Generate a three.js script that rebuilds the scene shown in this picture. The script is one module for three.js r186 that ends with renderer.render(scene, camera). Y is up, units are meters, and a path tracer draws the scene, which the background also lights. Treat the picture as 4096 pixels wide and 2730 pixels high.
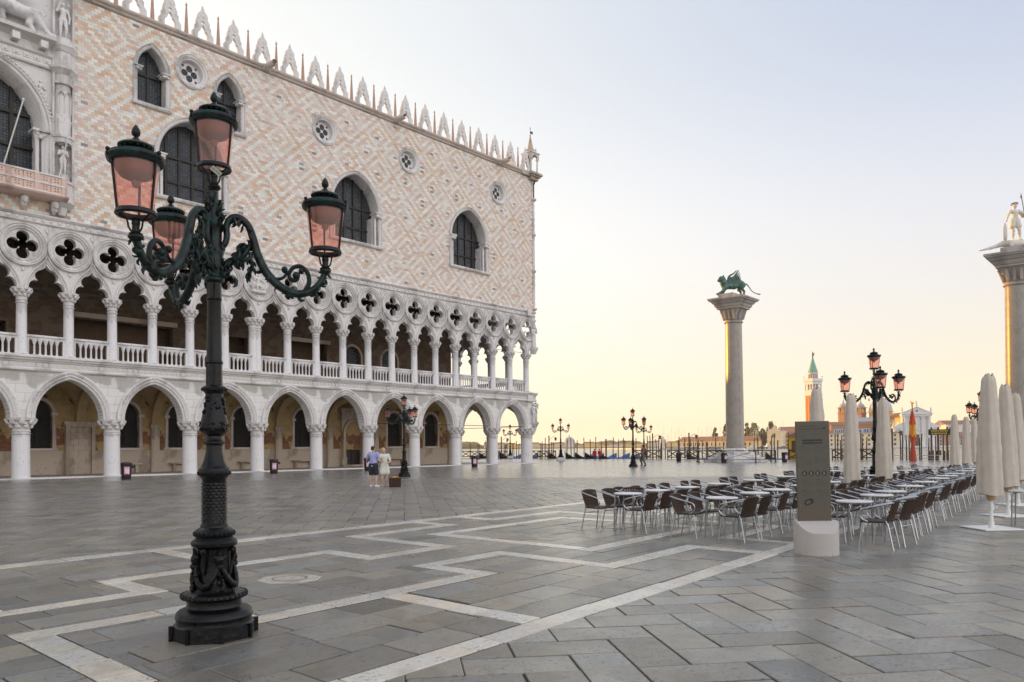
import * as THREE from 'three';
import { mergeGeometries, mergeVertices, toCreasedNormals } from 'three/addons/utils/BufferGeometryUtils.js';
import { RoundedBoxGeometry } from 'three/addons/geometries/RoundedBoxGeometry.js';
import { MarchingCubes } from 'three/addons/objects/MarchingCubes.js';
import { FontLoader } from 'three/addons/loaders/FontLoader.js';
import { TextGeometry } from 'three/addons/geometries/TextGeometry.js';

// ---------------------------------------------------------------- camera, sky, sun, exposure
const scene = new THREE.Scene();
const EYE = 1.65, FPX = 3074, PITCH = 0.0188, ROLL = -0.0079, CY = 1734.4;
const camera = new THREE.PerspectiveCamera(2 * Math.atan(1365 / FPX) * 180 / Math.PI, 4096 / 2730, 0.1, 9000);
camera.position.set(0, EYE, 0);
camera.rotation.set(PITCH, 0, ROLL, 'YXZ');
camera.setViewOffset(4096, 2730, 0, -(CY - 1365), 4096, 2730);
scene.add(camera);
const renderer = new THREE.WebGLRenderer({ antialias: true });
renderer.setSize(1024, 682);
renderer.toneMapping = THREE.LinearToneMapping;
renderer.toneMappingExposure = 1.46;
renderer.shadowMap.enabled = true;

const SUN_AZ = 53.4 * Math.PI / 180, SUN_EL = 6.4 * Math.PI / 180;           // 53 degrees left of the view, low
const sunDir = new THREE.Vector3(-Math.sin(SUN_AZ) * Math.cos(SUN_EL), Math.sin(SUN_EL), -Math.cos(SUN_AZ) * Math.cos(SUN_EL));
{
  const W = 1024, H = 512, data = new Float32Array(W * H * 4);
  const sm = (x, a, b) => { x = Math.min(1, Math.max(0, (x - a) / (b - a))); return x * x * (3 - 2 * x); };
  for (let r = 0; r < H; r++) for (let c = 0; c < W; c++) {
    const el = ((r + 0.5) / H - 0.5) * Math.PI, az = ((c + 0.5) / W - 0.5) * 2 * Math.PI;
    const x = Math.cos(az) * Math.cos(el), y = Math.sin(el), z = Math.sin(az) * Math.cos(el);
    const cosg = x * sunDir.x + y * sunDir.y + z * sunDir.z, g = Math.acos(Math.max(-1, Math.min(1, cosg))) * 180 / Math.PI;
    const e = Math.max(0, el * 180 / Math.PI);
    const far = sm(g, 22, 94);                                            // 0 near the sun, 1 far from it
    const back = sm(g, 84, 150);                                          // added fill: sky away from the sun raised to brighten the shaded facade
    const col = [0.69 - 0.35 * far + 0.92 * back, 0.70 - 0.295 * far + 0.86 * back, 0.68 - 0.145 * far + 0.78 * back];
    const veil = 0.15 * Math.exp(-Math.pow((e - 13) / 10, 2)) * (1 - back); for (let k = 0; k < 3; k++) col[k] += veil * (1 - 0.25 * k * 0.5);
    const w = Math.exp(-Math.pow(e / 10, 1.2)) * (1 - 0.5 * back);        // warm band on the horizon
    const warm = [0.86, 0.775 - 0.035 * far, 0.545 - 0.05 * far];
    const glow = 0.5 * Math.exp(-g / 13), gl = [1, 0.82, 0.5];
    const i = (r * W + c) * 4;
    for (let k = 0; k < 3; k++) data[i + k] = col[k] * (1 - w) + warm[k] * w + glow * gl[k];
    data[i + 3] = 1;
  }
  const t = new THREE.DataTexture(data, W, H, THREE.RGBAFormat, THREE.FloatType);
  t.mapping = THREE.EquirectangularReflectionMapping; t.magFilter = t.minFilter = THREE.LinearFilter; t.needsUpdate = true;
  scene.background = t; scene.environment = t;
}
const sun = new THREE.DirectionalLight(new THREE.Color().setRGB(1, 0.49, 0.06), 5.0);
sun.position.copy(sunDir).multiplyScalar(300); sun.castShadow = true; sun.shadow.mapSize.set(4096, 4096); sun.shadow.radius = 1.5;
Object.assign(sun.shadow.camera, { left: -260, right: 260, top: 200, bottom: -200, near: 1, far: 1600 });
scene.add(sun); scene.add(sun.target);

// ---------------------------------------------------------------- helpers
const PI = Math.PI, V3 = THREE.Vector3, V2 = THREE.Vector2;
let seed = 12345;
const rnd = (a = 0, b = 1) => { seed = (seed + 0x6d2b79f5) | 0; let t = Math.imul(seed ^ (seed >>> 15), 1 | seed); t = (t + Math.imul(t ^ (t >>> 7), 61 | t)) ^ t; return a + (b - a) * (((t ^ (t >>> 14)) >>> 0) / 4294967296); };
const pick = (a) => a[Math.floor(rnd() * a.length)];
const rgb = (r, g, b) => new THREE.Color().setRGB(r, g, b);
// the palace frame: s along the facade, n out of it
const TH = 0.7282, F0 = [-29.606, -46.288], DX = Math.sin(TH), DZ = -Math.cos(TH), NX = Math.cos(TH), NZ = Math.sin(TH);
const ROT = Math.atan2(-DZ, DX);
const SN = (s, n, y = 0) => new V3(F0[0] + DX * s + NX * n, y, F0[1] + DZ * s + NZ * n);
const toSN = (x, z) => [(x - F0[0]) * DX + (z - F0[1]) * DZ, (x - F0[0]) * NX + (z - F0[1]) * NZ];
// a picture coordinate of the 4096 px photograph seen at depth z (metres ahead of the camera)
camera.updateMatrixWorld(true);
const at = (px, py, depth) => {
  const v = new V3((px - 2048) / FPX, -(py - CY) / FPX, -1).applyQuaternion(camera.quaternion);
  return v.multiplyScalar(depth / -v.z).add(camera.position);
};
const taken = new Map();
const numbered = (n) => { const k = taken.get(n) ?? 0; taken.set(n, k + 1); return k ? n + '_' + String(k).padStart(3, '0') : n; };
const tag = (o, label, category, group) => { o.userData.label = label; o.userData.category = category; if (group) o.userData.group = group; return o; };
const sh = (o) => { o.castShadow = o.receiveShadow = true; return o; };
function thing(name, label, category, pos = [0, 0, 0], turn = 0, group) {
  const o = new THREE.Group(); o.name = numbered(name); o.position.set(...(pos.isVector3 ? pos.toArray() : pos)); o.rotation.y = turn;
  scene.add(o); return tag(o, label, category, group);
}
function mesh(name, geo, mat, parent, pos, turn) {
  const m = sh(new THREE.Mesh(geo, mat)); m.name = parent ? name : numbered(name);
  if (pos) m.position.set(...(pos.isVector3 ? pos.toArray() : pos));
  if (turn) m.rotation.y = turn;
  (parent ?? scene).add(m); return m;
}
function grp(name, parent, pos, turn) { const g = new THREE.Group(); g.name = name; if (pos) g.position.set(...pos); if (turn) g.rotation.y = turn; parent.add(g); return g; }
const structure = (o) => { o.userData.kind = 'structure'; return o; };
function copyOf(o, pos, turn, label, group) {
  const c = o.clone(); c.name = numbered(o.name.replace(/_\d{3}$/, '')); c.userData = { ...o.userData, label };
  if (group) c.userData.group = group;
  c.position.set(...(pos.isVector3 ? pos.toArray() : pos)); c.rotation.y = turn; scene.add(c); return c;
}
// geometry helpers: everything ends as non-indexed position / normal / uv (uv in metres, laid by the dominant axis)
function uvm(g, k = 1, ou = 0, ov = 0) {
  const p = g.attributes.position, n = g.attributes.normal, uv = new Float32Array(p.count * 2);
  for (let i = 0; i < p.count; i++) {
    const ax = Math.abs(n.getX(i)), ay = Math.abs(n.getY(i)), az = Math.abs(n.getZ(i));
    let u, v;
    if (ay > ax && ay > az) { u = p.getX(i); v = p.getZ(i); } else if (ax > az) { u = p.getZ(i); v = p.getY(i); } else { u = p.getX(i); v = p.getY(i); }
    uv[2 * i] = u * k + ou; uv[2 * i + 1] = v * k + ov;
  }
  g.setAttribute('uv', new THREE.BufferAttribute(uv, 2)); return g;
}
function norm(g) {
  let q = g.index ? g.toNonIndexed() : g;
  for (const k of Object.keys(q.attributes)) if (!['position', 'normal', 'uv', 'color'].includes(k)) q.deleteAttribute(k);
  if (!q.attributes.normal) q.computeVertexNormals();
  return uvm(q);
}
const MG = (list) => { const a = list.flat(9).filter(Boolean).map(norm); return a.length === 1 ? a[0] : mergeGeometries(a, false); };
const tr = (g, x = 0, y = 0, z = 0) => g.translate(x, y, z);
const box = (w, h, d, x = 0, y = 0, z = 0) => tr(new THREE.BoxGeometry(w, h, d), x, y, z);              // centred
const bx = (x0, x1, y0, y1, z0, z1) => box(x1 - x0, y1 - y0, z1 - z0, (x0 + x1) / 2, (y0 + y1) / 2, (z0 + z1) / 2);
const rbox = (w, h, d, r, x = 0, y = 0, z = 0) => tr(new RoundedBoxGeometry(w, h, d, 2, r), x, y, z);
const cyl = (r0, r1, h, n = 16, x = 0, y = 0, z = 0) => tr(new THREE.CylinderGeometry(r1, r0, h, n), x, y + h / 2, z);   // r0 bottom, stands on y
const ball = (r, x = 0, y = 0, z = 0, n = 10, sx = 1, sy = 1, sz = 1) => tr(new THREE.SphereGeometry(r, n, Math.max(6, n * 0.7 | 0)).scale(sx, sy, sz), x, y, z);
const ico = (r, x, y, z, sx = 1, sy = 1, sz = 1, d = 1) => tr(new THREE.IcosahedronGeometry(r, d).scale(sx, sy, sz), x, y, z);
const lathe = (pts, n = 24) => new THREE.LatheGeometry(pts.map(([r, y]) => new V2(Math.max(r, 1e-4), y)), n);
// a lathe whose sharp edges stay sharp
const turned = (pts, n = 24, crease = 0.6) => toCreasedNormals(lathe(pts, n), crease);
const tube = (pts, r, seg = 24, rad = 6, closed = false) => new THREE.TubeGeometry(new THREE.CatmullRomCurve3(pts.map((p) => new V3(...p)), closed, 'centripetal'), seg, r, rad, closed);
function rod(a, b, r, n = 6, r2 = r) {
  const A = new V3(...a), B = new V3(...b), g = new THREE.CylinderGeometry(r2, r, A.distanceTo(B), n);
  g.applyQuaternion(new THREE.Quaternion().setFromUnitVectors(new V3(0, 1, 0), B.clone().sub(A).normalize()));
  return g.translate((A.x + B.x) / 2, (A.y + B.y) / 2, (A.z + B.z) / 2);
}
// tube with a radius that changes along it
function taper(pts, rads, seg = 24, rad = 7) {
  const c = new THREE.CatmullRomCurve3(pts.map((p) => new V3(...p)), false, 'centripetal'), g = new THREE.TubeGeometry(c, seg, 1, rad), p = g.attributes.position;
  for (let i = 0; i <= seg; i++) {
    const f = i / seg * (rads.length - 1), k = Math.min(rads.length - 2, Math.floor(f)), r = rads[k] + (rads[k + 1] - rads[k]) * (f - k), o = c.getPointAt(i / seg);
    for (let j = 0; j <= rad; j++) { const q = i * (rad + 1) + j; p.setXYZ(q, o.x + (p.getX(q) - o.x) * r, o.y + (p.getY(q) - o.y) * r, o.z + (p.getZ(q) - o.z) * r); }
  }
  return g;
}
const extr = (shape, d, z0 = 0, seg = 8, bevel = 0) => tr(new THREE.ExtrudeGeometry(shape, { depth: d - 2 * bevel, bevelEnabled: bevel > 0, bevelSize: bevel, bevelThickness: bevel, bevelOffset: -bevel, bevelSegments: 1, curveSegments: seg }), 0, 0, z0 + bevel);
const shp = (pts) => new THREE.Shape(pts.map(([x, y]) => new V2(x, y)));
// a moulding: profile [(z, y)...] drawn out along x from x0 to x1
function mould(profile, x0, x1) {
  const s = new THREE.Shape(profile.map(([z, y]) => new V2(z, y)));
  const g = new THREE.ExtrudeGeometry(s, { depth: x1 - x0, bevelEnabled: false });
  return g.applyMatrix4(new THREE.Matrix4().set(0, 0, -1, x1, 0, 1, 0, 0, 1, 0, 0, 0, 0, 0, 0, 1));
}
// a moulding that follows a path in the x/y plane: profile [(r, z)...], r is the offset to the left of the travel direction
function sweep(path, profile, closed = false, crease = 0.7) {
  const n = path.length, pos = [], idx = [], m = profile.length;
  for (let i = 0; i < n; i++) {
    const a = closed ? path[(i + n - 1) % n] : path[Math.max(0, i - 1)], b = path[i], c = closed ? path[(i + 1) % n] : path[Math.min(n - 1, i + 1)];
    let t1 = [b[0] - a[0], b[1] - a[1]], t2 = [c[0] - b[0], c[1] - b[1]];
    const l1 = Math.hypot(...t1) || 1, l2 = Math.hypot(...t2) || 1;
    if (Math.hypot(...t1) < 1e-9) t1 = t2; if (Math.hypot(...t2) < 1e-9) t2 = t1;
    const u1 = [t1[0] / (Math.hypot(...t1)), t1[1] / Math.hypot(...t1)], u2 = [t2[0] / Math.hypot(...t2), t2[1] / Math.hypot(...t2)];
    let nx = -(u1[1] + u2[1]), ny = u1[0] + u2[0]; const l = Math.hypot(nx, ny) || 1; nx /= l; ny /= l;
    const k = 1 / Math.max(0.45, nx * -u1[1] + ny * u1[0]);
    for (const [r, z] of profile) pos.push(b[0] + nx * r * k, b[1] + ny * r * k, z);
  }
  const N = closed ? n : n - 1;
  for (let i = 0; i < N; i++) for (let j = 0; j < m - 1; j++) { const A = i * m + j, B = ((i + 1) % n) * m + j; idx.push(A, A + 1, B, B, A + 1, B + 1); }
  const g = new THREE.BufferGeometry(); g.setAttribute('position', new THREE.Float32BufferAttribute(pos, 3)); g.setIndex(idx);
  const q = g.toNonIndexed(); q.computeVertexNormals(); return toCreasedNormals(q, crease);
}
// points of a pointed arch, left springing to right springing
function archPts(hw, rise, y0, n = 12, off = 0) {
  const c = Math.max(0, (rise * rise - hw * hw) / (2 * hw)), R = hw + c + off, top = Math.sqrt(Math.max(0, R * R - c * c)), a1 = Math.atan2(top, c), out = [];
  for (let i = 0; i <= n; i++) { const a = a1 * i / n; out.push([c - R * Math.cos(a), y0 + R * Math.sin(a)]); }
  for (let i = n - 1; i >= 0; i--) { const [x, y] = out[i]; out.push([-x, y]); }
  return out;
}
const circ = (r, n = 32, cx = 0, cy = 0) => Array.from({ length: n }, (_, i) => [cx + r * Math.cos(-i / n * 2 * PI), cy + r * Math.sin(-i / n * 2 * PI)]);
const hole = (pts) => new THREE.Path(pts.map(([x, y]) => new V2(x, y)));
const quatre = (c, r, cx = 0, cy = 0, n = 10, spread = 3 * PI / 4) => { const o = []; for (let k = 0; k < 4; k++) for (let i = 0; i <= n; i++) { const a = k * PI / 2 - spread + 2 * spread * i / n; o.push([cx + c * Math.cos(k * PI / 2) + r * Math.cos(a), cy + c * Math.sin(k * PI / 2) + r * Math.sin(a)]); } return o; };
function paint(g, c) { const n = g.attributes.position.count, a = new Float32Array(n * 3); for (let i = 0; i < n; i++) { a[3 * i] = c[0]; a[3 * i + 1] = c[1]; a[3 * i + 2] = c[2]; } g.setAttribute('color', new THREE.BufferAttribute(a, 3)); return g; }

// ---------------------------------------------------------------- textures and materials
const hash = (x, y, s) => { let h = Math.imul(x, 374761393) + Math.imul(y, 668265263) + Math.imul(s, 1442695041) | 0; h = Math.imul(h ^ (h >>> 13), 1274126177); return ((h ^ (h >>> 16)) >>> 0) / 4294967296; };
const vn = (x, y, p, s) => { const ix = Math.floor(x), iy = Math.floor(y), fx = x - ix, fy = y - iy, u = fx * fx * (3 - 2 * fx), v = fy * fy * (3 - 2 * fy), w = (a) => ((a % p) + p) % p; const A = hash(w(ix), w(iy), s), B = hash(w(ix + 1), w(iy), s), C = hash(w(ix), w(iy + 1), s), D = hash(w(ix + 1), w(iy + 1), s); return A + (B - A) * u + (C - A) * v + (A - B - C + D) * u * v; };
const fbm = (u, v, f, oct, s) => { let a = 0.5, t = 0, m = 0; for (let i = 0; i < oct; i++) { t += a * vn(u * f, v * f, f, s + i); m += a; f *= 2; a *= 0.5; } return t / m; };
function tex(n, fn, metres, srgb = false) {
  const d = new Uint8Array(n * n * 4);
  for (let y = 0; y < n; y++) for (let x = 0; x < n; x++) { const c = fn((x + 0.5) / n, (y + 0.5) / n), i = (y * n + x) * 4; for (let k = 0; k < 3; k++) d[i + k] = Math.max(0, Math.min(255, Math.round(255 * (Array.isArray(c) ? c[k] : c)))); d[i + 3] = 255; }
  const t = new THREE.DataTexture(d, n, n); t.wrapS = t.wrapT = THREE.RepeatWrapping; t.magFilter = THREE.LinearFilter; t.minFilter = THREE.LinearMipmapLinearFilter; t.repeat.set(1 / metres, 1 / metres); if (srgb) t.colorSpace = THREE.SRGBColorSpace; t.needsUpdate = true; return t;
}
const lin = (c) => c.map((x) => x <= 0.0031308 ? 12.92 * x : 1.055 * Math.pow(x, 1 / 2.4) - 0.055);     // linear -> stored sRGB
const mixc = (a, b, t) => a.map((x, i) => x + (b[i] - x) * t);
const sstep = (x, a, b) => { x = Math.min(1, Math.max(0, (x - a) / (b - a))); return x * x * (3 - 2 * x); };
const T = {};
T.marble = tex(512, (u, v) => { const b = fbm(u, v, 4, 6, 3), f = fbm(u, v, 48, 3, 9), st = sstep(fbm(u, v * 0.5, 6, 5, 21), 0.52, 0.70), sp = sstep(fbm(u, v, 40, 2, 31), 0.72, 0.8); let c = mixc([0.72, 0.70, 0.69], [0.84, 0.82, 0.80], b); c = mixc(c, [0.47, 0.45, 0.43], st * 0.8 * (0.5 + f)); c = mixc(c, [0.35, 0.33, 0.31], sp * 0.35); return lin(c); }, 5.3, true);
T.ashlar = tex(1024, (u, v) => { const row = Math.floor(v * 10), uu = u * 4 + hash(row, 3, 8) * 1, col = Math.floor(uu), fx = uu - col, fy = v * 10 - row, j = Math.min(fx * 1.3, (1 - fx) * 1.3, fy * 0.5, (1 - fy) * 0.5); let c = mixc([0.62, 0.60, 0.57], [0.76, 0.74, 0.71], hash(((col % 4) + 4) % 4, row, 4) * 0.7 + 0.3 * fbm(u, v, 32, 3, 5)); const st = sstep(fbm(u, v, 5, 5, 41), 0.50, 0.62); c = mixc(c, [0.34, 0.31, 0.27], st * 0.72); const w = sstep(fbm(u, v, 7, 4, 77), 0.6, 0.72); c = mixc(c, [0.72, 0.66, 0.58], w * 0.5); return lin(j < 0.012 ? mixc(c, [0.3, 0.28, 0.26], 0.6) : c); }, 5.2, true);
T.fine = tex(512, (u, v) => fbm(u, v, 32, 5, 14), 1.3);
T.coarse = tex(512, (u, v) => fbm(u, v, 6, 6, 15), 4.1);
T.stone = tex(1024, (u, v) => { const a = fbm(u, v, 8, 6, 51), b = fbm(u, v, 128, 2, 52), p = sstep(fbm(u, v, 90, 2, 53), 0.68, 0.78), k = sstep(fbm(u, v, 5, 5, 54), 0.55, 0.7), y = sstep(fbm(u, v, 9, 4, 57), 0.56, 0.7); const q = fbm(u, v, 56, 3, 58), z = sstep(fbm(u, v, 4, 6, 59), 0.56, 0.66); let c = mixc([0.70, 0.695, 0.69], [1, 1, 1], a * 0.45 + b * 0.2 + q * 0.35); c = mixc(c, [0.36, 0.35, 0.33], p * 0.7); c = mixc(c, [0.62, 0.59, 0.54], k * 0.7); c = mixc(c, [1.0, 0.92, 0.76], y * 0.5); c = mixc(c, [0.86, 0.72, 0.66], z * 0.35); return lin(c); }, 2.3, true);
T.stoneRough = tex(512, (u, v) => 0.62 + 0.40 * fbm(u, v, 10, 5, 61) - 0.12 * fbm(u, v, 64, 2, 62), 3.1);
T.stoneBump = tex(1024, (u, v) => 0.5 * fbm(u, v, 12, 5, 71) + 0.5 * (1 - sstep(fbm(u, v, 96, 3, 73), 0.62, 0.75)), 2.3);
T.plaster = tex(512, (u, v) => { const a = fbm(u, v, 4, 5, 81), b = fbm(u, v, 24, 4, 82); let c = mixc([0.44, 0.33, 0.17], [0.56, 0.44, 0.25], a); c = mixc(c, [0.36, 0.28, 0.18], sstep(b, 0.5, 0.7) * 0.5); return lin(c); }, 4.5, true);
T.cloth = tex(512, (u, v) => { const w = 0.5 + 0.5 * Math.sin(u * 2 * PI * 200) * Math.sin(v * 2 * PI * 200); return lin(mixc([0.46, 0.415, 0.365], [0.55, 0.505, 0.45], 0.7 * fbm(u, v, 8, 5, 91) + 0.3 * w)); }, 0.8, true);
T.wicker = tex(256, (u, v) => { const k = 16, a = Math.floor(u * k), b = Math.floor(v * k), f = (a + b) % 2 ? Math.sin((u * k - a) * PI) : Math.sin((v * k - b) * PI); return lin(mixc([0.030, 0.016, 0.010], [0.115, 0.062, 0.038], f * 0.8 + 0.2 * hash(a, b, 2))); }, 0.16, true);
T.wickerBump = tex(256, (u, v) => { const k = 16, a = Math.floor(u * k), b = Math.floor(v * k); return (a + b) % 2 ? Math.sin((u * k - a) * PI) : Math.sin((v * k - b) * PI); }, 0.16);
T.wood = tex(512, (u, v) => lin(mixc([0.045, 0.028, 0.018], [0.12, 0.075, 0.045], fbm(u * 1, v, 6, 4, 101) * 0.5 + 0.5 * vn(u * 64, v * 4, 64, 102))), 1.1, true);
T.bull = tex(512, (u, v) => { const k = 8, a = u * k, b = v * k, ia = Math.floor(a), ib = Math.floor(b), r = Math.hypot(a - ia - 0.5, b - ib - 0.5); const h = hash(ia, ib, 5); if (r > 0.46) return lin([0.012, 0.012, 0.013]); if (r > 0.39) return lin([0.10, 0.107, 0.118]); return lin(mixc([0.018, 0.022, 0.03], [0.14, 0.165, 0.19], 0.3 * h + 0.5 * (1 - r / 0.45) * h * hash(ia, ib, 9) + 0.1)); }, 1.44, true);
T.bullBump = tex(256, (u, v) => { const k = 8, a = u * k, b = v * k, r = Math.hypot(a - Math.floor(a) - 0.5, b - Math.floor(b) - 0.5); return r > 0.46 ? 0.7 : r > 0.38 ? 1 : 0.3 + 0.4 * (1 - r / 0.38); }, 1.44);
T.oldBrick = tex(1024, (u, v) => { const row = Math.floor(v * 40), uu = u * 12 + (row % 2) * 0.5, col = Math.floor(uu), fx = uu - col, fy = v * 40 - row; let c = mixc([0.17, 0.09, 0.06], [0.30, 0.20, 0.14], hash(((col % 12) + 12) % 12, row, 6)); if (fy < 0.14 || fx < 0.05) c = [0.24, 0.20, 0.16]; return lin(mixc(c, [0.30, 0.25, 0.19], sstep(fbm(u, v, 6, 5, 111), 0.45, 0.62) * 0.85)); }, 3.6, true);
// peeling plaster of the arcade: ochre over brick, grey stone dado is its own geometry
T.peel = tex(1024, (u, v) => { const row = Math.floor(v * 48), uu = u * 16 + (row % 2) * 0.5, col = Math.floor(uu), fx = uu - col, fy = v * 48 - row; let k = mixc([0.20, 0.075, 0.045], [0.33, 0.15, 0.09], hash(((col % 16) + 16) % 16, row, 16)); if (fy < 0.16 || fx < 0.06) k = [0.28, 0.22, 0.16]; const a = fbm(u, v, 5, 5, 121); let c = mixc([0.47, 0.35, 0.17], [0.60, 0.46, 0.25], a); c = mixc(c, [0.33, 0.26, 0.17], sstep(fbm(u, v, 20, 4, 122), 0.52, 0.7) * 0.5); const bm = Math.min(sstep(v, 0.30, 0.33), 1 - sstep(v, 0.46, 0.64)); return lin(mixc(c, k, sstep(fbm(u, v, 6, 6, 123) + 0.16 * bm - 0.14, 0.50, 0.515))); }, 5.2, true);
const std = (o) => new THREE.MeshStandardMaterial(o), phy = (o) => new THREE.MeshPhysicalMaterial(o);
const M = {
  corn: std({ map: T.marble, color: rgb(0.78, 0.68, 0.62), roughness: 0.75, bumpMap: T.fine, bumpScale: 0.006 }),
  marble: std({ map: T.marble, color: rgb(0.88, 0.86, 0.85), roughness: 0.62, bumpMap: T.fine, bumpScale: 0.006 }),
  marbleCol: std({ map: T.marble, color: rgb(0.89, 0.875, 0.885), roughness: 0.5, bumpMap: T.fine, bumpScale: 0.003 }),
  ashlar: std({ map: T.ashlar, roughness: 0.75, bumpMap: T.fine, bumpScale: 0.008 }),
  brick: std({ vertexColors: true, map: null, roughness: 0.85, bumpMap: T.fine, bumpScale: 0.006 }),
  mortar: std({ color: rgb(0.42, 0.34, 0.29), roughness: 0.95 }),
  red: std({ map: T.marble, color: rgb(0.88, 0.64, 0.54), roughness: 0.7 }),
  pinkSpike: std({ map: T.marble, color: rgb(0.60, 0.40, 0.34), roughness: 0.7 }),
  oldBrick: std({ map: T.oldBrick, color: rgb(0.5, 0.47, 0.44), roughness: 0.95, bumpMap: T.fine, bumpScale: 0.01 }),
  peel: std({ map: T.peel, color: rgb(0.74, 0.68, 0.58), roughness: 0.92, bumpMap: T.fine, bumpScale: 0.008 }),
  plaster: std({ map: T.plaster, color: rgb(0.78, 0.72, 0.64), roughness: 0.92 }),
  dado: std({ map: T.marble, color: rgb(0.62, 0.52, 0.42), roughness: 0.8, bumpMap: T.fine, bumpScale: 0.006 }),
  dark: std({ color: rgb(0.012, 0.011, 0.010), roughness: 0.6 }),
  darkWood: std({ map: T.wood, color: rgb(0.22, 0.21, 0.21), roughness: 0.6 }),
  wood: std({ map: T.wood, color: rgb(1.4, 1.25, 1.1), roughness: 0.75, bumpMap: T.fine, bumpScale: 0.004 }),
  bull: phy({ map: T.bull, roughness: 0.2, specularIntensity: 0.4, bumpMap: T.bullBump, bumpScale: 0.012 }),
  lead: std({ color: rgb(0.04, 0.04, 0.045), roughness: 0.5, metalness: 0.6 }),
  iron: std({ color: rgb(0.03, 0.028, 0.026), roughness: 0.55, metalness: 0.5 }),
  slab: std({ vertexColors: true, map: T.stone, roughnessMap: T.stoneRough, roughness: 0.42, bumpMap: T.stoneBump, bumpScale: 0.004 }),
  strip: std({ vertexColors: true, map: T.stone, roughnessMap: T.stoneRough, roughness: 0.34, bumpMap: T.stoneBump, bumpScale: 0.002 }),
  joint: std({ color: rgb(0.045, 0.04, 0.036), roughness: 0.95 }),
  cast: phy({ color: rgb(0.004, 0.004, 0.0045), roughness: 0.25, specularIntensity: 0.5, bumpMap: T.fine, bumpScale: 0.004 }),
  alu: std({ color: rgb(0.50, 0.51, 0.535), roughness: 0.3, metalness: 1 }),
  aluDark: std({ color: rgb(0.30, 0.31, 0.33), roughness: 0.38, metalness: 1 }),
  wicker: std({ map: T.wicker, color: rgb(0.72, 0.74, 0.72), roughness: 0.6, bumpMap: T.wickerBump, bumpScale: 0.003 }),
  tabletop: std({ map: T.marble, color: rgb(0.82, 0.83, 0.86), roughness: 0.3 }),
  canvas: std({ map: T.cloth, color: rgb(1.12, 1.08, 1.03), roughness: 0.9, bumpMap: T.fine, bumpScale: 0.004 }),
  whitePaint: std({ color: rgb(0.74, 0.73, 0.70), roughness: 0.45 }),
  blackPlastic: std({ color: rgb(0.012, 0.013, 0.018), roughness: 0.45 }),
  granite: std({ map: T.stone, color: rgb(0.36, 0.325, 0.295), roughness: 0.55, bumpMap: T.fine, bumpScale: 0.004 }),
  granitePol: std({ map: T.stone, color: rgb(0.40, 0.355, 0.315), roughness: 0.34, bumpMap: T.fine, bumpScale: 0.002 }),
  travertine: std({ map: T.marble, color: rgb(0.62, 0.58, 0.55), roughness: 0.75, bumpMap: T.stoneBump, bumpScale: 0.004 }),
};
{ // cast iron with verdigris in patches
  const c = tex(512, (u, v) => { const a = sstep(fbm(u, v, 8, 5, 131), 0.48, 0.64), b = fbm(u, v, 40, 3, 132); return lin(mixc([0.005, 0.006, 0.007], [0.010, 0.038, 0.031], a * (0.35 + 0.65 * b))); }, 0.5, true);
  M.verdigris = phy({ map: c, roughness: 0.36, specularIntensity: 0.6, bumpMap: T.fine, bumpScale: 0.003 });
}
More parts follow.
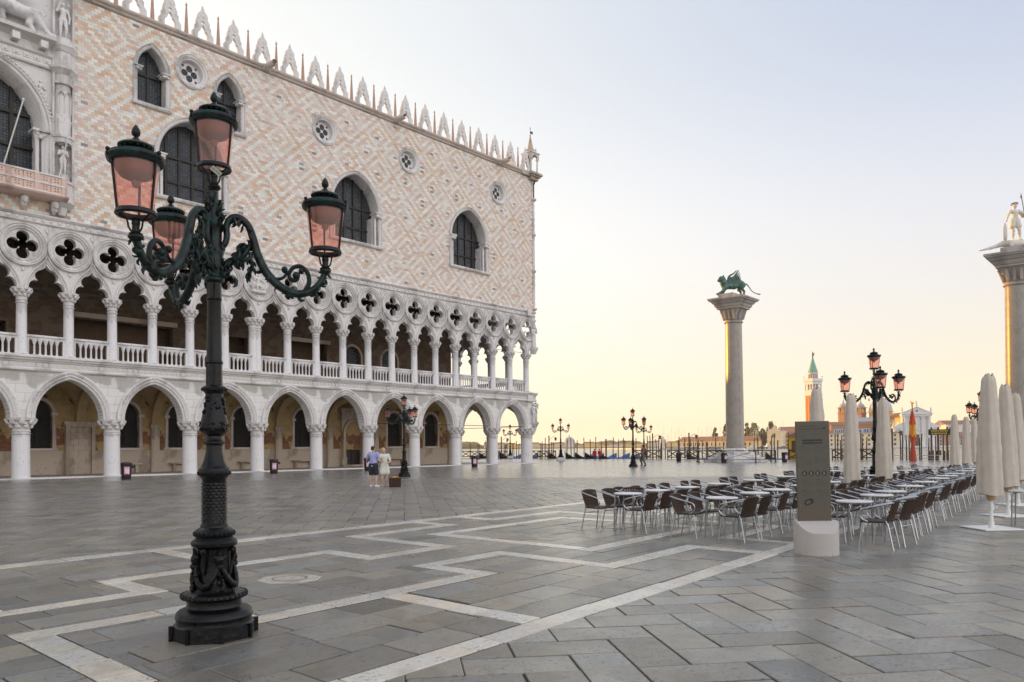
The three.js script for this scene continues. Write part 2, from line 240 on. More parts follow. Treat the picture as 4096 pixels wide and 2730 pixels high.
// ---------------------------------------------------------------- ground, pavement, water
const QUAY = 71.5, WATER = -0.6;
const bandN = (s, v) => 39.97 + v - 0.055 * (s + 9.25);                     // the white-banded strip of the square, v across it
{
  // far pavement and bedding: one sheet up to the quay
  const far = tex(2048, (u, v) => {
    const W = 16, x = u * W, y = v * W, i = Math.floor(x), j = Math.floor(y), fx = x - i, fy = y - j;
    const k = (((i - j) % 4) + 4) % 4; let id, e;
    if (k === 0) { id = [i, j]; e = Math.min(fx, fy, 1 - fy); } else if (k === 1) { id = [i - 1, j]; e = Math.min(1 - fx, fy, 1 - fy); }
    else if (k === 2) { id = [i, j - 1]; e = Math.min(fx, 1 - fx, 1 - fy); } else { id = [i, j]; e = Math.min(fx, 1 - fx, fy); }
    const h = hash(((id[0] % W) + W) % W, ((id[1] % W) + W) % W, 7); let c = 0.165 + 0.105 * h + 0.03 * (fbm(u, v, 128, 2, 8) - 0.5);
    if (e < 0.035) c *= 0.45; return lin([c * 1.03, c * 0.98, c * 0.88]);
  }, 16 * 0.43, true);
  far.rotation = 0;
  const g = new THREE.Shape([[-95, -40], [QUAY, -40], [QUAY, 95], [-95, 95]].map(([a, b]) => new V2(a, b)));
  const geo = new THREE.ShapeGeometry(g); geo.applyMatrix4(new THREE.Matrix4().set(1, 0, 0, 0, 0, 0, 1, 0, 0, 1, 0, 0, 0, 0, 0, 1)); { const ix = geo.index.array; for (let i = 0; i < ix.length; i += 3) { const t = ix[i]; ix[i] = ix[i + 1]; ix[i + 1] = t; } }
  const p = geo.attributes.position, uv = geo.attributes.uv, nn = geo.attributes.normal;
  for (let i = 0; i < p.count; i++) { const w = SN(p.getX(i), p.getZ(i)), c = Math.cos(0.14), s = Math.sin(0.14); uv.setXY(i, w.x * c - w.z * s, w.x * s + w.z * c); nn.setXYZ(i, 0, 1, 0); }
  const sheet = structure(mesh('square_ground', geo, std({ map: far, roughness: 0.32, roughnessMap: T.stoneRough, bumpMap: T.stoneBump, bumpScale: 0.002 }), null, [F0[0], -0.012, F0[1]], ROT));
  // quay wall and its white edge stones
  const quay = structure(mesh('quay_wall', MG([bx(QUAY + 0.002, QUAY + 0.6, -6, -0.11, -300, 95)]), M.ashlar, null, [F0[0], 0, F0[1]], ROT));
  const em = M.marble;
  for (let k = 0; k < 40; k++) mesh('edge_stone', bx(0, 0.62, -0.1, 0.004 + rnd(0, 0.006), 0, 2.18), em, quay, [QUAY, 0, -20 + k * 2.2]);
  // riva further left, behind the palace, where the houses stand
  structure(mesh('riva_ground', MG([bx(-40, QUAY, -0.3, -0.02, -300, -40.01)]), M.granite, null, [F0[0], 0, F0[1]], ROT));
  // lagoon
  const wb = tex(1024, (u, v) => 0.6 * fbm(u, v, 24, 4, 141) + 0.4 * fbm(u, v, 90, 3, 142), 30);
  const water = new THREE.PlaneGeometry(5600, 3200).rotateX(-PI / 2); uvm(water);
  structure(mesh('lagoon_water', water, phy({ color: rgb(0.045, 0.075, 0.07), roughness: 0.12, bumpMap: wb, bumpScale: 0.22, ior: 1.33 }), null, [400, WATER, -1000]));
}
// paving slabs, each with its own edges. polygons are [X, depth] with depth ahead of the camera
const polyArea = (p) => { let a = 0; for (let i = 0; i < p.length; i++) { const q = p[(i + 1) % p.length]; a += p[i][0] * q[1] - q[0] * p[i][1]; } return a / 2; };
const clip = (p, f) => { const o = []; for (let i = 0; i < p.length; i++) { const a = p[i], b = p[(i + 1) % p.length], da = f(a), db = f(b); if (da >= 0) o.push(a); if ((da >= 0) !== (db >= 0)) { const t = da / (da - db); o.push([a[0] + (b[0] - a[0]) * t, a[1] + (b[1] - a[1]) * t]); } } return o; };
function slabGeo(poly, gap, bev, top, tone, tilt, uo) {
  const a = polyArea(poly); if (a < 0) poly = poly.slice().reverse();
  const inset = (d) => { const n = poly.length, out = []; for (let i = 0; i < n; i++) { const A = poly[(i + n - 1) % n], B = poly[i], C = poly[(i + 1) % n]; const u1 = [B[0] - A[0], B[1] - A[1]], u2 = [C[0] - B[0], C[1] - B[1]], l1 = Math.hypot(...u1) || 1, l2 = Math.hypot(...u2) || 1; const n1 = [-u1[1] / l1, u1[0] / l1], n2 = [-u2[1] / l2, u2[0] / l2]; let m = [n1[0] + n2[0], n1[1] + n2[1]]; const k = Math.max(0.35, (m[0] * n1[0] + m[1] * n1[1])); out.push([B[0] + m[0] * d / k, B[1] + m[1] * d / k]); } return out; };
  const cx = poly.reduce((s, q) => s + q[0], 0) / poly.length, cz = poly.reduce((s, q) => s + q[1], 0) / poly.length;
  const P0 = inset(gap), P1 = inset(gap + bev), n = poly.length, pos = [], nor = [], uv = [];
  const Y = (q, y) => y + (q[0] - cx) * tilt[0] + (q[1] - cz) * tilt[1];
  const put = (q, y, nx, ny, nz) => { pos.push(q[0], Y(q, y), -q[1]); nor.push(nx, ny, nz); uv.push(q[0] + uo[0], q[1] + uo[1]); };
  for (let i = 1; i < n - 1; i++) { put(P1[0], top, 0, 1, 0); put(P1[i], top, 0, 1, 0); put(P1[i + 1], top, 0, 1, 0); }
  for (let i = 0; i < n; i++) {
    const j = (i + 1) % n, dx = P0[j][0] - P0[i][0], dz = P0[j][1] - P0[i][1], l = Math.hypot(dx, dz) || 1, ox = dz / l, oz = dx / l;
    const q = (a, b, y0, y1, nx, ny, nz) => { put(a[i], y0, nx, ny, nz); put(a[j], y0, nx, ny, nz); put(b[j], y1, nx, ny, nz); put(a[i], y0, nx, ny, nz); put(b[j], y1, nx, ny, nz); put(b[i], y1, nx, ny, nz); };
    q(P0, P1, top - bev * 0.7, top, ox * 0.6, 0.8, oz * 0.6); q(P0, P0, -0.03, top - bev * 0.7, ox, 0, oz);
  }
  const g = new THREE.BufferGeometry(); g.setAttribute('position', new THREE.Float32BufferAttribute(pos, 3)); g.setAttribute('normal', new THREE.Float32BufferAttribute(nor, 3)); g.setAttribute('uv', new THREE.Float32BufferAttribute(uv, 2));
  return paint(g, tone);
}
{
  const snOf = (q) => toSN(q[0], -q[1]);
  const vOf = (q) => { const [s, n] = snOf(q); return n - bandN(s, 0); };
  const slabs = [], strips = [];
  const inView = (cx, cz) => cz > 3.9 && cz < 42 && Math.abs(cx) < 0.74 * cz + 2.2;
  const grey = () => { const k = rnd(0.175, 0.285) * (rnd() < 0.09 ? 0.72 : 1), w = rnd(-0.07, 0.09); return [k * (1.05 + w), k * (1.0 + w * 0.25), k * (1 - w * 0.8) * 0.89]; };
  const WB = 8.33;
  // herringbone field on both sides of the band
  const a8 = 0.14, e1 = [Math.cos(a8), Math.sin(a8)], e2 = [-Math.sin(a8), Math.cos(a8)], w = 0.43;
  const R = (i, j, di, dj) => [[i, j], [i + di, j], [i + di, j + dj], [i, j + dj]].map(([x, y]) => [(x * e1[0] + y * e2[0]) * w, (x * e1[1] + y * e2[1]) * w]);
  for (let j = -90; j < 110; j++) for (let i = -110; i < 120; i++) {
    const k = (((i - j) % 4) + 4) % 4; let p;
    if (k === 0) p = R(i, j, 2, 1); else if (k === 3) p = R(i, j, 1, 2); else continue;
    const cx = (p[0][0] + p[2][0]) / 2, cz = (p[0][1] + p[2][1]) / 2; if (!inView(cx, cz)) continue;
    const [s0, n0] = snOf([cx, cz]); if (n0 < 1.6 && s0 < 50) continue;
    const v = vOf([cx, cz]); if (v > 1 && v < WB - 1) continue;
    const q = v < WB / 2 ? clip(p, (c) => -0.19 - vOf(c)) : clip(p, (c) => vOf(c) - (WB + 0.155));
    if (q.length > 2 && Math.abs(polyArea(q)) > 0.012) slabs.push(q);
  }
  // inside the band: the white meander and the slabs that it encloses
  const toXZ = (t, v) => { const s = -9.25 + t, P = SN(s, bandN(s, v)); return [P.x, -P.z]; };
  const rects = []; const hw = 0.155, L = 6.6;
  const H = (t0, t1, v, k = hw) => rects.push([t0 - k, t1 + k, v - k, v + k]), Vv = (t, v0, v1, k = hw) => rects.push([t - k, t + k, v0 + k, v1 - k]);
  H(-60, 60, 0, 0.19); H(-60, 60, WB);
  for (let c = -2; c <= 3; c++) for (const m of [1, -1]) {
    const o = c * 2 * L, h = (a, b, v) => m > 0 ? H(o + a, o + b, v) : H(o - b, o - a, v), p = (t, a, b) => Vv(o + m * t, a, b);
    if (m > 0) { p(0, 0.035, 2.55); p(0, 5.99, WB); }
    h(0, 1.68, 2.55); p(1.68, 2.55, 3.65); h(1.68, 3.3, 3.65); p(3.3, 1.2, 3.65); h(3.3, 5.85, 1.2); p(5.85, 0.035, 1.2);
    h(0, 1.7, 5.99); p(1.7, 4.9, 5.99); h(1.7, 3.3, 4.9); p(3.3, 4.9, 7.0); h(3.3, 5.85, 7.0); p(5.85, 7.0, WB);
    h(4.5, L, 2.23); h(4.5, L, 5.83); p(4.5, 2.23, 5.83);
  }
  const quad = (r) => [toXZ(r[0], r[2]), toXZ(r[1], r[2]), toXZ(r[1], r[3]), toXZ(r[0], r[3])];
  const clipR = (r, keep) => { for (const k of keep) { } return r; };
  // cut the strips into lengths
  const done = [];
  for (const r of rects) {
    let parts = [r];
    for (const d of done) parts = parts.flatMap((a) => { if (a[0] >= d[1] || a[1] <= d[0] || a[2] >= d[3] || a[3] <= d[2]) return [a]; const o = []; if (a[0] < d[0]) o.push([a[0], d[0], a[2], a[3]]); if (a[1] > d[1]) o.push([d[1], a[1], a[2], a[3]]); const x0 = Math.max(a[0], d[0]), x1 = Math.min(a[1], d[1]); if (a[2] < d[2]) o.push([x0, x1, a[2], d[2]]); if (a[3] > d[3]) o.push([x0, x1, d[3], a[3]]); return o; });
    done.push(r);
    for (const q of parts) {
      const lt = q[1] - q[0], lv = q[3] - q[2]; if (lt < 0.02 || lv < 0.02) continue;
      if (lt > lv) { let x = q[0]; while (x < q[1] - 0.02) { let e = x + rnd(0.9, 1.8); if (q[1] - e < 0.5) e = q[1]; strips.push([x, e, q[2], q[3]]); x = e; } }
      else { let x = q[2]; while (x < q[3] - 0.02) { let e = x + rnd(0.9, 1.8); if (q[3] - e < 0.5) e = q[3]; strips.push([q[0], q[1], x, e]); x = e; } }
    }
  }
  // octagon of white stone with a round lid
  const octs = []; for (const c of [-1, 0, 1, 2]) octs.push([c * 2 * L - 0.15, 4.25]);
  for (let row = 0; row < 16; row++) {
    const v0 = 0.19 + row * (WB - 0.345) / 16, v1 = v0 + (WB - 0.345) / 16; let t = -58 + rnd(0, 1);
    while (t < 58) {
      const e = t + rnd(0.75, 1.35); let parts = [[t, e, v0, v1]];
      for (const d of rects) if (d[0] < e && d[1] > t) parts = parts.flatMap((a) => { if (a[0] >= d[1] || a[1] <= d[0] || a[2] >= d[3] || a[3] <= d[2]) return [a]; const o = []; if (a[0] < d[0]) o.push([a[0], d[0], a[2], a[3]]); if (a[1] > d[1]) o.push([d[1], a[1], a[2], a[3]]); const x0 = Math.max(a[0], d[0]), x1 = Math.min(a[1], d[1]); if (a[2] < d[2]) o.push([x0, x1, a[2], d[2]]); if (a[3] > d[3]) o.push([x0, x1, d[3], a[3]]); return o; });
      for (const p of parts) { if ((p[1] - p[0]) < 0.05 || (p[3] - p[2]) < 0.05) continue; const q = quad(p), cx = (q[0][0] + q[2][0]) / 2, cz = (q[0][1] + q[2][1]) / 2; if (inView(cx, cz)) slabs.push(q); }
      t = e;
    }
  }
  const bed = structure(mesh('paving_bed', (() => { const pts = [[-6, 3.4], [6, 3.4], [33, 41.4], [-33, 41.4]], sh0 = shp(pts), g = new THREE.ShapeGeometry(sh0); g.applyMatrix4(new THREE.Matrix4().set(1, 0, 0, 0, 0, 0, 1, 0, 0, -1, 0, 0, 0, 0, 0, 1)); return uvm(g); })(), M.joint, null, [0, -0.008, 0]));
  // size on the picture decides which slabs are single pieces
  const shown = (p) => { let a = 0; const q = p.map(([x, z]) => [x / z * FPX, 1.65 / z * FPX]); for (let i = 0; i < q.length; i++) { const b = q[(i + 1) % q.length]; a += q[i][0] * b[1] - b[0] * q[i][1]; } const cx = p.reduce((s, c) => s + c[0] / c[1], 0) / p.length, cy = p.reduce((s, c) => s + 1.65 / c[1], 0) / p.length; return Math.abs(cx) * FPX < 2150 && cy * FPX < 1010 ? Math.abs(a) : 0; };
  const lay = (list, mat, one, many, top, toneOf) => {
    const g = list.map((p) => ({ a: shown(p), g: slabGeo(p, 0.004 + rnd(0, 0.005) + (rnd() < 0.15 ? 0.008 : 0), 0.007, top + rnd(-0.003, 0.003), toneOf(), [rnd(-0.006, 0.006), rnd(-0.006, 0.006)], [rnd(0, 2), rnd(0, 2)]) }));
    g.sort((x, y) => y.a - x.a);
    g.slice(0, 290).forEach((x) => mesh(one, x.g, mat, bed, [0, 0.008, 0]));
    if (g.length > 290) { const m = mesh(many, mergeGeometries(g.slice(290).map((x) => x.g)), mat, bed, [0, 0.008, 0]); m.userData.kind = 'stuff'; }
  };
  lay(slabs, M.slab, 'paving_slab', 'farther_paving_slabs', 0.001, grey);
  const sp = strips.map(quad).filter((q) => inView((q[0][0] + q[2][0]) / 2, (q[0][1] + q[2][1]) / 2));
  lay(sp, M.strip, 'white_stone_strip', 'farther_white_strips', 0.003, () => { const k = rnd(0.56, 0.72), w = rnd(-0.02, 0.06); return [k * (1 + w), k * 0.955, k * (0.86 - w)]; });
  for (const [t, v] of octs) {
    const c = toXZ(t, v); if (!inView(...c)) continue; const o = [];
    for (let k = 0; k < 8; k++) { const a = (k + 0.5) * PI / 4; o.push([c[0] + 0.40 * Math.cos(a), c[1] + 0.36 * Math.sin(a)]); }
    const m = mesh('white_octagon_slab', slabGeo(o, 0, 0.008, 0.006, [0.56, 0.53, 0.46], [0, 0], [0, 0]), M.strip, bed, [0, 0.008, 0]);
    mesh('drain_lid_groove', tr(new THREE.RingGeometry(0.205, 0.216, 40).rotateX(-PI / 2), c[0], 0.0185, -c[1]), M.joint, bed);
  }
}
// ---------------------------------------------------------------- the palace
const palace = thing('gothic_palace', 'long pink and white gothic palace with two tiers of arcades', 'palace', [F0[0], 0, F0[1]], ROT);
const BAY = 5.2, LB = 2.6, S1 = 47.55;       // S1: the corner
{
  const P = palace;
  // a part on the west side (facing the square) or the south side (round the corner)
  const put = (name, geo, mat, x, y, z, side = 'W', parent = P) => { const m = mesh(name, geo, mat, parent); if (side === 'W') m.position.set(x, y, z); else { m.position.set(46.8 + z, y, -x); m.rotation.y = PI / 2; } return m; };
  const putG = (name, x, y, z, side = 'W') => { const g = grp(name, P); if (side === 'W') g.position.set(x, y, z); else { g.position.set(46.8 + z, y, -x); g.rotation.y = PI / 2; } return g; };
  // capitals with two tiers of curled leaves under an eight-sided abacus
  function capital(r0, r1, h, n, sides = 8) {
    const out = [turned([[r0 * 1.06, 0], [r0 * 1.12, h * 0.05], [r0 * 1.03, h * 0.1], [r0 * 1.05, h * 0.4], [r1 * 0.78, h * 0.8], [r1 * 0.85, h * 0.84]], 16)];
    const ab = new THREE.CylinderGeometry(r1 * 1.04, r1 * 0.98, h * 0.16, sides); ab.rotateY(PI / 8); out.push(tr(ab, 0, h * 0.92, 0));
    for (let t = 0; t < 2; t++) for (let k = 0; k < n; k++) {
      const a = (k + t * 0.5) / n * 2 * PI + 0.2, y = h * (t ? 0.7 : 0.42), rr = t ? r1 * 0.86 : r0 * 1.2 + 0.02, s = (t ? 0.15 : 0.13) * r1 / 0.75;
      const g = new THREE.IcosahedronGeometry(s, 1).scale(1.05, 1.15, 0.7); g.rotateX(t ? 0.5 : 0.2); g.translate(0, y, rr); g.rotateY(a); out.push(g);
      const c = new THREE.IcosahedronGeometry(s * 0.62, 0); c.translate(rnd(-0.04, 0.04), y + s * (t ? 0.75 : 0.95), rr + s * 0.55); c.rotateY(a); out.push(c);
      const d = new THREE.IcosahedronGeometry(s * 0.5, 0); d.translate(s * 0.9, y - s * 0.5, rr - 0.02); d.rotateY(a); out.push(d);
    }
    return MG(out);
  }
  // ---- lower arcade
  const capL = capital(0.46, 0.80, 0.85, 8), shaftL = MG([turned([[0.56, 0], [0.56, 0.04], [0.50, 0.06], [0.495, 0.1], [0.475, 2.62], [0.52, 2.65], [0.52, 2.7], [0.475, 2.72], [0.47, 2.82]], 28)]);
  const capC = capital(0.60, 1.0, 0.85, 10), shaftC = MG([turned([[0.68, 0], [0.68, 0.04], [0.63, 0.06], [0.625, 0.1], [0.605, 2.62], [0.66, 2.65], [0.66, 2.7], [0.61, 2.72], [0.6, 2.82]], 30)]);
  const lowCol = (x, side, big = false) => { const g = putG('arcade_column', x, 0.05, 0, side); mesh('shaft', big ? shaftC : shaftL, M.marbleCol, g); mesh('capital', big ? capC : capL, M.marble, g, [0, 2.78, 0]); };
  const HW = 1.93, RISE = 2.44, SPR = 3.68;
  const spandrel = (() => { const a = archPts(HW, RISE, SPR, 14); const s = shp([[-BAY / 2, SPR], ...a, [BAY / 2, SPR], [BAY / 2, 6.53], [-BAY / 2, 6.53]]); return MG([extr(s, 0.84, -0.5)]); })();
  const PR = (z0) => [[0, z0 - 0.45], [0, z0 + 0.02], [0.05, z0 + 0.07], [0.11, z0 + 0.02], [0.15, z0 + 0.03], [0.17, z0 + 0.10], [0.23, z0 + 0.13], [0.27, z0 + 0.08], [0.29, z0 + 0.09], [0.36, z0 + 0.17], [0.45, z0 + 0.19], [0.52, z0 + 0.15], [0.54, z0 - 0.02]];
  const archivolt = MG([sweep(archPts(HW, RISE, SPR, 16), PR(0.34))]);
  // small beads of the rope moulding round the arch
  const beadPts = archPts(HW, RISE, SPR, 30, 0.20), beads = MG(beadPts.map(([x, y]) => ico(0.035, x, y, 0.46, 1, 1, 1, 0)));
  const lowBay = (x, side) => { put('spandrel_wall', spandrel, M.ashlar, x, 0, 0, side); const a = put('arcade_arch', archivolt, M.marble, x, 0, 0, side); if (side === 'W') mesh('rope_moulding', beads, M.marble, a); };
  for (let i = -1; i <= 8; i++) lowCol(i * BAY, 'W');
  lowCol(46.8, 'W', true);
  for (let i = -1; i <= 8; i++) lowBay((i + 0.5) * BAY, 'W');
  for (let i = 1; i <= 7; i++) lowCol(i * BAY, 'S');
  for (let i = 0; i <= 6; i++) lowBay((i + 0.5) * BAY, 'S');
  // corner block over the corner column
  mesh('corner_pier', MG([bx(46.45, S1 - 0.05, SPR, 6.53, -0.75, 0.335)]), M.ashlar, P);
  // iron tie rods at the springing
  for (let i = 5; i <= 8; i++) put('tie_rod', MG([rod([-2, 0, 0], [2, 0, 0], 0.03), rod([-2.5, 0, 0], [-2, 0, 0], 0.05)]), M.iron, (i + 0.5) * BAY, 3.86, -0.1, 'W');
  for (let i = 0; i <= 2; i++) put('tie_rod', MG([rod([-2.5, 0, 0], [2.5, 0, 0], 0.03)]), M.iron, (i + 0.5) * BAY, 3.86, -0.1, 'S');
  // ---- string course and loggia floor
  const prof = [[-0.4, 6.52], [0.42, 6.52], [0.50, 6.58], [0.52, 6.66], [0.48, 6.74], [0.40, 6.77], [0.40, 7.05], [0.48, 7.08], [0.50, 7.14], [0.62, 7.2], [0.66, 7.3], [0.74, 7.34], [0.74, 7.42], [0.66, 7.46], [-0.4, 7.46]];
  mesh('string_course', MG([mould(prof, -9, S1 + 0.35)]), M.marble, P);
  { const g = mesh('string_course', MG([mould(prof, -0.6, 36)]), M.marble, P); g.position.set(46.8, 0, 0); g.rotation.y = PI / 2; }
  const ros = MG([bx(-0.12, 0.12, -0.11, 0.11, 0, 0.03), ico(0.055, 0, 0, 0.03, 1, 1, 0.6, 0)]);
  for (let s = -2; s < S1 + 0.3; s += 0.355) { const m = mesh('frieze_block', ros, M.marble, P, [s, 6.91, 0.402]); }
  mesh('loggia_floor', MG([bx(-9, 46.4, 6.6, 7.44, -6.2, -0.41), bx(41.0, 46.39, 6.6, 7.43, -36, -6.21)]), M.dado, P);
  // arcade floor with its white edge step
  mesh('arcade_step', MG([bx(-9, S1 + 0.6, -0.1, 0.055, -0.9, 0.78), bx(41, S1 + 0.59, -0.1, 0.054, -36, -0.91)]), M.marble, P);
  mesh('arcade_paving', MG([bx(-9, 41.6, -0.1, 0.05, -6.2, -0.91)]), M.granite, P);
  // ---- loggia
  const capU = capital(0.29, 0.56, 0.76, 8), shaftU = MG([bx(-0.34, 0.34, 0, 0.09, -0.34, 0.34), turned([[0.38, 0.09], [0.38, 0.15], [0.33, 0.19], [0.305, 0.24], [0.285, 3.14], [0.33, 3.18], [0.33, 3.23], [0.29, 3.26], [0.28, 3.36]], 22)]);
  const halfOpen = [[0.30, 11.5], [0.31, 11.72], [0.38, 11.92], [0.50, 12.06], [0.66, 12.13], [0.82, 12.10], [0.70, 12.22], [0.655, 12.38], [0.68, 12.55], [0.78, 12.69], [0.93, 12.77], [1.08, 12.83], [1.2, 12.93], [1.3, 13.10]];
  const tracery = (() => {
    const right = halfOpen, left = right.map(([x, y]) => [-x, y]).reverse();
    const s = shp([...right, [1.3, 15.56], [-1.3, 15.56], ...left]); s.holes.push(hole(quatre(0.50, 0.356, 0, 14.17, 12)));
    return MG([extr(s, 0.42, -0.22)]);
  })();
  const ring = MG([
    sweep(circ(0.93, 40, 0, 14.17), [[0, 0.18], [0, 0.26], [0.05, 0.30], [0.10, 0.26], [0.13, 0.27], [0.15, 0.34], [0.21, 0.37], [0.27, 0.33], [0.29, 0.35], [0.32, 0.40], [0.36, 0.36], [0.37, 0.19]], true),
    quatre(0.5, 0.356, 0, 14.17, 1).filter((_, i) => i % 2 === 0).map(([x, y]) => ico(0.055, x * 0.9, 14.17 + (y - 14.17) * 0.9, 0.16, 1, 1, 1, 1)),
  ]);
  const og = (m) => [[0.16, 11.52], [0.19, 11.8], [0.30, 12.15], [0.48, 12.48], [0.72, 12.78], [0.96, 13.02], [1.14, 13.24], [1.29, 13.56]].map(([x, y]) => [m * x, y]);
  const sm2 = (pts) => { const c = new THREE.CatmullRomCurve3(pts.map(([x, y]) => new V3(x, y, 0))); return c.getPoints(18).map((p) => [p.x, p.y]); };
  const ogee = MG([1, -1].map((m) => sweep(m > 0 ? sm2(og(1)) : sm2(og(-1)).reverse(), [[-0.13, 0.19], [-0.13, 0.25], [-0.08, 0.28], [-0.04, 0.25], [-0.01, 0.33], [0.04, 0.36], [0.09, 0.33], [0.11, 0.19]])).concat(
    ico(0.10, 0, 12.72, 0.22, 1, 1.1, 0.8), ico(0.05, 0.07, 12.82, 0.24), ico(0.05, -0.07, 12.82, 0.24), ico(0.06, 0, 12.62, 0.28),
    ico(0.13, 1.3, 15.2, 0.2, 0.9, 1, 0.6), ico(0.05, 1.22, 15.3, 0.25), ico(0.05, 1.38, 15.3, 0.25), ico(0.06, 1.3, 15.1, 0.26)));
  const logBay = (x, side, col = true) => {
    if (col) { const g = putG('loggia_column', x, 7.46, 0, side); mesh('shaft', shaftU, M.marbleCol, g); mesh('capital', capU, M.marble, g, [0, 3.34, 0]); }
    const t = putG('tracery_panel', x, 0, 0, side); mesh('pierced_slab', tracery, M.marble, t); mesh('roundel', ring, M.marble, t); mesh('ogee_moulding', ogee, M.marble, t);
  };
  const rail = MG([rbox(2.1, 0.14, 0.34, 0.03, 0, 1.23, 0), bx(-1.05, 1.05, 0, 0.1, -0.15, 0.15), bx(-1.05, 1.05, 1.02, 1.16, -0.1, 0.1), bx(-1.05, -0.93, 0.1, 1.02, -0.1, 0.1), bx(0.93, 1.05, 0.1, 1.02, -0.1, 0.1)]);
  const bal = MG([turned([[0.085, 0], [0.085, 0.05], [0.06, 0.08], [0.055, 0.62], [0.08, 0.66], [0.08, 0.7], [0.11, 0.78], [0.15, 0.88], [0.155, 0.93]], 8)]);
  const balBay = (x, side, mask = 7) => { const g = putG('balustrade', x, 7.46, 0.06, side); mesh('rail', rail, M.marbleCol, g); for (let k = 0; k < 5; k++) mesh('baluster', bal, M.marbleCol, g, [(k - 2) * 0.312, 0.1, 0]); };
  for (let i = -2; i <= 18; i++) logBay(i * LB, 'W');
  for (let i = -2; i <= 17; i++) balBay((i + 0.5) * LB, 'W');
  for (let i = 1; i <= 12; i++) logBay(i * LB, 'S');
  for (let i = 0; i <= 11; i++) balBay((i + 0.5) * LB, 'S');
  // thicker doubled column in the loggia, with the relief of a seated figure in the roundel above it
  for (const dx of [-0.34]) { const g = putG('loggia_column', 6 * LB + dx, 7.46, -0.05, 'W'); mesh('shaft', shaftU, M.marbleCol, g); mesh('capital', capU, M.marble, g, [0, 3.34, 0]); }
  for (let i = -2; i <= 17; i++) put('tie_rod', MG([rod([-1.1, 0, 0], [1.1, 0, 0], 0.022)]), M.iron, (i + 0.5) * LB, 11.66, -0.05, 'W');
  // ---- frieze under the brick wall
  const prof2 = [[-0.3, 15.56], [0.24, 15.56], [0.34, 15.6], [0.36, 15.66], [0.30, 15.69], [0.26, 15.70], [0.26, 15.93], [0.34, 15.95], [0.40, 16.02], [0.44, 16.06], [0.44, 16.12], [0.38, 16.17], [-0.3, 16.17]];
  mesh('upper_frieze', MG([mould(prof2, -9, S1 + 0.5)]), M.marble, P);
  { const g = mesh('upper_frieze', MG([mould(prof2, -0.6, 36)]), M.marble, P); g.position.set(46.8, 0, 0); g.rotation.y = PI / 2; }
  const ros2 = MG([ico(0.10, 0, 0, 0, 1, 1, 0.6, 1), [0, 1, 2, 3].map((k) => ico(0.07, 0.09 * Math.cos(k * PI / 2 + 0.8), 0.09 * Math.sin(k * PI / 2 + 0.8), -0.01, 1, 1, 0.6, 0))]);
  for (let s = -4; s < S1 + 0.3; s += 0.46) mesh('frieze_rosette', ros2, M.marble, P, [s, 15.815, 0.27]);
  // ---- upper wall: mortar body with real openings, every brick its own block
  const ZF = 0.30;                                                                       // front of the bricks
  const bigW = [10.45, 24.6, 38.1], smallW = [7.62, 13.2], oculi = [[10.39, 28.38], [21.47, 27.64], [30.46, 27.64], [42.33, 27.6]];
  const BIG = { hw: 2.38, sill: 19.12, spr: 21.9, rise: 2.95 }, SMALL = { hw: 0.98, sill: 25.1, spr: 27.45, rise: 1.62 };
  const outline = (w, off = 0) => { const a = archPts(w.hw, w.rise, w.spr, 12, off); return [[-w.hw - off, w.sill - off * 0.3], ...a, [w.hw + off, w.sill - off * 0.3]]; };
  const wallShape = shp([[-9, 16.17], [S1 + 0.36, 16.17], [S1 + 0.36, 30.5], [-9, 30.5]]);
  for (const c of bigW) wallShape.holes.push(hole(outline(BIG).map(([x, y]) => [x + c, y])));
  for (const c of smallW) wallShape.holes.push(hole(outline(SMALL).map(([x, y]) => [x + c, y])));
  for (const [x, y] of oculi) wallShape.holes.push(hole(circ(0.88, 28, x, y)));
  const BALC = { c: -2.25, hw: 3.25, sill: 18.4, spr: 21.3, rise: 3.6 };
  wallShape.holes.push(hole(outline(BALC).map(([x, y]) => [x + BALC.c, y])));
  const wall = mesh('brick_wall', MG([extr(wallShape, 1.3, ZF - 1.33)]), M.mortar, P);
  const inArch = (x, y, w, c, off) => { x -= c; if (y < w.sill - off * 0.3 || Math.abs(x) > w.hw + off) return false; if (y < w.spr) return true; const cc = Math.max(0, (w.rise * w.rise - w.hw * w.hw) / (2 * w.hw)), R = w.hw + cc + off; return Math.hypot(Math.abs(x) + cc, y - w.spr) < R; };
  const blocked = (x, y) => bigW.some((c) => inArch(x, y, BIG, c, 0.16)) || smallW.some((c) => inArch(x, y, SMALL, c, 0.14)) || oculi.some(([a, b]) => Math.hypot(x - a, y - b) < 1.08) || inArch(x, y, BALC, BALC.c, 0.3) || (x < 2.5 && x > 1.5);
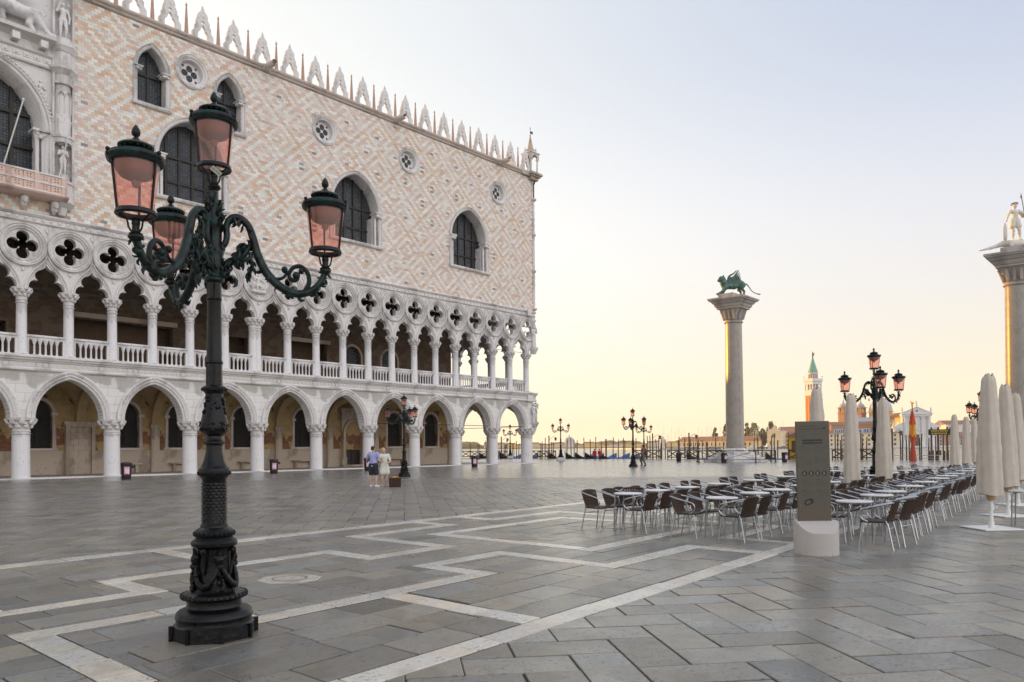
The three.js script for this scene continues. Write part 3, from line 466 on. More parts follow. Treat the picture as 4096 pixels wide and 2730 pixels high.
  {
    const BW = 0.398, BH = 0.1952, rows = Math.floor((30.48 - 16.18) / BH), list = [];
    const WH = [[0.74, 0.71, 0.65], [0.78, 0.75, 0.69], [0.70, 0.665, 0.60]], PK = [[0.69, 0.54, 0.475], [0.65, 0.49, 0.425], [0.71, 0.58, 0.52]], OR = [[0.69, 0.51, 0.39], [0.64, 0.45, 0.33], [0.71, 0.545, 0.43]], GR = [[0.28, 0.26, 0.245], [0.36, 0.335, 0.315]];
    const N8 = 8, md = (a) => ((a % N8) + N8) % N8 - 4;
    for (let j = 0; j < rows; j++) for (let k = -24; k < 125; k++) {
      const xi = 2 * k + (j & 1), x = xi * BW / 2, y = 16.19 + (j + 0.5) * BH; if (x > S1 + 0.2 || x < -5 || blocked(x, y)) continue;
      const p = (xi + j) / 2, q = (xi - j) / 2, P8 = md(Math.floor(p)), Q8 = md(Math.floor(q)), m = Math.max(Math.abs(P8 + 0.0), Math.abs(Q8)), cell = (Math.floor((Math.floor(p) + 4) / N8) + Math.floor((Math.floor(q) + 4) / N8)) & 1;
      let set; const ci = Math.floor((Math.floor(p) + 4) / N8), cj = Math.floor((Math.floor(q) + 4) / N8), warm = (rnd() < 0.22 ? rnd() : hash(ci, cj, m)) < 0.40 + 0.2 * Math.sin(x * 0.21 + 1.2) * Math.sin(y * 0.5) + (x < 12 ? 0.25 : 0) ? OR : PK;
      if (m === 0) set = cell ? WH : (P8 === 0 && Q8 === 0 ? warm : WH); else if (m === 1) set = cell ? (rnd() < 0.35 ? GR : PK) : WH; else if (m === 2) set = warm; else if (m === 3) set = WH; else set = warm;
      if (m === 1 && cell && (P8 !== 0 && Q8 !== 0)) set = WH;
      if (rnd() < 0.045) set = set === WH ? warm : WH;
      const k0 = rnd(0.93, 1.06), c = pick(set).map((v) => v * k0);
      let x0 = x - BW / 2 + 0.004, x1 = x + BW / 2 - 0.004; if (x1 > S1 + 0.36) x1 = S1 + 0.36;
      const d = rnd(-0.006, 0.008);
      list.push({ x, y, g: paint(norm(bx(x0, x1, y - BH / 2 + 0.004, y + BH / 2 - 0.004, ZF - 0.06, ZF + d)), c) });
    }
    list.sort((a, b) => (a.x + 15) ** 2 + (a.y) ** 2 - (b.x + 15) ** 2 - b.y ** 2);
    const vis = (b) => b.x > 2.2 && b.x < 10; const near = list.filter(vis).slice(0, 290), set = new Set(near);
    near.forEach((b) => mesh('brick', b.g, M.brick, wall));
    const m = mesh('farther_bricks', mergeGeometries(list.filter((b) => !set.has(b)).map((b) => b.g)), M.brick, wall); m.userData.kind = 'stuff';
  }
  // window frames, wooden bars, leaded glass
  const frameG = (w, proud, deep, wide) => {
    const a = outline(w), g = [sweep(a, [[-0.02, deep], [-0.02, ZF - 0.5], [-0.02 + 0.0, ZF + proud * 0.3], [wide * 0.25, ZF + proud], [wide * 0.45, ZF + proud * 0.5], [wide * 0.6, ZF + proud * 0.7], [wide * 0.85, ZF + proud * 1.05], [wide, ZF + proud * 0.6], [wide, ZF - 0.05]].map(([r, z]) => [r, z]))];
    g.push(mould([[deep, w.sill - 0.22], [ZF + proud * 1.7, w.sill - 0.22], [ZF + proud * 2.2, w.sill - 0.1], [ZF + proud * 2.2, w.sill + 0.0], [deep, w.sill + 0.02]], -w.hw - wide - 0.05, w.hw + wide + 0.05));
    return g;
  };
  const ropeAlong = (w, off, r, n) => archPts(w.hw, w.rise, w.spr, n, off).concat(Array.from({ length: Math.round((w.spr - w.sill) / (r * 1.7)) }, (_, i) => [w.hw + off, w.spr - i * r * 1.7]), Array.from({ length: Math.round((w.spr - w.sill) / (r * 1.7)) }, (_, i) => [-w.hw - off, w.spr - i * r * 1.7])).map(([x, y]) => ico(r, x, y, ZF + 0.12, 1, 1, 0.8, 0));
  const impost = (x, y, s) => [rbox(0.62 * s, 0.34 * s, 0.8 * s, 0.05, x, y, ZF - 0.15), [0, 1, 2, 3, 4].map((k) => ico(0.12 * s, x + rnd(-0.25, 0.25) * s, y + rnd(-0.1, 0.12), ZF + 0.24 * s, 1, 1, 0.7, 1)), bx(x - 0.4 * s, x + 0.4 * s, y + 0.16 * s, y + 0.26 * s, ZF - 0.6, ZF + 0.32 * s)];
  const bigFrame = MG([frameG(BIG, 0.12, ZF - 1.25, 0.30), ropeAlong(BIG, 0.26, 0.06, 34), impost(2.3, 21.75, 1), impost(-2.3, 21.75, 1),
    rod([2.12, 19.15, ZF - 0.2], [2.12, 21.6, ZF - 0.2], 0.13, 12), rod([-2.12, 19.15, ZF - 0.2], [-2.12, 21.6, ZF - 0.2], 0.13, 12), bx(1.95, 2.36, 19.13, 21.6, ZF - 1.2, ZF - 0.4), bx(-2.36, -1.95, 19.13, 21.6, ZF - 1.2, ZF - 0.4)]);
  const smallFrame = MG([frameG(SMALL, 0.10, ZF - 0.95, 0.26), ropeAlong(SMALL, 0.23, 0.05, 22), impost(0.9, 27.35, 0.7), impost(-0.9, 27.35, 0.7)]);
  const glassOf = (w, z) => { const g = new THREE.ShapeGeometry(shp(outline(w)), 1); tr(g, 0, 0, z); return norm(g); };
  const barsOf = (w, xs, ys, z, r) => { const cc = Math.max(0, (w.rise ** 2 - w.hw ** 2) / (2 * w.hw)), R = w.hw + cc, top = (x) => w.spr + Math.sqrt(Math.max(0, R * R - (Math.abs(x) + cc) ** 2)), half = (y) => y < w.spr ? w.hw : Math.sqrt(Math.max(0, R * R - (y - w.spr) ** 2)) - cc; return [xs.map((x) => bx(x - r, x + r, w.sill, top(x), z, z + 0.1)), ys.map((y) => bx(-half(y), half(y), y - r * 0.8, y + r * 0.8, z + 0.005, z + 0.12)), bx(-w.hw, -w.hw + 0.09, w.sill, w.spr + 0.5, z, z + 0.09), bx(w.hw - 0.09, w.hw, w.sill, w.spr + 0.5, z, z + 0.09), bx(-w.hw, w.hw, w.sill, w.sill + 0.09, z, z + 0.1)]; };
  const bigGlass = glassOf(BIG, ZF - 1.1), bigBars = barsOf(BIG, [-1.43, -0.48, 0.48, 1.43], [20.55, 22.3], ZF - 1.09, 0.085);
  const smallGlass = glassOf(SMALL, ZF - 0.8), smallBars = barsOf(SMALL, [0], [27.3], ZF - 0.79, 0.06);
  const winParts = (c, frame, glass, bars, name) => { const g = grp(name, wall, [c, 0, 0]); mesh('stone_frame', frame, M.marble, g); mesh('leaded_glass', glass, M.bull, g); for (const b of bars.flat()) mesh('wooden_bar', norm(b), M.darkWood, g); };
  for (const c of bigW) winParts(c, bigFrame, bigGlass, bigBars, 'pointed_window');
  for (const c of smallW) winParts(c, smallFrame, smallGlass, smallBars, 'narrow_window');
  const ocuRing = MG([sweep(circ(0.80, 36), [[0, ZF - 0.55], [0, ZF - 0.1], [0.05, ZF + 0.0], [0.14, ZF + 0.02], [0.2, ZF + 0.1], [0.28, ZF + 0.12], [0.34, ZF + 0.08], [0.38, ZF + 0.13], [0.40, ZF + 0.05], [0.40, ZF - 0.04]], true)]);
  const ocuTr = (() => { const s = shp(circ(0.84, 30).reverse()); s.holes.push(hole(circ(0.24, 14, 0.34, 0)), hole(circ(0.24, 14, -0.34, 0)), hole(circ(0.24, 14, 0, 0.34)), hole(circ(0.24, 14, 0, -0.34)), hole(circ(0.09, 10, 0.47, 0.47)), hole(circ(0.09, 10, -0.47, 0.47)), hole(circ(0.09, 10, 0.47, -0.47)), hole(circ(0.09, 10, -0.47, -0.47))); return MG([extr(s, 0.12, ZF - 0.48, 6)]); })();
  const ocuGlass = norm(tr(new THREE.CircleGeometry(0.86, 28), 0, 0, ZF - 0.46 + 0.03));
  for (const [x, y] of oculi) { const g = grp('round_window', wall, [x, y, 0]); mesh('moulded_ring', ocuRing, M.marble, g); mesh('quatrefoil_tracery', ocuTr, M.marble, g); mesh('leaded_glass', ocuGlass, M.bull, g); }
  // ---- cornice, spouts, crenellation
  const prof3 = [[-1, 30.5], [0.34, 30.5], [0.42, 30.56], [0.46, 30.66], [0.55, 30.7], [0.62, 30.78], [0.64, 30.88], [0.56, 30.93], [-1, 30.93]];
  mesh('cornice', MG([mould(prof3, -9, S1 + 0.4)]), M.corn, P);
  { const g = mesh('cornice', MG([mould(prof3, -0.6, 60)]), M.corn, P); g.position.set(46.8, 0, 0); g.rotation.y = PI / 2; }
  const spout = MG([tr(new THREE.CylinderGeometry(0.22, 0.26, 1.2, 12, 1, true, PI * 0.62, PI * 1.76).rotateX(PI / 2), 0, 0, 0.6), tr(new THREE.CylinderGeometry(0.15, 0.18, 1.2, 12, 1, true, PI * 0.62, PI * 1.76).rotateX(PI / 2), 0, 0.02, 0.6), bx(-0.3, 0.3, -0.25, 0.2, -0.3, 0.1)]);
  for (const s of [3.5, 16.13, 28.88, 42.58]) mesh('water_spout', spout, M.corn, P, [s, 30.78, 0.5]);
  const mer = (() => {
    const h = [[0.78, 0], [0.78, 0.42], [0.66, 0.56], [0.60, 0.62], [0.60, 0.92], [0.50, 1.02], [0.50, 1.30], [0.30, 1.36], [0.36, 1.50], [0.37, 1.68], [0.30, 1.88], [0.16, 2.02], [0.09, 2.12], [0.085, 2.24]];
    const s = shp([[0.36, 0], ...h, ...h.map(([x, y]) => [-x, y]).reverse(), [-0.36, 0], [-0.36, 0.40], [-0.28, 0.55], [-0.19, 0.63], [-0.15, 0.80], [0, 0.98], [0.15, 0.80], [0.19, 0.63], [0.28, 0.55], [0.36, 0.40]]);
    s.holes.push(hole(circ(0.105, 12, 0, 1.2)));
    return MG([extr(s, 0.22, -0.11, 4, 0.025), ico(0.075, 0, 2.33, 0, 1, 1.2, 1), rod([0, 2.2, 0], [0, 2.5, 0], 0.02), [1, -1].map((m) => [ico(0.055, m * 0.42, 1.42, 0), rod([m * 0.42, 1.28, 0], [m * 0.42, 1.52, 0], 0.018)]), ico(0.12, 0.05, 1.62, 0.1, 0.9, 1.2, 0.4), ico(0.07, -0.14, 1.72, 0.1, 0.9, 1.2, 0.4)]);
  })();
  const spike = MG([tr(new THREE.CylinderGeometry(0.05, 0.15, 1.95, 6), 0, 0.98, 0), ico(0.075, 0, 2.05, 0, 1, 1.2, 1), cyl(0.02, 0.02, 0.3, 5, 0, 1.95)]);
  const MP = 2.356, M0 = 46.47 - 20 * MP;
  for (let k = 0; k <= 20; k++) { mesh('merlon', mer, M.marble, P, [M0 + k * MP, 30.93, 0.42]); mesh('spike_pinnacle', spike, M.pinkSpike, P, [M0 + (k - 0.5) * MP, 30.93, 0.42]); }
  for (let k = 1; k <= 8; k++) { mesh('merlon', mer, M.marble, P, [46.92, 30.93, 0.2 - k * MP], PI / 2); mesh('spike_pinnacle', spike, M.pinkSpike, P, [46.92, 30.93, 0.2 - (k - 0.5) * MP]); }
  // ---- the corner: twisted shaft, twin colonnettes, pinnacle tabernacle
  const tw = (h) => { const g = new THREE.CylinderGeometry(0.2, 0.2, h, 24, Math.round(h * 14)); const p = g.attributes.position; for (let i = 0; i < p.count; i++) { const a = Math.atan2(p.getZ(i), p.getX(i)), r = 0.17 + 0.035 * Math.cos(4 * a + p.getY(i) * 9); if (Math.hypot(p.getX(i), p.getZ(i)) > 0.1) { p.setX(i, r * Math.cos(a)); p.setZ(i, r * Math.sin(a)); } } g.computeVertexNormals(); return g; };
  const ringG = (y, r = 0.27) => tr(turned([[0.18, -0.16], [r, -0.06], [r + 0.04, 0], [r + 0.04, 0.1], [r, 0.14], [0.18, 0.18]], 16), 0, y, 0);
  const ck = [S1 + 0.30, 0, 0.24];
  mesh('corner_shaft', MG([tr(tw(11.9), 0, 16.3 + 5.95, 0), ringG(16.4, 0.34), ringG(20.45), ringG(24.35), ringG(28.15, 0.36)]), M.marble, P, ck);
  mesh('corner_colonnette', MG([rod([-0.16, 28.3, 0.05], [-0.16, 30, 0.05], 0.09, 10), tr(turned([[0.1, 0], [0.18, 0.2], [0.2, 0.24]], 10), -0.16, 29.85, 0.05)]), M.marble, P, ck);
  mesh('corner_colonnette', MG([rod([0.2, 28.3, -0.05], [0.2, 30, -0.05], 0.085, 10), tr(turned([[0.1, 0], [0.18, 0.2], [0.2, 0.24]], 10), 0.2, 29.85, -0.05)]), M.verdigris, P, ck);
  {
    const t = grp('corner_pinnacle', P, [S1 + 0.12, 0, 0.12]);
    mesh('corbel', MG([bx(-0.55, 0.62, 30.2, 30.52, -0.6, 0.58), bx(-0.7, 0.82, 30.52, 30.7, -0.75, 0.74), bx(-0.85, 0.98, 30.7, 30.94, -0.9, 0.9)]), M.dado, t);
    for (const [a, b] of [[1, 1], [1, -1], [-1, 1], [-1, -1]]) mesh('column', MG([rod([a * 0.5, 30.94, b * 0.5], [a * 0.5, 32.35, b * 0.5], 0.09, 10), tr(turned([[0.1, 0], [0.17, 0.2], [0.2, 0.26]], 10), a * 0.5, 32.2, b * 0.5)]), M.marble, t);
    const face = (() => { const s = shp([[-0.66, 32.4], ...archPts(0.4, 0.5, 32.45, 6), [0.66, 32.4], [0.66, 33.1], [0, 33.3], [-0.66, 33.1]]); return extr(s, 0.12, 0.52); })();
    mesh('canopy', MG([0, 1, 2, 3].map((k) => face.clone().rotateY(k * PI / 2)).concat(bx(-0.74, 0.74, 33.06, 33.16, -0.74, 0.74))), M.marble, t);
    mesh('spire', MG([tr(new THREE.CylinderGeometry(0.05, 0.42, 1.75, 8), 0, 34.15, 0), [[1, 1], [1, -1], [-1, 1], [-1, -1]].map(([a, b]) => tr(new THREE.ConeGeometry(0.1, 0.75, 6).rotateY(0), a * 0.42, 33.55, b * 0.42)), bx(-0.42, 0.42, 33.16, 33.55, -0.42, 0.42), ball(0.09, 0, 35.1, 0)]), M.dado, t);
    mesh('vane', MG([rod([0, 35, 0], [0, 36, 0], 0.022), bx(0.03, 0.42, 35.35, 35.62, -0.01, 0.01), bx(-0.1, 0.1, 35.88, 35.92, -0.015, 0.015)]), M.lead, t);
  }
  // ---- inside of the arcade: ochre back wall, pilasters, windows, doors, vault
  const IZ = -5.7, IE = 41.3;
  const openings = [], winAt = [2.6, 8.4, 12.3, 17.6, 23.3, 33.6, 38.4];
  const wS = { hw: 0.88, sill: 1.85, spr: 4.25, rise: 0.92 };
  const iw = shp([[-9, 1.6], [IE, 1.6], [IE, 6.6], [-9, 6.6]]);
  for (const c of winAt) iw.holes.push(hole(outline(wS).map(([x, y]) => [x + c, y])));
  const dS = { hw: 1.0, sill: 1.601, spr: 3.2, rise: 1.05 };
  const inner = mesh('arcade_back_wall', MG([extr(iw, 0.5, IZ - 0.5)]), M.peel, P);
  mesh('stone_dado', MG([bx(-9, 27.45, 0, 1.6, IZ - 0.5, IZ + 0.02), bx(29.65, IE, 0, 1.6, IZ - 0.5, IZ + 0.02)]), M.dado, inner);
  mesh('dado_rail', MG([bx(-9, 27.3, 1.56, 1.68, IZ, IZ + 0.07), bx(29.8, IE, 1.56, 1.68, IZ, IZ + 0.07)]), M.dado, inner);
  const iwFrame = MG([sweep(outline(wS), [[0, IZ - 0.4], [0, IZ + 0.06], [0.06, IZ + 0.09], [0.16, IZ + 0.05], [0.2, IZ + 0.1], [0.24, IZ + 0.04], [0.24, IZ - 0.05]]), bx(-1.2, -0.8, 4.12, 4.32, IZ, IZ + 0.16), bx(0.8, 1.2, 4.12, 4.32, IZ, IZ + 0.16), bx(-1.2, 1.2, 1.7, 1.86, IZ - 0.3, IZ + 0.14)]);
  const grille = (() => { const o = []; for (let k = -9; k <= 9; k++) { const f = (x0) => [[x0, 1.85], [x0 + 2.2, 4.05]]; for (const m of [1, -1]) { let a = [k * 0.22 - 1.1, 1.85], b = [k * 0.22 + 1.1, 4.05]; if (m < 0) { a = [-a[0], a[1]]; b = [-b[0], b[1]]; } const cl = (p, q) => { const t0 = Math.max(0, (-0.86 - Math.min(p[0], q[0])) / 2.2), t1 = Math.min(1, (0.86 - Math.min(p[0], q[0])) / 2.2); return [t0, t1]; }; const s = a[0] < b[0], [t0, t1] = cl(a, b); if (t1 <= t0) continue; const L = (t) => s ? [a[0] + 2.2 * t, 1.85 + 2.2 * t] : [b[0] + 2.2 * t, 4.05 - 2.2 * t]; o.push(rod([...L(t0), IZ - 0.3], [...L(t1), IZ - 0.3], 0.014, 4)); } } return MG([o, bx(-0.86, 0.86, 4.05, 4.1, IZ - 0.31, IZ - 0.28), bx(-0.03, 0.03, 1.85, 5.1, IZ - 0.32, IZ - 0.28)]); })();
  for (const c of winAt) { const g = grp('arcade_window', inner, [c, 0, 0]); mesh('stone_frame', iwFrame, M.corn, g); mesh('dark_glass', glassOf(wS, IZ - 0.42), M.dark, g); mesh('iron_grille', grille, M.iron, g); }
  // pilasters; the first is the wide walled-up doorway
  const pil = MG([bx(-0.3, 0.3, 0, 3.4, 0, 0.22), bx(-0.2, 0.2, 0.2, 3.3, 0.2, 0.28), bx(-0.36, 0.36, 3.3, 3.4, 0, 0.3), bx(-0.42, 0.42, 3.4, 3.6, 0, 0.36), bx(-0.36, 0.36, 0.05, 0.35, 0, 0.3)]);
  for (const c of [-5.2, 0, 10.4, 15.6, 20.8, 26, 31.2, 36.4, 41]) mesh('pilaster', pil, M.dado, P, [c, 0, IZ]);
  const wd = grp('walled_doorway', P, [5.2, 0, IZ]);
  mesh('jambs', MG([bx(-0.95, -0.72, 0, 3.35, 0, 0.3), bx(0.72, 0.95, 0, 3.35, 0, 0.3), bx(-1.0, 1.0, 3.35, 3.5, 0, 0.36), bx(-1.1, 1.1, 3.5, 3.7, 0, 0.44)]), M.dado, wd);
  for (let r = 0; r < 8; r++) { let x = -0.72; const cut = r % 2 ? [-0.1, 0.72] : [-0.4, 0.35, 0.72]; for (const e of cut) { mesh('stone_block', norm(bx(x + 0.006, e - 0.006, r * 0.42 + 0.006, r * 0.42 + 0.414, 0, 0.1 + rnd(0, 0.02))), M.dado, wd); x = e; } }
  // main door
  const dr = grp('arched_door', P, [28.55, 0, IZ]);
  mesh('door_surround', MG([bx(-1.25, -0.95, 0, 3.2, 0, 0.4), bx(0.95, 1.25, 0, 3.2, 0, 0.4), bx(-1.4, -0.9, 0, 0.9, 0, 0.46), bx(0.9, 1.4, 0, 0.9, 0, 0.46), sweep(archPts(0.95, 1.0, 3.2, 10), [[0, 0.02], [0, 0.38], [0.08, 0.42], [0.2, 0.36], [0.26, 0.4], [0.28, 0.02]]), extr((() => { const s = shp([[-1.3, 3.2], ...archPts(0.97, 1.02, 3.2, 10), [1.3, 3.2], [1.3, 4.4], [-1.3, 4.4]]); return s; })(), 0.2, 0.02), bx(-1.5, 1.5, 4.4, 4.6, 0, 0.5), bx(-1.35, 1.35, 4.6, 5.2, 0, 0.32), bx(-1.55, 1.55, 5.2, 5.42, 0, 0.55), [-0.9, -0.3, 0.3, 0.9].map((x) => bx(x - 0.16, x + 0.16, 4.7, 5.1, 0.3, 0.36))]), M.dado, dr);
  for (const m of [-1, 1]) mesh('door_leaf', MG([extr((() => { const a = archPts(0.95, 1.0, 3.2, 10).filter(([x]) => m * x >= 0); return shp([[m * 0.01, 0.25], [m * 0.94, 0.25], ...(m > 0 ? a.slice().reverse() : a)]); })(), 0.06, -0.3), [0, 1, 2, 3].map((k) => bx(m > 0 ? 0.12 : -0.82, m > 0 ? 0.82 : -0.12, 0.4 + k * 0.72, 0.98 + k * 0.72, -0.25, -0.21))]), M.darkWood, dr);
  mesh('door_step', MG([bx(-1.4, 1.4, 0, 0.2, -0.3, 0.7)]), M.dado, dr);
  mesh('door_recess', MG([bx(-1.1, 1.1, 0, 4.4, -0.5, -0.34)]), M.oldBrick, dr);
  // benches along the wall
  for (const c of [8.2, 12.6, 18.2, 23.2, 33.6]) mesh('stone_bench', MG([rbox(2.3, 0.1, 0.42, 0.02, 0, 0.62, 0.25), bx(-0.9, -0.7, 0, 0.57, 0, 0.36), bx(0.7, 0.9, 0, 0.57, 0, 0.36)]), M.dado, P, [c, 0.05, IZ]);
  // groin vaults
  const vault = (() => { const n = 18, g = new THREE.PlaneGeometry(BAY, 5.4, n, n), p = g.attributes.position; for (let i = 0; i < p.count; i++) { const x = p.getX(i), y = p.getY(i), f = (t, h) => 3.7 + 2.62 * Math.sqrt(Math.max(0, 1 - (t / h) ** 2)); p.setXYZ(i, x, Math.max(f(x, 2.6), f(y, 2.7)), y); } g.computeVertexNormals(); return norm(g); })();
  for (let i = -2; i <= 7; i++) mesh('vault', vault, M.plaster, P, [(i + 0.5) * BAY, 0, -3.12]);
  mesh('vault', vault, M.plaster, P, [8.45 * BAY, 0, -3.12]);
  for (let i = 1; i <= 6; i++) mesh('vault', vault, M.plaster, P, [43.9, 0, -3.12 - i * BAY], PI / 2);
  const rib = MG([sweep(archPts(2.35, 2.4, 3.62, 12), [[0, -0.3], [0, 0.3], [0.3, 0.3]]), sweep(archPts(2.35, 2.4, 3.62, 12), [[0, -0.3], [0.3, -0.3]])]);
  for (let i = -1; i <= 8; i++) mesh('transverse_arch', rib, M.plaster, P, [i * BAY, 0, -3.05], PI / 2);
  // ---- inside of the loggia
  const lg = mesh('loggia_back_wall', (() => {
    const s = shp([[-9, 7.4], [IE, 7.4], [IE, 15.7], [-9, 15.7]]);
    for (const [a, b, c, d] of [[-0.6, 0.7, 8.4, 10.3], [4.6, 11.8, 7.5, 11.0], [15.2, 18.0, 7.5, 10.9], [21.6, 25.8, 7.5, 11.2], [35.1, 37.6, 7.5, 9.6]]) s.holes.push(hole([[a, c], [a, d], [b, d], [b, c]]));
    for (const c of [28.6, 33.0]) s.holes.push(hole(outline({ hw: 0.95, sill: 8.6, spr: 10.2, rise: 1.0 }).map(([x, y]) => [x + c, y])));
    return MG([extr(s, 0.5, IZ - 0.5)]);
  })(), M.oldBrick, P);
  for (const c of [28.6, 33.0]) { const g = grp('loggia_window', lg, [c, 0, 0]); mesh('dark_glass', glassOf({ hw: 0.95, sill: 8.6, spr: 10.2, rise: 1.0 }, IZ - 0.35), M.bull, g); mesh('stone_frame', MG([sweep(outline({ hw: 0.95, sill: 8.6, spr: 10.2, rise: 1.0 }), [[0, IZ - 0.3], [0, IZ + 0.06], [0.15, IZ + 0.1], [0.22, IZ + 0.05], [0.22, IZ - 0.02]])]), M.dado, g); }
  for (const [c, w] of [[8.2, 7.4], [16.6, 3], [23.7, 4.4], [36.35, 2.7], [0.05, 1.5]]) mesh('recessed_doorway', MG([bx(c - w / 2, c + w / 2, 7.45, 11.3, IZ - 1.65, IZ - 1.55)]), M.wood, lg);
  for (const [c, w] of [[8.2, 7.2], [23.7, 4.2]]) mesh('timber_lintel', MG([bx(c - w / 2 - 0.3, c + w / 2 + 0.3, 11.1, 11.45, IZ - 0.1, IZ + 0.12)]), M.dado, lg);
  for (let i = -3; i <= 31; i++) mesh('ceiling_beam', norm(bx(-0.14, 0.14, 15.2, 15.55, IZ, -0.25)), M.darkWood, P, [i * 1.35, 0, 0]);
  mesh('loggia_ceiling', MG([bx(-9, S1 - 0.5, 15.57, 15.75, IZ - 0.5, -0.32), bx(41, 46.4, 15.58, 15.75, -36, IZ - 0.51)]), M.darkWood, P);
  // ---- bulk of the building behind (also what keeps the sun off the square)
  mesh('inner_wing', MG([bx(-9, IE - 0.02, 0, 15.7, -45, IZ - 1.7), bx(IE - 0.5, IE, 0, 15.7, -45, IZ - 0.5)]), M.oldBrick, P);
  mesh('upper_storey', MG([bx(-9, S1 - 0.2, 16.2, 30.6, -62, ZF - 1.34)]), M.mortar, P);
  mesh('south_brick_wall', MG([bx(S1 - 0.19, S1 + 0.36, 16.18, 30.5, -62, ZF - 1.34)]), M.red, P);
  mesh('south_inner_wall', MG([bx(IE - 0.01, IE + 0.01, 0, 6.6, -36, IZ - 0.5), bx(IE - 0.01, IE + 0.01, 7.44, 15.6, -36, IZ - 0.5)]), M.oldBrick, P);
  mesh('north_wing', MG([bx(-60, -9.01, 0, 30.6, -62, 0.28)]), M.ashlar, P);
  mesh('east_end', MG([bx(40, 46.4, 0, 16.2, -62, -36.4)]), M.ashlar, P);
}
// ---------------------------------------------------------------- bodies: capsules joined smoothly and meshed
// bones: [ax, ay, az, ra, bx, by, bz, rb] in metres
function sdfMesh(bones, cell = 0.025, k = 0.03) {
  let lo = [1e9, 1e9, 1e9], hi = [-1e9, -1e9, -1e9];
  for (const b of bones) for (let i = 0; i < 3; i++) { lo[i] = Math.min(lo[i], b[i] - b[3], b[4 + i] - b[7]); hi[i] = Math.max(hi[i], b[i] + b[3], b[4 + i] + b[7]); }
  const c = [0, 1, 2].map((i) => (lo[i] + hi[i]) / 2), half = Math.max(...[0, 1, 2].map((i) => (hi[i] - lo[i]) / 2)) + cell * 4;
  const n = Math.min(150, Math.ceil(2 * half / cell)), mc = new MarchingCubes(n, std({}), false, false, 300000);
  mc.isolation = 0; const f = mc.field, s = 2 * half / n; f.fill(-1);
  const D = new Float32Array(n * n * n).fill(1);
  for (const b of bones) {
    const [ax, ay, az, ra, bx0, by, bz, rb] = b, dx = bx0 - ax, dy = by - ay, dz = bz - az, L = dx * dx + dy * dy + dz * dz || 1e-9, m = Math.max(ra, rb) + 4 * k + 2 * s;
    const r0 = [0, 1, 2].map((i) => Math.max(0, Math.floor((Math.min(b[i], b[4 + i]) - m - c[i] + half) / s))), r1 = [0, 1, 2].map((i) => Math.min(n - 1, Math.ceil((Math.max(b[i], b[4 + i]) + m - c[i] + half) / s)));
    for (let z = r0[2]; z <= r1[2]; z++) for (let y = r0[1]; y <= r1[1]; y++) for (let x = r0[0]; x <= r1[0]; x++) {
      const px = (x - n / 2) * s + c[0], py = (y - n / 2) * s + c[1], pz = (z - n / 2) * s + c[2];
      let t = ((px - ax) * dx + (py - ay) * dy + (pz - az) * dz) / L; t = t < 0 ? 0 : t > 1 ? 1 : t;
      const d = Math.hypot(px - ax - dx * t, py - ay - dy * t, pz - az - dz * t) - (ra + (rb - ra) * t), i = x + n * y + n * n * z, o = D[i];
      const h = Math.max(0, k - Math.abs(o - d)) / k; D[i] = Math.min(o, d) - h * h * k * 0.25;
    }
  }
  for (let i = 0; i < f.length; i++) f[i] = -D[i];
  mc.update();
  const cnt = mc.count, pos = new Float32Array(cnt * 3), nor = new Float32Array(cnt * 3);
  for (let i = 0; i < cnt * 3; i++) { pos[i] = mc.positionArray[i] * half + c[i % 3]; nor[i] = mc.normalArray[i]; }
  const g = new THREE.BufferGeometry(); g.setAttribute('position', new THREE.BufferAttribute(pos, 3));
  const q = mergeVertices(g, cell * 0.05); q.computeVertexNormals(); return norm(q);
}
const B = (a, ra, b, rb) => [...a, ra, ...b, rb];
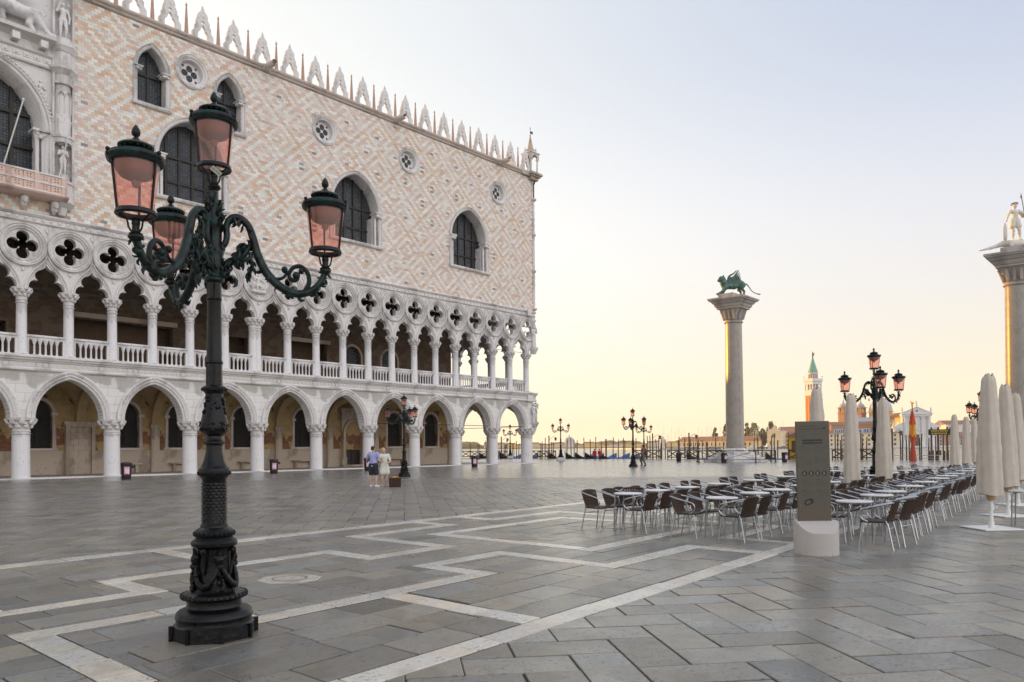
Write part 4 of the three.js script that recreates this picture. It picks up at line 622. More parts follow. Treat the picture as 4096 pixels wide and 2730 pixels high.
// a standing figure, 1 unit = its height; joints can be overridden
function joints(o = {}) {
  return Object.assign({ head: [0, 0.935, 0.01], neck: [0, 0.86, 0], chest: [0, 0.76, 0], waist: [0, 0.62, 0], hip: [0, 0.53, 0],
    shL: [-0.105, 0.815, 0], elL: [-0.14, 0.65, -0.01], haL: [-0.15, 0.50, 0.04], shR: [0.105, 0.815, 0], elR: [0.14, 0.65, -0.01], haR: [0.15, 0.50, 0.04],
    hpL: [-0.055, 0.52, 0], knL: [-0.06, 0.28, 0.01], anL: [-0.06, 0.045, -0.01], toL: [-0.07, 0.015, 0.085], hpR: [0.055, 0.52, 0], knR: [0.06, 0.28, 0.01], anR: [0.06, 0.045, -0.01], toR: [0.07, 0.015, 0.085] }, o);
}
const mid = (a, b, t) => a.map((x, i) => x + (b[i] - x) * t);
function body(j, fat = 1) {
  const b = [B(j.neck, 0.032, mid(j.neck, j.head, 0.5), 0.03), B(mid(j.neck, j.head, 0.9), 0.048, j.head.map((x, i) => x + [0, 0.018, -0.006][i]), 0.05), B(j.head.map((x, i) => x + [0, -0.03, 0.022][i]), 0.026, j.head.map((x, i) => x + [0, -0.01, 0.03][i]), 0.03), B(j.head.map((x, i) => x + [0, -0.012, 0.055][i]), 0.006, j.head.map((x, i) => x + [0, 0.004, 0.05][i]), 0.005),
    B([j.chest[0] - 0.04, j.chest[1] + 0.02, j.chest[2]], 0.062 * fat, [j.chest[0] + 0.04, j.chest[1] + 0.02, j.chest[2]], 0.062 * fat), B(j.chest, 0.075 * fat, j.waist, 0.066 * fat), B([j.waist[0] - 0.025, j.waist[1], j.waist[2]], 0.055 * fat, [j.hip[0] - 0.03, j.hip[1], j.hip[2]], 0.062 * fat), B([j.waist[0] + 0.025, j.waist[1], j.waist[2]], 0.055 * fat, [j.hip[0] + 0.03, j.hip[1], j.hip[2]], 0.062 * fat)];
  for (const s of ['L', 'R']) {
    b.push(B(j['sh' + s], 0.036 * fat, j['el' + s], 0.026 * fat), B(j['el' + s], 0.026 * fat, j['ha' + s], 0.018), B(j['hp' + s], 0.056 * fat, j['kn' + s], 0.036 * fat), B(j['kn' + s], 0.036 * fat, mid(j['kn' + s], j['an' + s], 0.35), 0.036 * fat), B(mid(j['kn' + s], j['an' + s], 0.35), 0.036 * fat, j['an' + s], 0.021), B(j['an' + s], 0.024, j['to' + s], 0.016));
    const d = new V3(...j['ha' + s]).sub(new V3(...j['el' + s])).normalize(), h = new V3(...j['ha' + s]), side = new V3(0, 0, 1).cross(d).normalize();
    const palm = h.clone().addScaledVector(d, 0.035); b.push(B(h.toArray(), 0.014, palm.toArray(), 0.015));
    for (let k = 0; k < 4; k++) { const o = side.clone().multiplyScalar((k - 1.5) * 0.0085), a = palm.clone().add(o), e = a.clone().addScaledVector(d, [0.032, 0.038, 0.036, 0.028][k]).add(new V3(0, 0, 0.01)); b.push(B(a.toArray(), 0.0055, e.toArray(), 0.0048)); }
    const th = h.clone().add(side.clone().multiplyScalar(s === 'L' ? 0.013 : -0.013)); b.push(B(th.toArray(), 0.006, th.clone().addScaledVector(d, 0.03).add(side.clone().multiplyScalar(s === 'L' ? 0.014 : -0.014)).toArray(), 0.0055));
  }
  return b;
}
const scaleB = (bones, h) => bones.map((b) => b.map((x) => x * h));
const grow = (bones, d) => bones.map((b) => b.map((x, i) => i === 3 || i === 7 ? x + d : x));

// ---------------------------------------------------------------- palace sculpture and the balcony bay at its left end
{
  const P = palace, ZF = 0.30;
  const stat = (o, h, drape) => { const j = joints(o); let b = body(j, 1.05); if (drape) for (const k of [-1, 0, 1]) b.push(B([k * 0.05, 0.6, 0], 0.06, [k * 0.075, 0.05, 0.01], 0.05)); return sdfMesh(scaleB(b, h), h / 95, h * 0.014); };
  const stA = stat({ elL: [-0.16, 0.66, 0.06], haL: [-0.05, 0.72, 0.12], elR: [0.15, 0.65, 0.02], haR: [0.04, 0.70, 0.12], knL: [-0.05, 0.28, 0.04] }, 1.85);
  const stB = stat({ elR: [0.16, 0.64, 0.0], haR: [0.14, 0.50, 0.05], elL: [-0.17, 0.70, 0.06], haL: [-0.12, 0.86, 0.10], hip: [0.01, 0.53, 0], knR: [0.07, 0.28, 0.05] }, 2.35);
  // octagonal niche pier
  const pier = grp('statue_pier', P, [2.05, 0, ZF + 0.1]);
  const oct = (r0, r1, y0, y1) => { const g = new THREE.CylinderGeometry(r1, r0, y1 - y0, 8); g.rotateY(PI / 8); return tr(g, 0, (y0 + y1) / 2, 0).toNonIndexed(); };
  const flat = (g) => { g.computeVertexNormals(); return g; };
  mesh('pier_shaft', MG([oct(0.2, 0.34, 16.3, 16.75), oct(0.34, 0.70, 16.75, 17.0), oct(0.74, 0.74, 17.0, 17.12), oct(0.62, 0.62, 17.12, 18.2), oct(0.7, 0.7, 18.2, 18.36), bx(-0.6, 0.6, 18.36, 31, -0.5, -0.12), bx(-0.62, -0.5, 18.4, 31, -0.4, 0.3), bx(0.5, 0.62, 18.4, 31, -0.4, 0.3), oct(0.45, 0.45, 18.36, 18.8)].map(flat)), M.marble, pier);
  mesh('canopy', MG([oct(0.62, 0.66, 20.75, 21.05), oct(0.72, 0.72, 21.05, 21.2), [-1, 0, 1].map((k) => tr(new THREE.TorusGeometry(0.15, 0.04, 6, 10, PI), k * 0.34, 20.62, 0.42 - Math.abs(k) * 0.16))].flat().map((g) => g.index ? g : flat(g))), M.marble, pier);
  mesh('shield_panel', MG([extr(shp([[-0.32, 21.3], [0, 21.1], [0.32, 21.3], [0.36, 22.2], [0.2, 22.35], [0, 22.2], [-0.2, 22.35], [-0.36, 22.2]]), 0.2, 0.28, 6, 0.04), oct(0.52, 0.5, 21.2, 24.4)].map((g) => g.index ? g : g)), M.marble, pier);
  mesh('gothic_panels', MG([-1, 1].map((m) => [sweep(archPts(0.16, 0.3, 23.6, 6).map(([x, y]) => [x + m * 0.2, y]), [[0, 0.44], [0.04, 0.54], [0.08, 0.44]]), rod([m * 0.2 - 0.16, 22.6, 0.46], [m * 0.2 - 0.16, 23.6, 0.46], 0.035), rod([m * 0.2 + 0.16, 22.6, 0.46], [m * 0.2 + 0.16, 23.6, 0.46], 0.035)])), M.marble, pier);
  mesh('pier_entablature', MG([oct(0.66, 0.66, 24.4, 24.55), oct(0.58, 0.58, 24.55, 25.0), oct(0.6, 0.84, 25.0, 25.3), oct(0.86, 0.86, 25.3, 25.42), oct(0.66, 0.66, 25.42, 26.4), oct(0.7, 0.84, 26.4, 26.7), oct(0.86, 0.86, 26.7, 26.85), oct(0.6, 0.6, 26.85, 27.3)].map(flat)), M.marble, pier);
  mesh('statue', stA, M.marbleCol, pier, [0, 18.8, 0.2]);
  mesh('statue', stB, M.marbleCol, pier, [0, 27.3, 0.15]);
  mesh('statue', stat({ elL: [-0.18, 0.70, 0.05], haL: [-0.26, 0.6, 0.06], elR: [0.18, 0.70, 0.05], haR: [0.26, 0.62, 0.06] }, 1.5, true), M.marbleCol, pier, [0, 21.15, 0.12]);
  // great balcony window
  const cx = -2.25, bal = grp('balcony_window', P, [cx, 0, 0]), W = { hw: 3.25, sill: 18.4, spr: 21.3, rise: 3.6 };
  const ol = [[-W.hw, W.sill], ...archPts(W.hw, W.rise, W.spr, 16), [W.hw, W.sill]];
  mesh('stone_frame', MG([sweep(ol, [[-0.25, ZF - 1.2], [-0.25, ZF - 0.4], [-0.05, ZF - 0.1], [0.0, ZF + 0.1], [0.15, ZF + 0.22], [0.28, ZF + 0.18], [0.34, ZF + 0.3], [0.46, ZF + 0.34], [0.55, ZF + 0.26], [0.56, ZF - 0.05]]), archPts(W.hw, W.rise, W.spr, 26, 0.5).map(([x, y]) => ico(0.09, x, y, ZF + 0.32, 1, 1, 0.8, 1))]), M.marble, bal);
  mesh('leaded_glass', norm(tr(new THREE.ShapeGeometry(shp(ol), 1), 0, 0, ZF - 1.05)), M.bull, bal);
  for (const x of [-1.8, -0.9, 0, 0.9, 1.85]) mesh('wooden_bar', norm(bx(x - 0.11, x + 0.11, W.sill, 24.4, ZF - 1.04, ZF - 0.9)), M.darkWood, bal);
  for (const y of [20.35, 22.35]) mesh('wooden_bar', norm(bx(-3.2, 3.2, y - 0.09, y + 0.09, ZF - 1.035, ZF - 0.86)), M.darkWood, bal);
  for (const x of [2.95, 3.3, 3.62]) mesh('jamb_colonnette', MG([rod([x, 18.4, ZF + 0.0], [x, 20.7, ZF + 0.0], 0.13, 12), tr(turned([[0.14, 0], [0.15, 0.1], [0.24, 0.45], [0.27, 0.5]], 12), x, 20.7, ZF), [0, 1, 2, 3].map((k) => ico(0.1, x + rnd(-0.16, 0.16), 20.85 + k * 0.1, ZF + 0.18, 1, 1, 0.8, 1)), bx(x - 0.3, x + 0.3, 21.18, 21.32, ZF - 0.6, ZF + 0.34)]), M.marble, bal);
  mesh('spandrel_panel', MG([(() => { const s = shp([[0, 25.2], ...archPts(W.hw + 0.5, W.rise + 0.6, W.spr, 10).filter(([x]) => x >= 0), [W.hw + 0.75, W.spr], [W.hw + 0.75, 25.2]]); return extr(s, 0.1, ZF); })()]), M.marble, bal);
  mesh('angel_relief', MG([sdfMesh(scaleB([...body(joints({ elL: [-0.18, 0.72, 0], haL: [-0.26, 0.84, 0], elR: [0.16, 0.66, 0.02], haR: [0.06, 0.68, 0.08] })), ...[0, 1, 2].map((k) => B([k * 0.04 - 0.04, 0.55, 0], 0.06, [0.02 + k * 0.05, 0.02, 0], 0.045)), B([-0.08, 0.8, -0.03], 0.03, [-0.42, 0.9, -0.03], 0.02), B([-0.1, 0.78, -0.03], 0.03, [-0.38, 0.8, -0.03], 0.02)], 1.5), 0.02, 0.02)]), M.marbleCol, bal, [3.1, 22.9, ZF + 0.14]);
  mesh('entablature', MG([mould([[ZF - 0.1, 25.2], [ZF + 0.3, 25.2], [ZF + 0.34, 25.3], [ZF + 0.3, 25.4], [ZF + 0.3, 25.8], [ZF + 0.45, 25.9], [ZF + 0.5, 26.05], [ZF + 0.3, 26.1], [ZF + 0.3, 26.5], [ZF + 0.5, 26.6], [ZF + 0.95, 26.75], [ZF + 1.0, 26.95], [ZF - 0.1, 26.95]], -5, 3.72), Array.from({ length: 14 }, (_, k) => [box(0.36, 0.28, 0.05, 3.4 - k * 0.55, 25.6, ZF + 0.32), ico(0.09, 3.4 - k * 0.55, 25.6, ZF + 0.35, 1, 1, 0.6, 1)]), [0, 1, 2].map((k) => [box(0.4, 0.42, 0.6, 3.1 - k * 1.5, 26.36, ZF + 0.6)])]), M.marble, bal);
  // winged lion relief that walks above the entablature
  const lionB = [B([-1.3, 1.15, 0], 0.48, [0.7, 1.05, 0], 0.36), B([0.7, 1.05, 0], 0.40, [1.0, 1.1, 0], 0.36), B([-1.5, 1.5, 0.1], 0.42, [-1.75, 1.95, 0.15], 0.38), B([-1.2, 1, 0.15], 0.24, [-1.45, 0.15, 0.2], 0.15), B([-1.45, 0.12, 0.2], 0.14, [-1.7, 0.1, 0.25], 0.13), B([-0.9, 0.9, 0], 0.22, [-0.75, 0.12, 0.05], 0.14), B([0.9, 1.0, 0.15], 0.32, [1.25, 0.5, 0.2], 0.18), B([1.25, 0.5, 0.2], 0.16, [1.6, 0.15, 0.25], 0.13), B([1.6, 0.12, 0.25], 0.12, [1.9, 0.08, 0.3], 0.12), B([0.75, 0.9, 0.1], 0.26, [0.55, 0.45, 0.1], 0.16), B([0.55, 0.45, 0.1], 0.15, [0.8, 0.1, 0.15], 0.12), B([-0.8, 1.5, 0], 0.16, [0.6, 2.6, 0], 0.1), B([-0.7, 1.4, 0], 0.14, [0.9, 2.2, 0], 0.09)];
  mesh('lion_relief', sdfMesh(lionB, 0.05, 0.1), M.marbleCol, bal, [1.75, 26.95, ZF + 0.55]);
  mesh('relief_panel', MG([bx(-5, 3.7, 26.95, 30.45, ZF - 0.02, ZF + 0.06)]), M.marble, bal);
  // the balcony itself: pierced pink panels between white rails, on corbel heads
  const bz0 = ZF + 0.05, bz1 = ZF + 1.0, bx1 = 4.25;
  mesh('balcony_floor', MG([mould([[bz0 - 0.1, 17.0], [bz1 - 0.2, 17.0], [bz1 + 0.1, 17.14], [bz1 + 0.16, 17.24], [bz0 - 0.1, 17.24]], -6, bx1 + 0.15)]), M.red, bal);
  for (const y of [17.24, 17.78, 18.34]) mesh('white_rail', MG([bx(-6, bx1 + 0.06, y, y + 0.1, bz1 - 0.1, bz1 + 0.07), bx(bx1 - 0.12, bx1 + 0.06, y, y + 0.1, bz0, bz1 - 0.11)]), M.marble, bal);
  const panel = (() => { const s = shp([[-0.29, 0], [0.29, 0], [0.29, 0.44], [-0.29, 0.44]]); for (let k = 0; k < 4; k++) { const a = PI / 4 + k * PI / 2, c = Math.cos(a), n = Math.sin(a), f = (r, w) => [r * c - w * n, 0.22 + r * n + w * c]; s.holes.push(hole([f(0.05, 0), f(0.11, 0.045), f(0.18, 0), f(0.11, -0.045)])); } return MG([extr(s, 0.07, -0.035)]); })();
  for (let r = 0; r < 2; r++) { for (let k = 0; k < 14; k++) mesh('pierced_panel', panel, M.red, bal, [bx1 - 0.52 - k * 0.62 - Math.floor(k / 2) * 0.24, 17.34 + r * 0.56 - 0.005, bz1 - 0.02]); mesh('pierced_panel', panel, M.red, bal, [bx1 - 0.03, 17.335 + r * 0.56, bz1 - 0.48], PI / 2); }
  for (let k = 0; k < 8; k++) mesh('pink_pier', norm(box(0.28, 1.06, 0.16, bx1 - 0.1 - k * 1.48, 17.81, bz1 - 0.02)), M.red, bal);
  for (const x of [0.5, 2.2, 3.85]) mesh('corbel_head', sdfMesh([B([0, 0.1, 0], 0.17, [0, 0.45, 0.3], 0.2), B([0, 0.3, 0.35], 0.16, [0, 0.2, 0.45], 0.12), B([0, 0.32, 0.52], 0.05, [0, 0.27, 0.56], 0.05), B([-0.13, 0.4, 0.3], 0.06, [-0.18, 0.45, 0.25], 0.04), B([0.13, 0.4, 0.3], 0.06, [0.18, 0.45, 0.25], 0.04), B([0, 0.05, 0.2], 0.14, [0, -0.1, 0], 0.1)], 0.035, 0.06), M.marble, bal, [x, 16.45, ZF + 0.15]);
  // flag staffs leaning out of the balcony
  mesh('flag_staff', MG([rod([3.95, 18.3, ZF + 0.6], [4.3, 21.6, ZF + 1.6], 0.035, 8), rod([1.0, 18.3, ZF + 0.6], [1.65, 22.1, ZF + 2.0], 0.04, 8), ball(0.07, 4.3, 21.65, ZF + 1.6), ball(0.08, 1.65, 22.15, ZF + 2.0)]), M.whitePaint, bal);
  // corner groups: two nude figures by a tree low down, an angel at the loggia
  const cg = grp('corner_sculpture', P, [47.45, 0, 0.3]);
  mesh('figure', stat({ elR: [0.16, 0.66, 0.05], haR: [0.05, 0.74, 0.1], haL: [-0.12, 0.5, 0.05] }, 1.9), M.marbleCol, cg, [-0.05, 4.35, 0.25]);
  mesh('tree', MG([taper([[0.5, 4.3, 0.0], [0.58, 5, 0.05], [0.5, 5.6, 0], [0.62, 6.3, 0]], [0.1, 0.08, 0.07, 0.05], 20, 7), Array.from({ length: 34 }, () => ico(rnd(0.06, 0.13), rnd(0.15, 0.78), rnd(5.7, 6.5), rnd(-0.15, 0.3), 1, 0.8, 1, 1)), Array.from({ length: 10 }, (_, k) => ico(0.08, 0.55 + 0.1 * Math.sin(k), 4.5 + k * 0.13, 0.1 * Math.cos(k), 1, 1, 1, 1)), tube([[0.1, 5.9, 0.3], [0.5, 5.5, 0.2], [0.7, 5.1, 0], [0.6, 4.6, 0.1], [0.7, 4.3, 0]], 0.04)]), M.marble, cg);
  mesh('bracket', MG([tr(turned([[0.18, 3.68], [0.3, 3.9], [0.42, 4.15], [0.5, 4.22], [0.5, 4.35]], 8), 0.2, 0, 0.1)]), M.marble, cg);
  mesh('figure', stat({ elR: [0.17, 0.68, 0.05], haR: [0.12, 0.85, 0.08], elL: [-0.17, 0.68, 0.03], haL: [-0.1, 0.6, 0.1] }, 2.3, true), M.marbleCol, cg, [0.25, 12.3, 0.05]);
  mesh('bracket', MG([tr(turned([[0.2, 11.6], [0.36, 11.95], [0.46, 12.1], [0.46, 12.3]], 8), 0.25, 0, 0.05), bx(-0.05, 0.1, 11.6, 15.5, -0.2, 0.0)]), M.marble, cg);
  // seated relief in the loggia roundel
  mesh('seated_relief', MG([sdfMesh(scaleB([...body(joints({ knL: [-0.12, 0.36, 0.16], anL: [-0.12, 0.12, 0.14], toL: [-0.12, 0.1, 0.2], knR: [0.12, 0.36, 0.16], anR: [0.12, 0.12, 0.14], toR: [0.12, 0.1, 0.2], hpL: [-0.06, 0.46, 0.02], hpR: [0.06, 0.46, 0.02], elL: [-0.2, 0.7, 0.03], haL: [-0.3, 0.82, 0.05], elR: [0.2, 0.68, 0.03], haR: [0.3, 0.62, 0.06] }), 1.2), B([-0.3, 0.15, 0.05], 0.1, [0.3, 0.15, 0.05], 0.1), B([-0.32, 0.3, 0.05], 0.08, [-0.4, 0.42, 0.08], 0.07), B([0.32, 0.3, 0.05], 0.08, [0.4, 0.42, 0.08], 0.07)], 1.55), 0.022, 0.03)]), M.marble, P, [15.6, 13.35, 0.18]);
  mesh('roundel_backing', MG([tr(new THREE.CylinderGeometry(0.92, 0.92, 0.1, 30).rotateX(PI / 2), 0, 0, 0)]), M.marble, P, [15.6, 14.17, 0.12]);
}
// ---------------------------------------------------------------- lamp posts with rose glass lanterns
M.rose = phy({ color: rgb(0.965, 0.66, 0.60), roughness: 0.05, transmission: 0.93, thickness: 0, ior: 1.45, side: THREE.DoubleSide });
M.roseDish = phy({ color: rgb(0.30, 0.16, 0.11), roughness: 0.6, transmission: 0.2, thickness: 0 });
{
  const hexR = (r, n = 8) => r;
  // lantern: base ring at y = 0
  const lanG = {
    ring: MG([turned([[0.128, -0.012], [0.15, -0.012], [0.158, 0.0], [0.15, 0.03], [0.13, 0.036], [0.124, 0.02], [0.128, -0.012]], 28)]),
    glass: MG([lathe([[0.136, 0.03], [0.181, 0.40]], 28)]),
    ribs: [0, 1, 2].map((k) => { const a = k * 2 * PI / 3 + 0.5, c = Math.cos(a), s = Math.sin(a); return MG([rod([0.142 * c, 0.0, 0.142 * s], [0.188 * c, 0.42, 0.188 * s], 0.011, 6), ico(0.028, 0.205 * c, 0.43, 0.205 * s, 1, 0.9, 1, 1), ico(0.018, 0.215 * c, 0.46, 0.215 * s)]); }),
    cap: MG([turned([[0.17, 0.39], [0.196, 0.39], [0.214, 0.405], [0.222, 0.43], [0.214, 0.455], [0.19, 0.465], [0.165, 0.475], [0.125, 0.49], [0.105, 0.505], [0.118, 0.512], [0.135, 0.522], [0.137, 0.532], [0.12, 0.545], [0.085, 0.56], [0.05, 0.575], [0.032, 0.58], [0.03, 0.59], [0.02, 0.598]], 28), Array.from({ length: 16 }, (_, k) => { const a = k * PI / 8; return ico(0.014, 0.118 * Math.cos(a), 0.512, 0.118 * Math.sin(a), 1, 0.7, 1, 0); })]),
    finial: MG([turned([[0.012, 0.595], [0.014, 0.605], [0.03, 0.62], [0.036, 0.64], [0.03, 0.665], [0.015, 0.69], [0.002, 0.705]], 12)]),
    dish: MG([lathe([[0.165, 0.385], [0.15, 0.33], [0.115, 0.29], [0.06, 0.268], [0.001, 0.262]], 24), ico(0.034, 0, 0.25, 0, 1, 1.3, 1, 2)]),
    stem: MG([turned([[0.022, -0.17], [0.05, -0.165], [0.055, -0.15], [0.03, -0.135], [0.028, -0.09], [0.034, -0.07], [0.03, -0.03]], 12), [0, 1, 2].map((k) => { const a = k * 2 * PI / 3 + 0.5, c = Math.cos(a), s = Math.sin(a); return tube([[0.03 * c, -0.14, 0.03 * s], [0.055 * c, -0.11, 0.055 * s], [0.07 * c, -0.05, 0.07 * s], [0.115 * c, -0.012, 0.115 * s], [0.14 * c, 0.0, 0.14 * s]], 0.008, 12, 5); })]),
  };
  function lantern(parent, pos) {
    const g = grp('lantern', parent, pos);
    mesh('base_ring', lanG.ring, M.verdigris, g); mesh('rose_glass', lanG.glass, M.rose, g); lanG.ribs.forEach((r) => mesh('rib', r, M.cast, g)); mesh('cap', lanG.cap, M.verdigris, g); mesh('finial', lanG.finial, M.verdigris, g); mesh('reflector', lanG.dish, M.roseDish, g); mesh('stem', lanG.stem, M.cast, g);
  }
  // acanthus scroll arm along +x, shaft axis at x = 0, lantern ring at (R, ring)
  const R0 = 1.12, R = 0.97, RY = 3.48;
  const leaf = (x, y, a, s, z = 0) => { const c = rnd(-1, 1) > 0 ? 1 : -1, g = taper([[0, 0, 0], [0.016 * c * s, 0.028 * s, 0.006], [0.012 * c * s, 0.052 * s, 0.016 * s], [-0.006 * c * s, 0.066 * s, 0.03 * s]], [0.010 * s, 0.019 * s, 0.014 * s, 0.004], 6, 5); g.scale(1, 1, 0.7); g.rotateY(rnd(0, 6)); g.rotateZ(a); return g.translate(x, y, z); };
  const armG = (() => {
    const main = [[0.075, 3.48, 0], [0.10, 3.50, 0], [0.125, 3.57, 0], [0.12, 3.66, 0], [0.16, 3.735, 0], [0.24, 3.75, 0], [0.33, 3.69, 0], [0.38, 3.58, 0], [0.43, 3.42, 0], [0.52, 3.26, 0], [0.66, 3.14, 0], [0.82, 3.085, 0], [0.96, 3.11, 0], [1.06, 3.19, 0], [R0, 3.30, 0]];
    const out = [taper(main, [0.03, 0.034, 0.036, 0.036, 0.04, 0.044, 0.044, 0.042, 0.04, 0.036, 0.034, 0.032], 70, 8)];
    out.push(taper([[0.9, 3.10, 0], [0.95, 3.19, 0], [0.93, 3.29, 0], [0.85, 3.34, 0], [0.77, 3.31, 0], [0.745, 3.24, 0], [0.79, 3.205, 0], [0.83, 3.225, 0], [0.83, 3.26, 0]], [0.026, 0.026, 0.024, 0.022, 0.02, 0.02, 0.024], 44, 7));
    out.push(taper([[0.56, 3.22, 0], [0.62, 3.21, 0], [0.69, 3.23, 0], [0.72, 3.28, 0], [0.70, 3.31, 0]], [0.016, 0.016, 0.016, 0.014], 20, 6), ico(0.042, 0.82, 3.25, 0, 1, 0.9, 1.2, 1), ico(0.034, 0.70, 3.30, 0, 1, 1, 1.1, 1), ico(0.03, 0.87, 3.29, 0.02), ico(0.03, 1.10, 3.20, 0), ico(0.036, 0.075, 3.46, 0));
    out.push(tr(turned([[0.03, 3.27], [0.06, 3.3], [0.062, 3.315], [0.03, 3.33]], 12), R0, 0, 0));
    for (let k = 0; k < 44; k++) { const t = 0.24 + 0.5 * k / 26, f = t * (main.length - 1), i = Math.floor(f), p = mid(main[i], main[Math.min(i + 1, main.length - 1)], f - i); out.push(leaf(p[0] + rnd(-0.03, 0.03), p[1] + rnd(-0.03, 0.02), rnd(1.2, 4.6), rnd(0.7, 1.2), rnd(-0.03, 0.03))); }
    // hanging foliage between the arm and the post
    out.push(taper([[0.36, 3.52, 0], [0.30, 3.42, 0], [0.22, 3.36, 0], [0.15, 3.36, 0], [0.09, 3.30, 0]], [0.02, 0.03, 0.028, 0.022, 0.02], 24, 6));
    for (let k = 0; k < 56; k++) { const t = k / 56, x = 0.36 - 0.26 * t + rnd(-0.05, 0.05), y = 3.52 - 0.22 * t + rnd(-0.07, 0.05); out.push(leaf(x, y, rnd(1.5, 4.7), rnd(0.8, 1.5), rnd(-0.035, 0.035))); }
    for (let k = 0; k < 16; k++) out.push(leaf(0.36 + rnd(-0.03, 0.03), 3.42 - k * 0.013, rnd(2.6, 3.6), rnd(0.7, 1.1), rnd(-0.03, 0.03)));
    out.push(leaf(0.72, 3.12, 3.7, 1.3), leaf(0.78, 3.10, 4.0, 1.1), leaf(0.2, 3.20, 3.1, 1.3));
    return MG(out).scale(R / R0, 1, 1);
  })();
  const fluted = (r0, r1, h, n = 10, dep = 0.08) => { const g = new THREE.CylinderGeometry(r1, r0, h, n * 6, 1), p = g.attributes.position; for (let i = 0; i < p.count; i++) { const x = p.getX(i), z = p.getZ(i), a = Math.atan2(z, x), r = Math.hypot(x, z); if (r < 0.01) continue; const f = 1 - dep * Math.pow(Math.abs(Math.sin(a * n / 2)), 0.6); p.setX(i, x * f); p.setZ(i, z * f); } g.computeVertexNormals(); return tr(g, 0, h / 2, 0); };
  const baseG = (() => { // eight-sided plinth and bell base
    const o = new THREE.CylinderGeometry(0.40, 0.41, 0.125, 8).toNonIndexed(); o.computeVertexNormals();
    const ribs = Array.from({ length: 8 }, (_, k) => { const a = k * PI / 4; return box(0.035, 0.13, 0.045, 0, 0.063, 0.405).rotateY(a); });
    return MG([tr(o, 0, 0.0625, 0), ribs, turned([[0.385, 0.12], [0.365, 0.135], [0.36, 0.16], [0.372, 0.19], [0.36, 0.225], [0.335, 0.245], [0.30, 0.255], [0.27, 0.27], [0.258, 0.30], [0.262, 0.33], [0.30, 0.345], [0.318, 0.36], [0.31, 0.385], [0.28, 0.395], [0.235, 0.405], [0.2, 0.43], [0.178, 0.48], [0.165, 0.58], [0.162, 0.72], [0.17, 0.775], [0.185, 0.79]], 36),
      Array.from({ length: 34 }, (_, k) => { const a = k / 34 * 2 * PI; return ico(0.026, 0.305 * Math.cos(a), 0.37, 0.305 * Math.sin(a), 0.8, 1, 0.8, 1); })]);
  })();
  const ornG = (() => { const out = []; // festoons, masks and volutes on the drum
    for (let k = 0; k < 4; k++) { const a = k * PI / 2 + 0.9, f = (t, y, r) => [r * Math.sin(t), y, r * Math.cos(t)];
      out.push(ico(0.05, ...f(a, 0.69, 0.175), 1, 1.1, 1, 2), ico(0.03, ...f(a + 0.2, 0.71, 0.18)), ico(0.03, ...f(a - 0.2, 0.71, 0.18)), ico(0.03, ...f(a, 0.63, 0.2)), ico(0.022, ...f(a, 0.74, 0.185)));
      const pts = []; for (let i = 0; i <= 10; i++) { const t = i / 10; pts.push(f(a + t * PI / 2, 0.66 - 0.2 * Math.sin(t * PI), 0.178 + 0.03 * Math.sin(t * PI))); }
      out.push(taper(pts, [0.014, 0.026, 0.034, 0.026, 0.014], 26, 6)); for (let i = 2; i < 9; i++) out.push(ico(rnd(0.018, 0.03), ...pts[i].map((v, q) => v + rnd(-0.015, 0.015)), 1, 1, 1, 0));
      out.push(tube([f(a + 0.78, 0.75, 0.18), f(a + 0.7, 0.78, 0.2), f(a + 0.86, 0.78, 0.21), f(a + 0.88, 0.72, 0.2), f(a + 0.8, 0.64, 0.18), f(a + 0.72, 0.56, 0.18)], 0.012, 20, 5), ico(0.03, ...f(a + 0.8, 0.765, 0.195)));
      for (let q = 0; q < 6; q++) out.push(ico(0.022, ...f(a + rnd(-0.25, 0.25), 0.43 + q * 0.015, 0.215 - q * 0.004), 1, 1.2, 1, 0)); out.push(tr(new THREE.ConeGeometry(0.04, 0.12, 6).rotateX(PI), ...f(a, 0.5, 0.19))); }
    return MG(out); })();
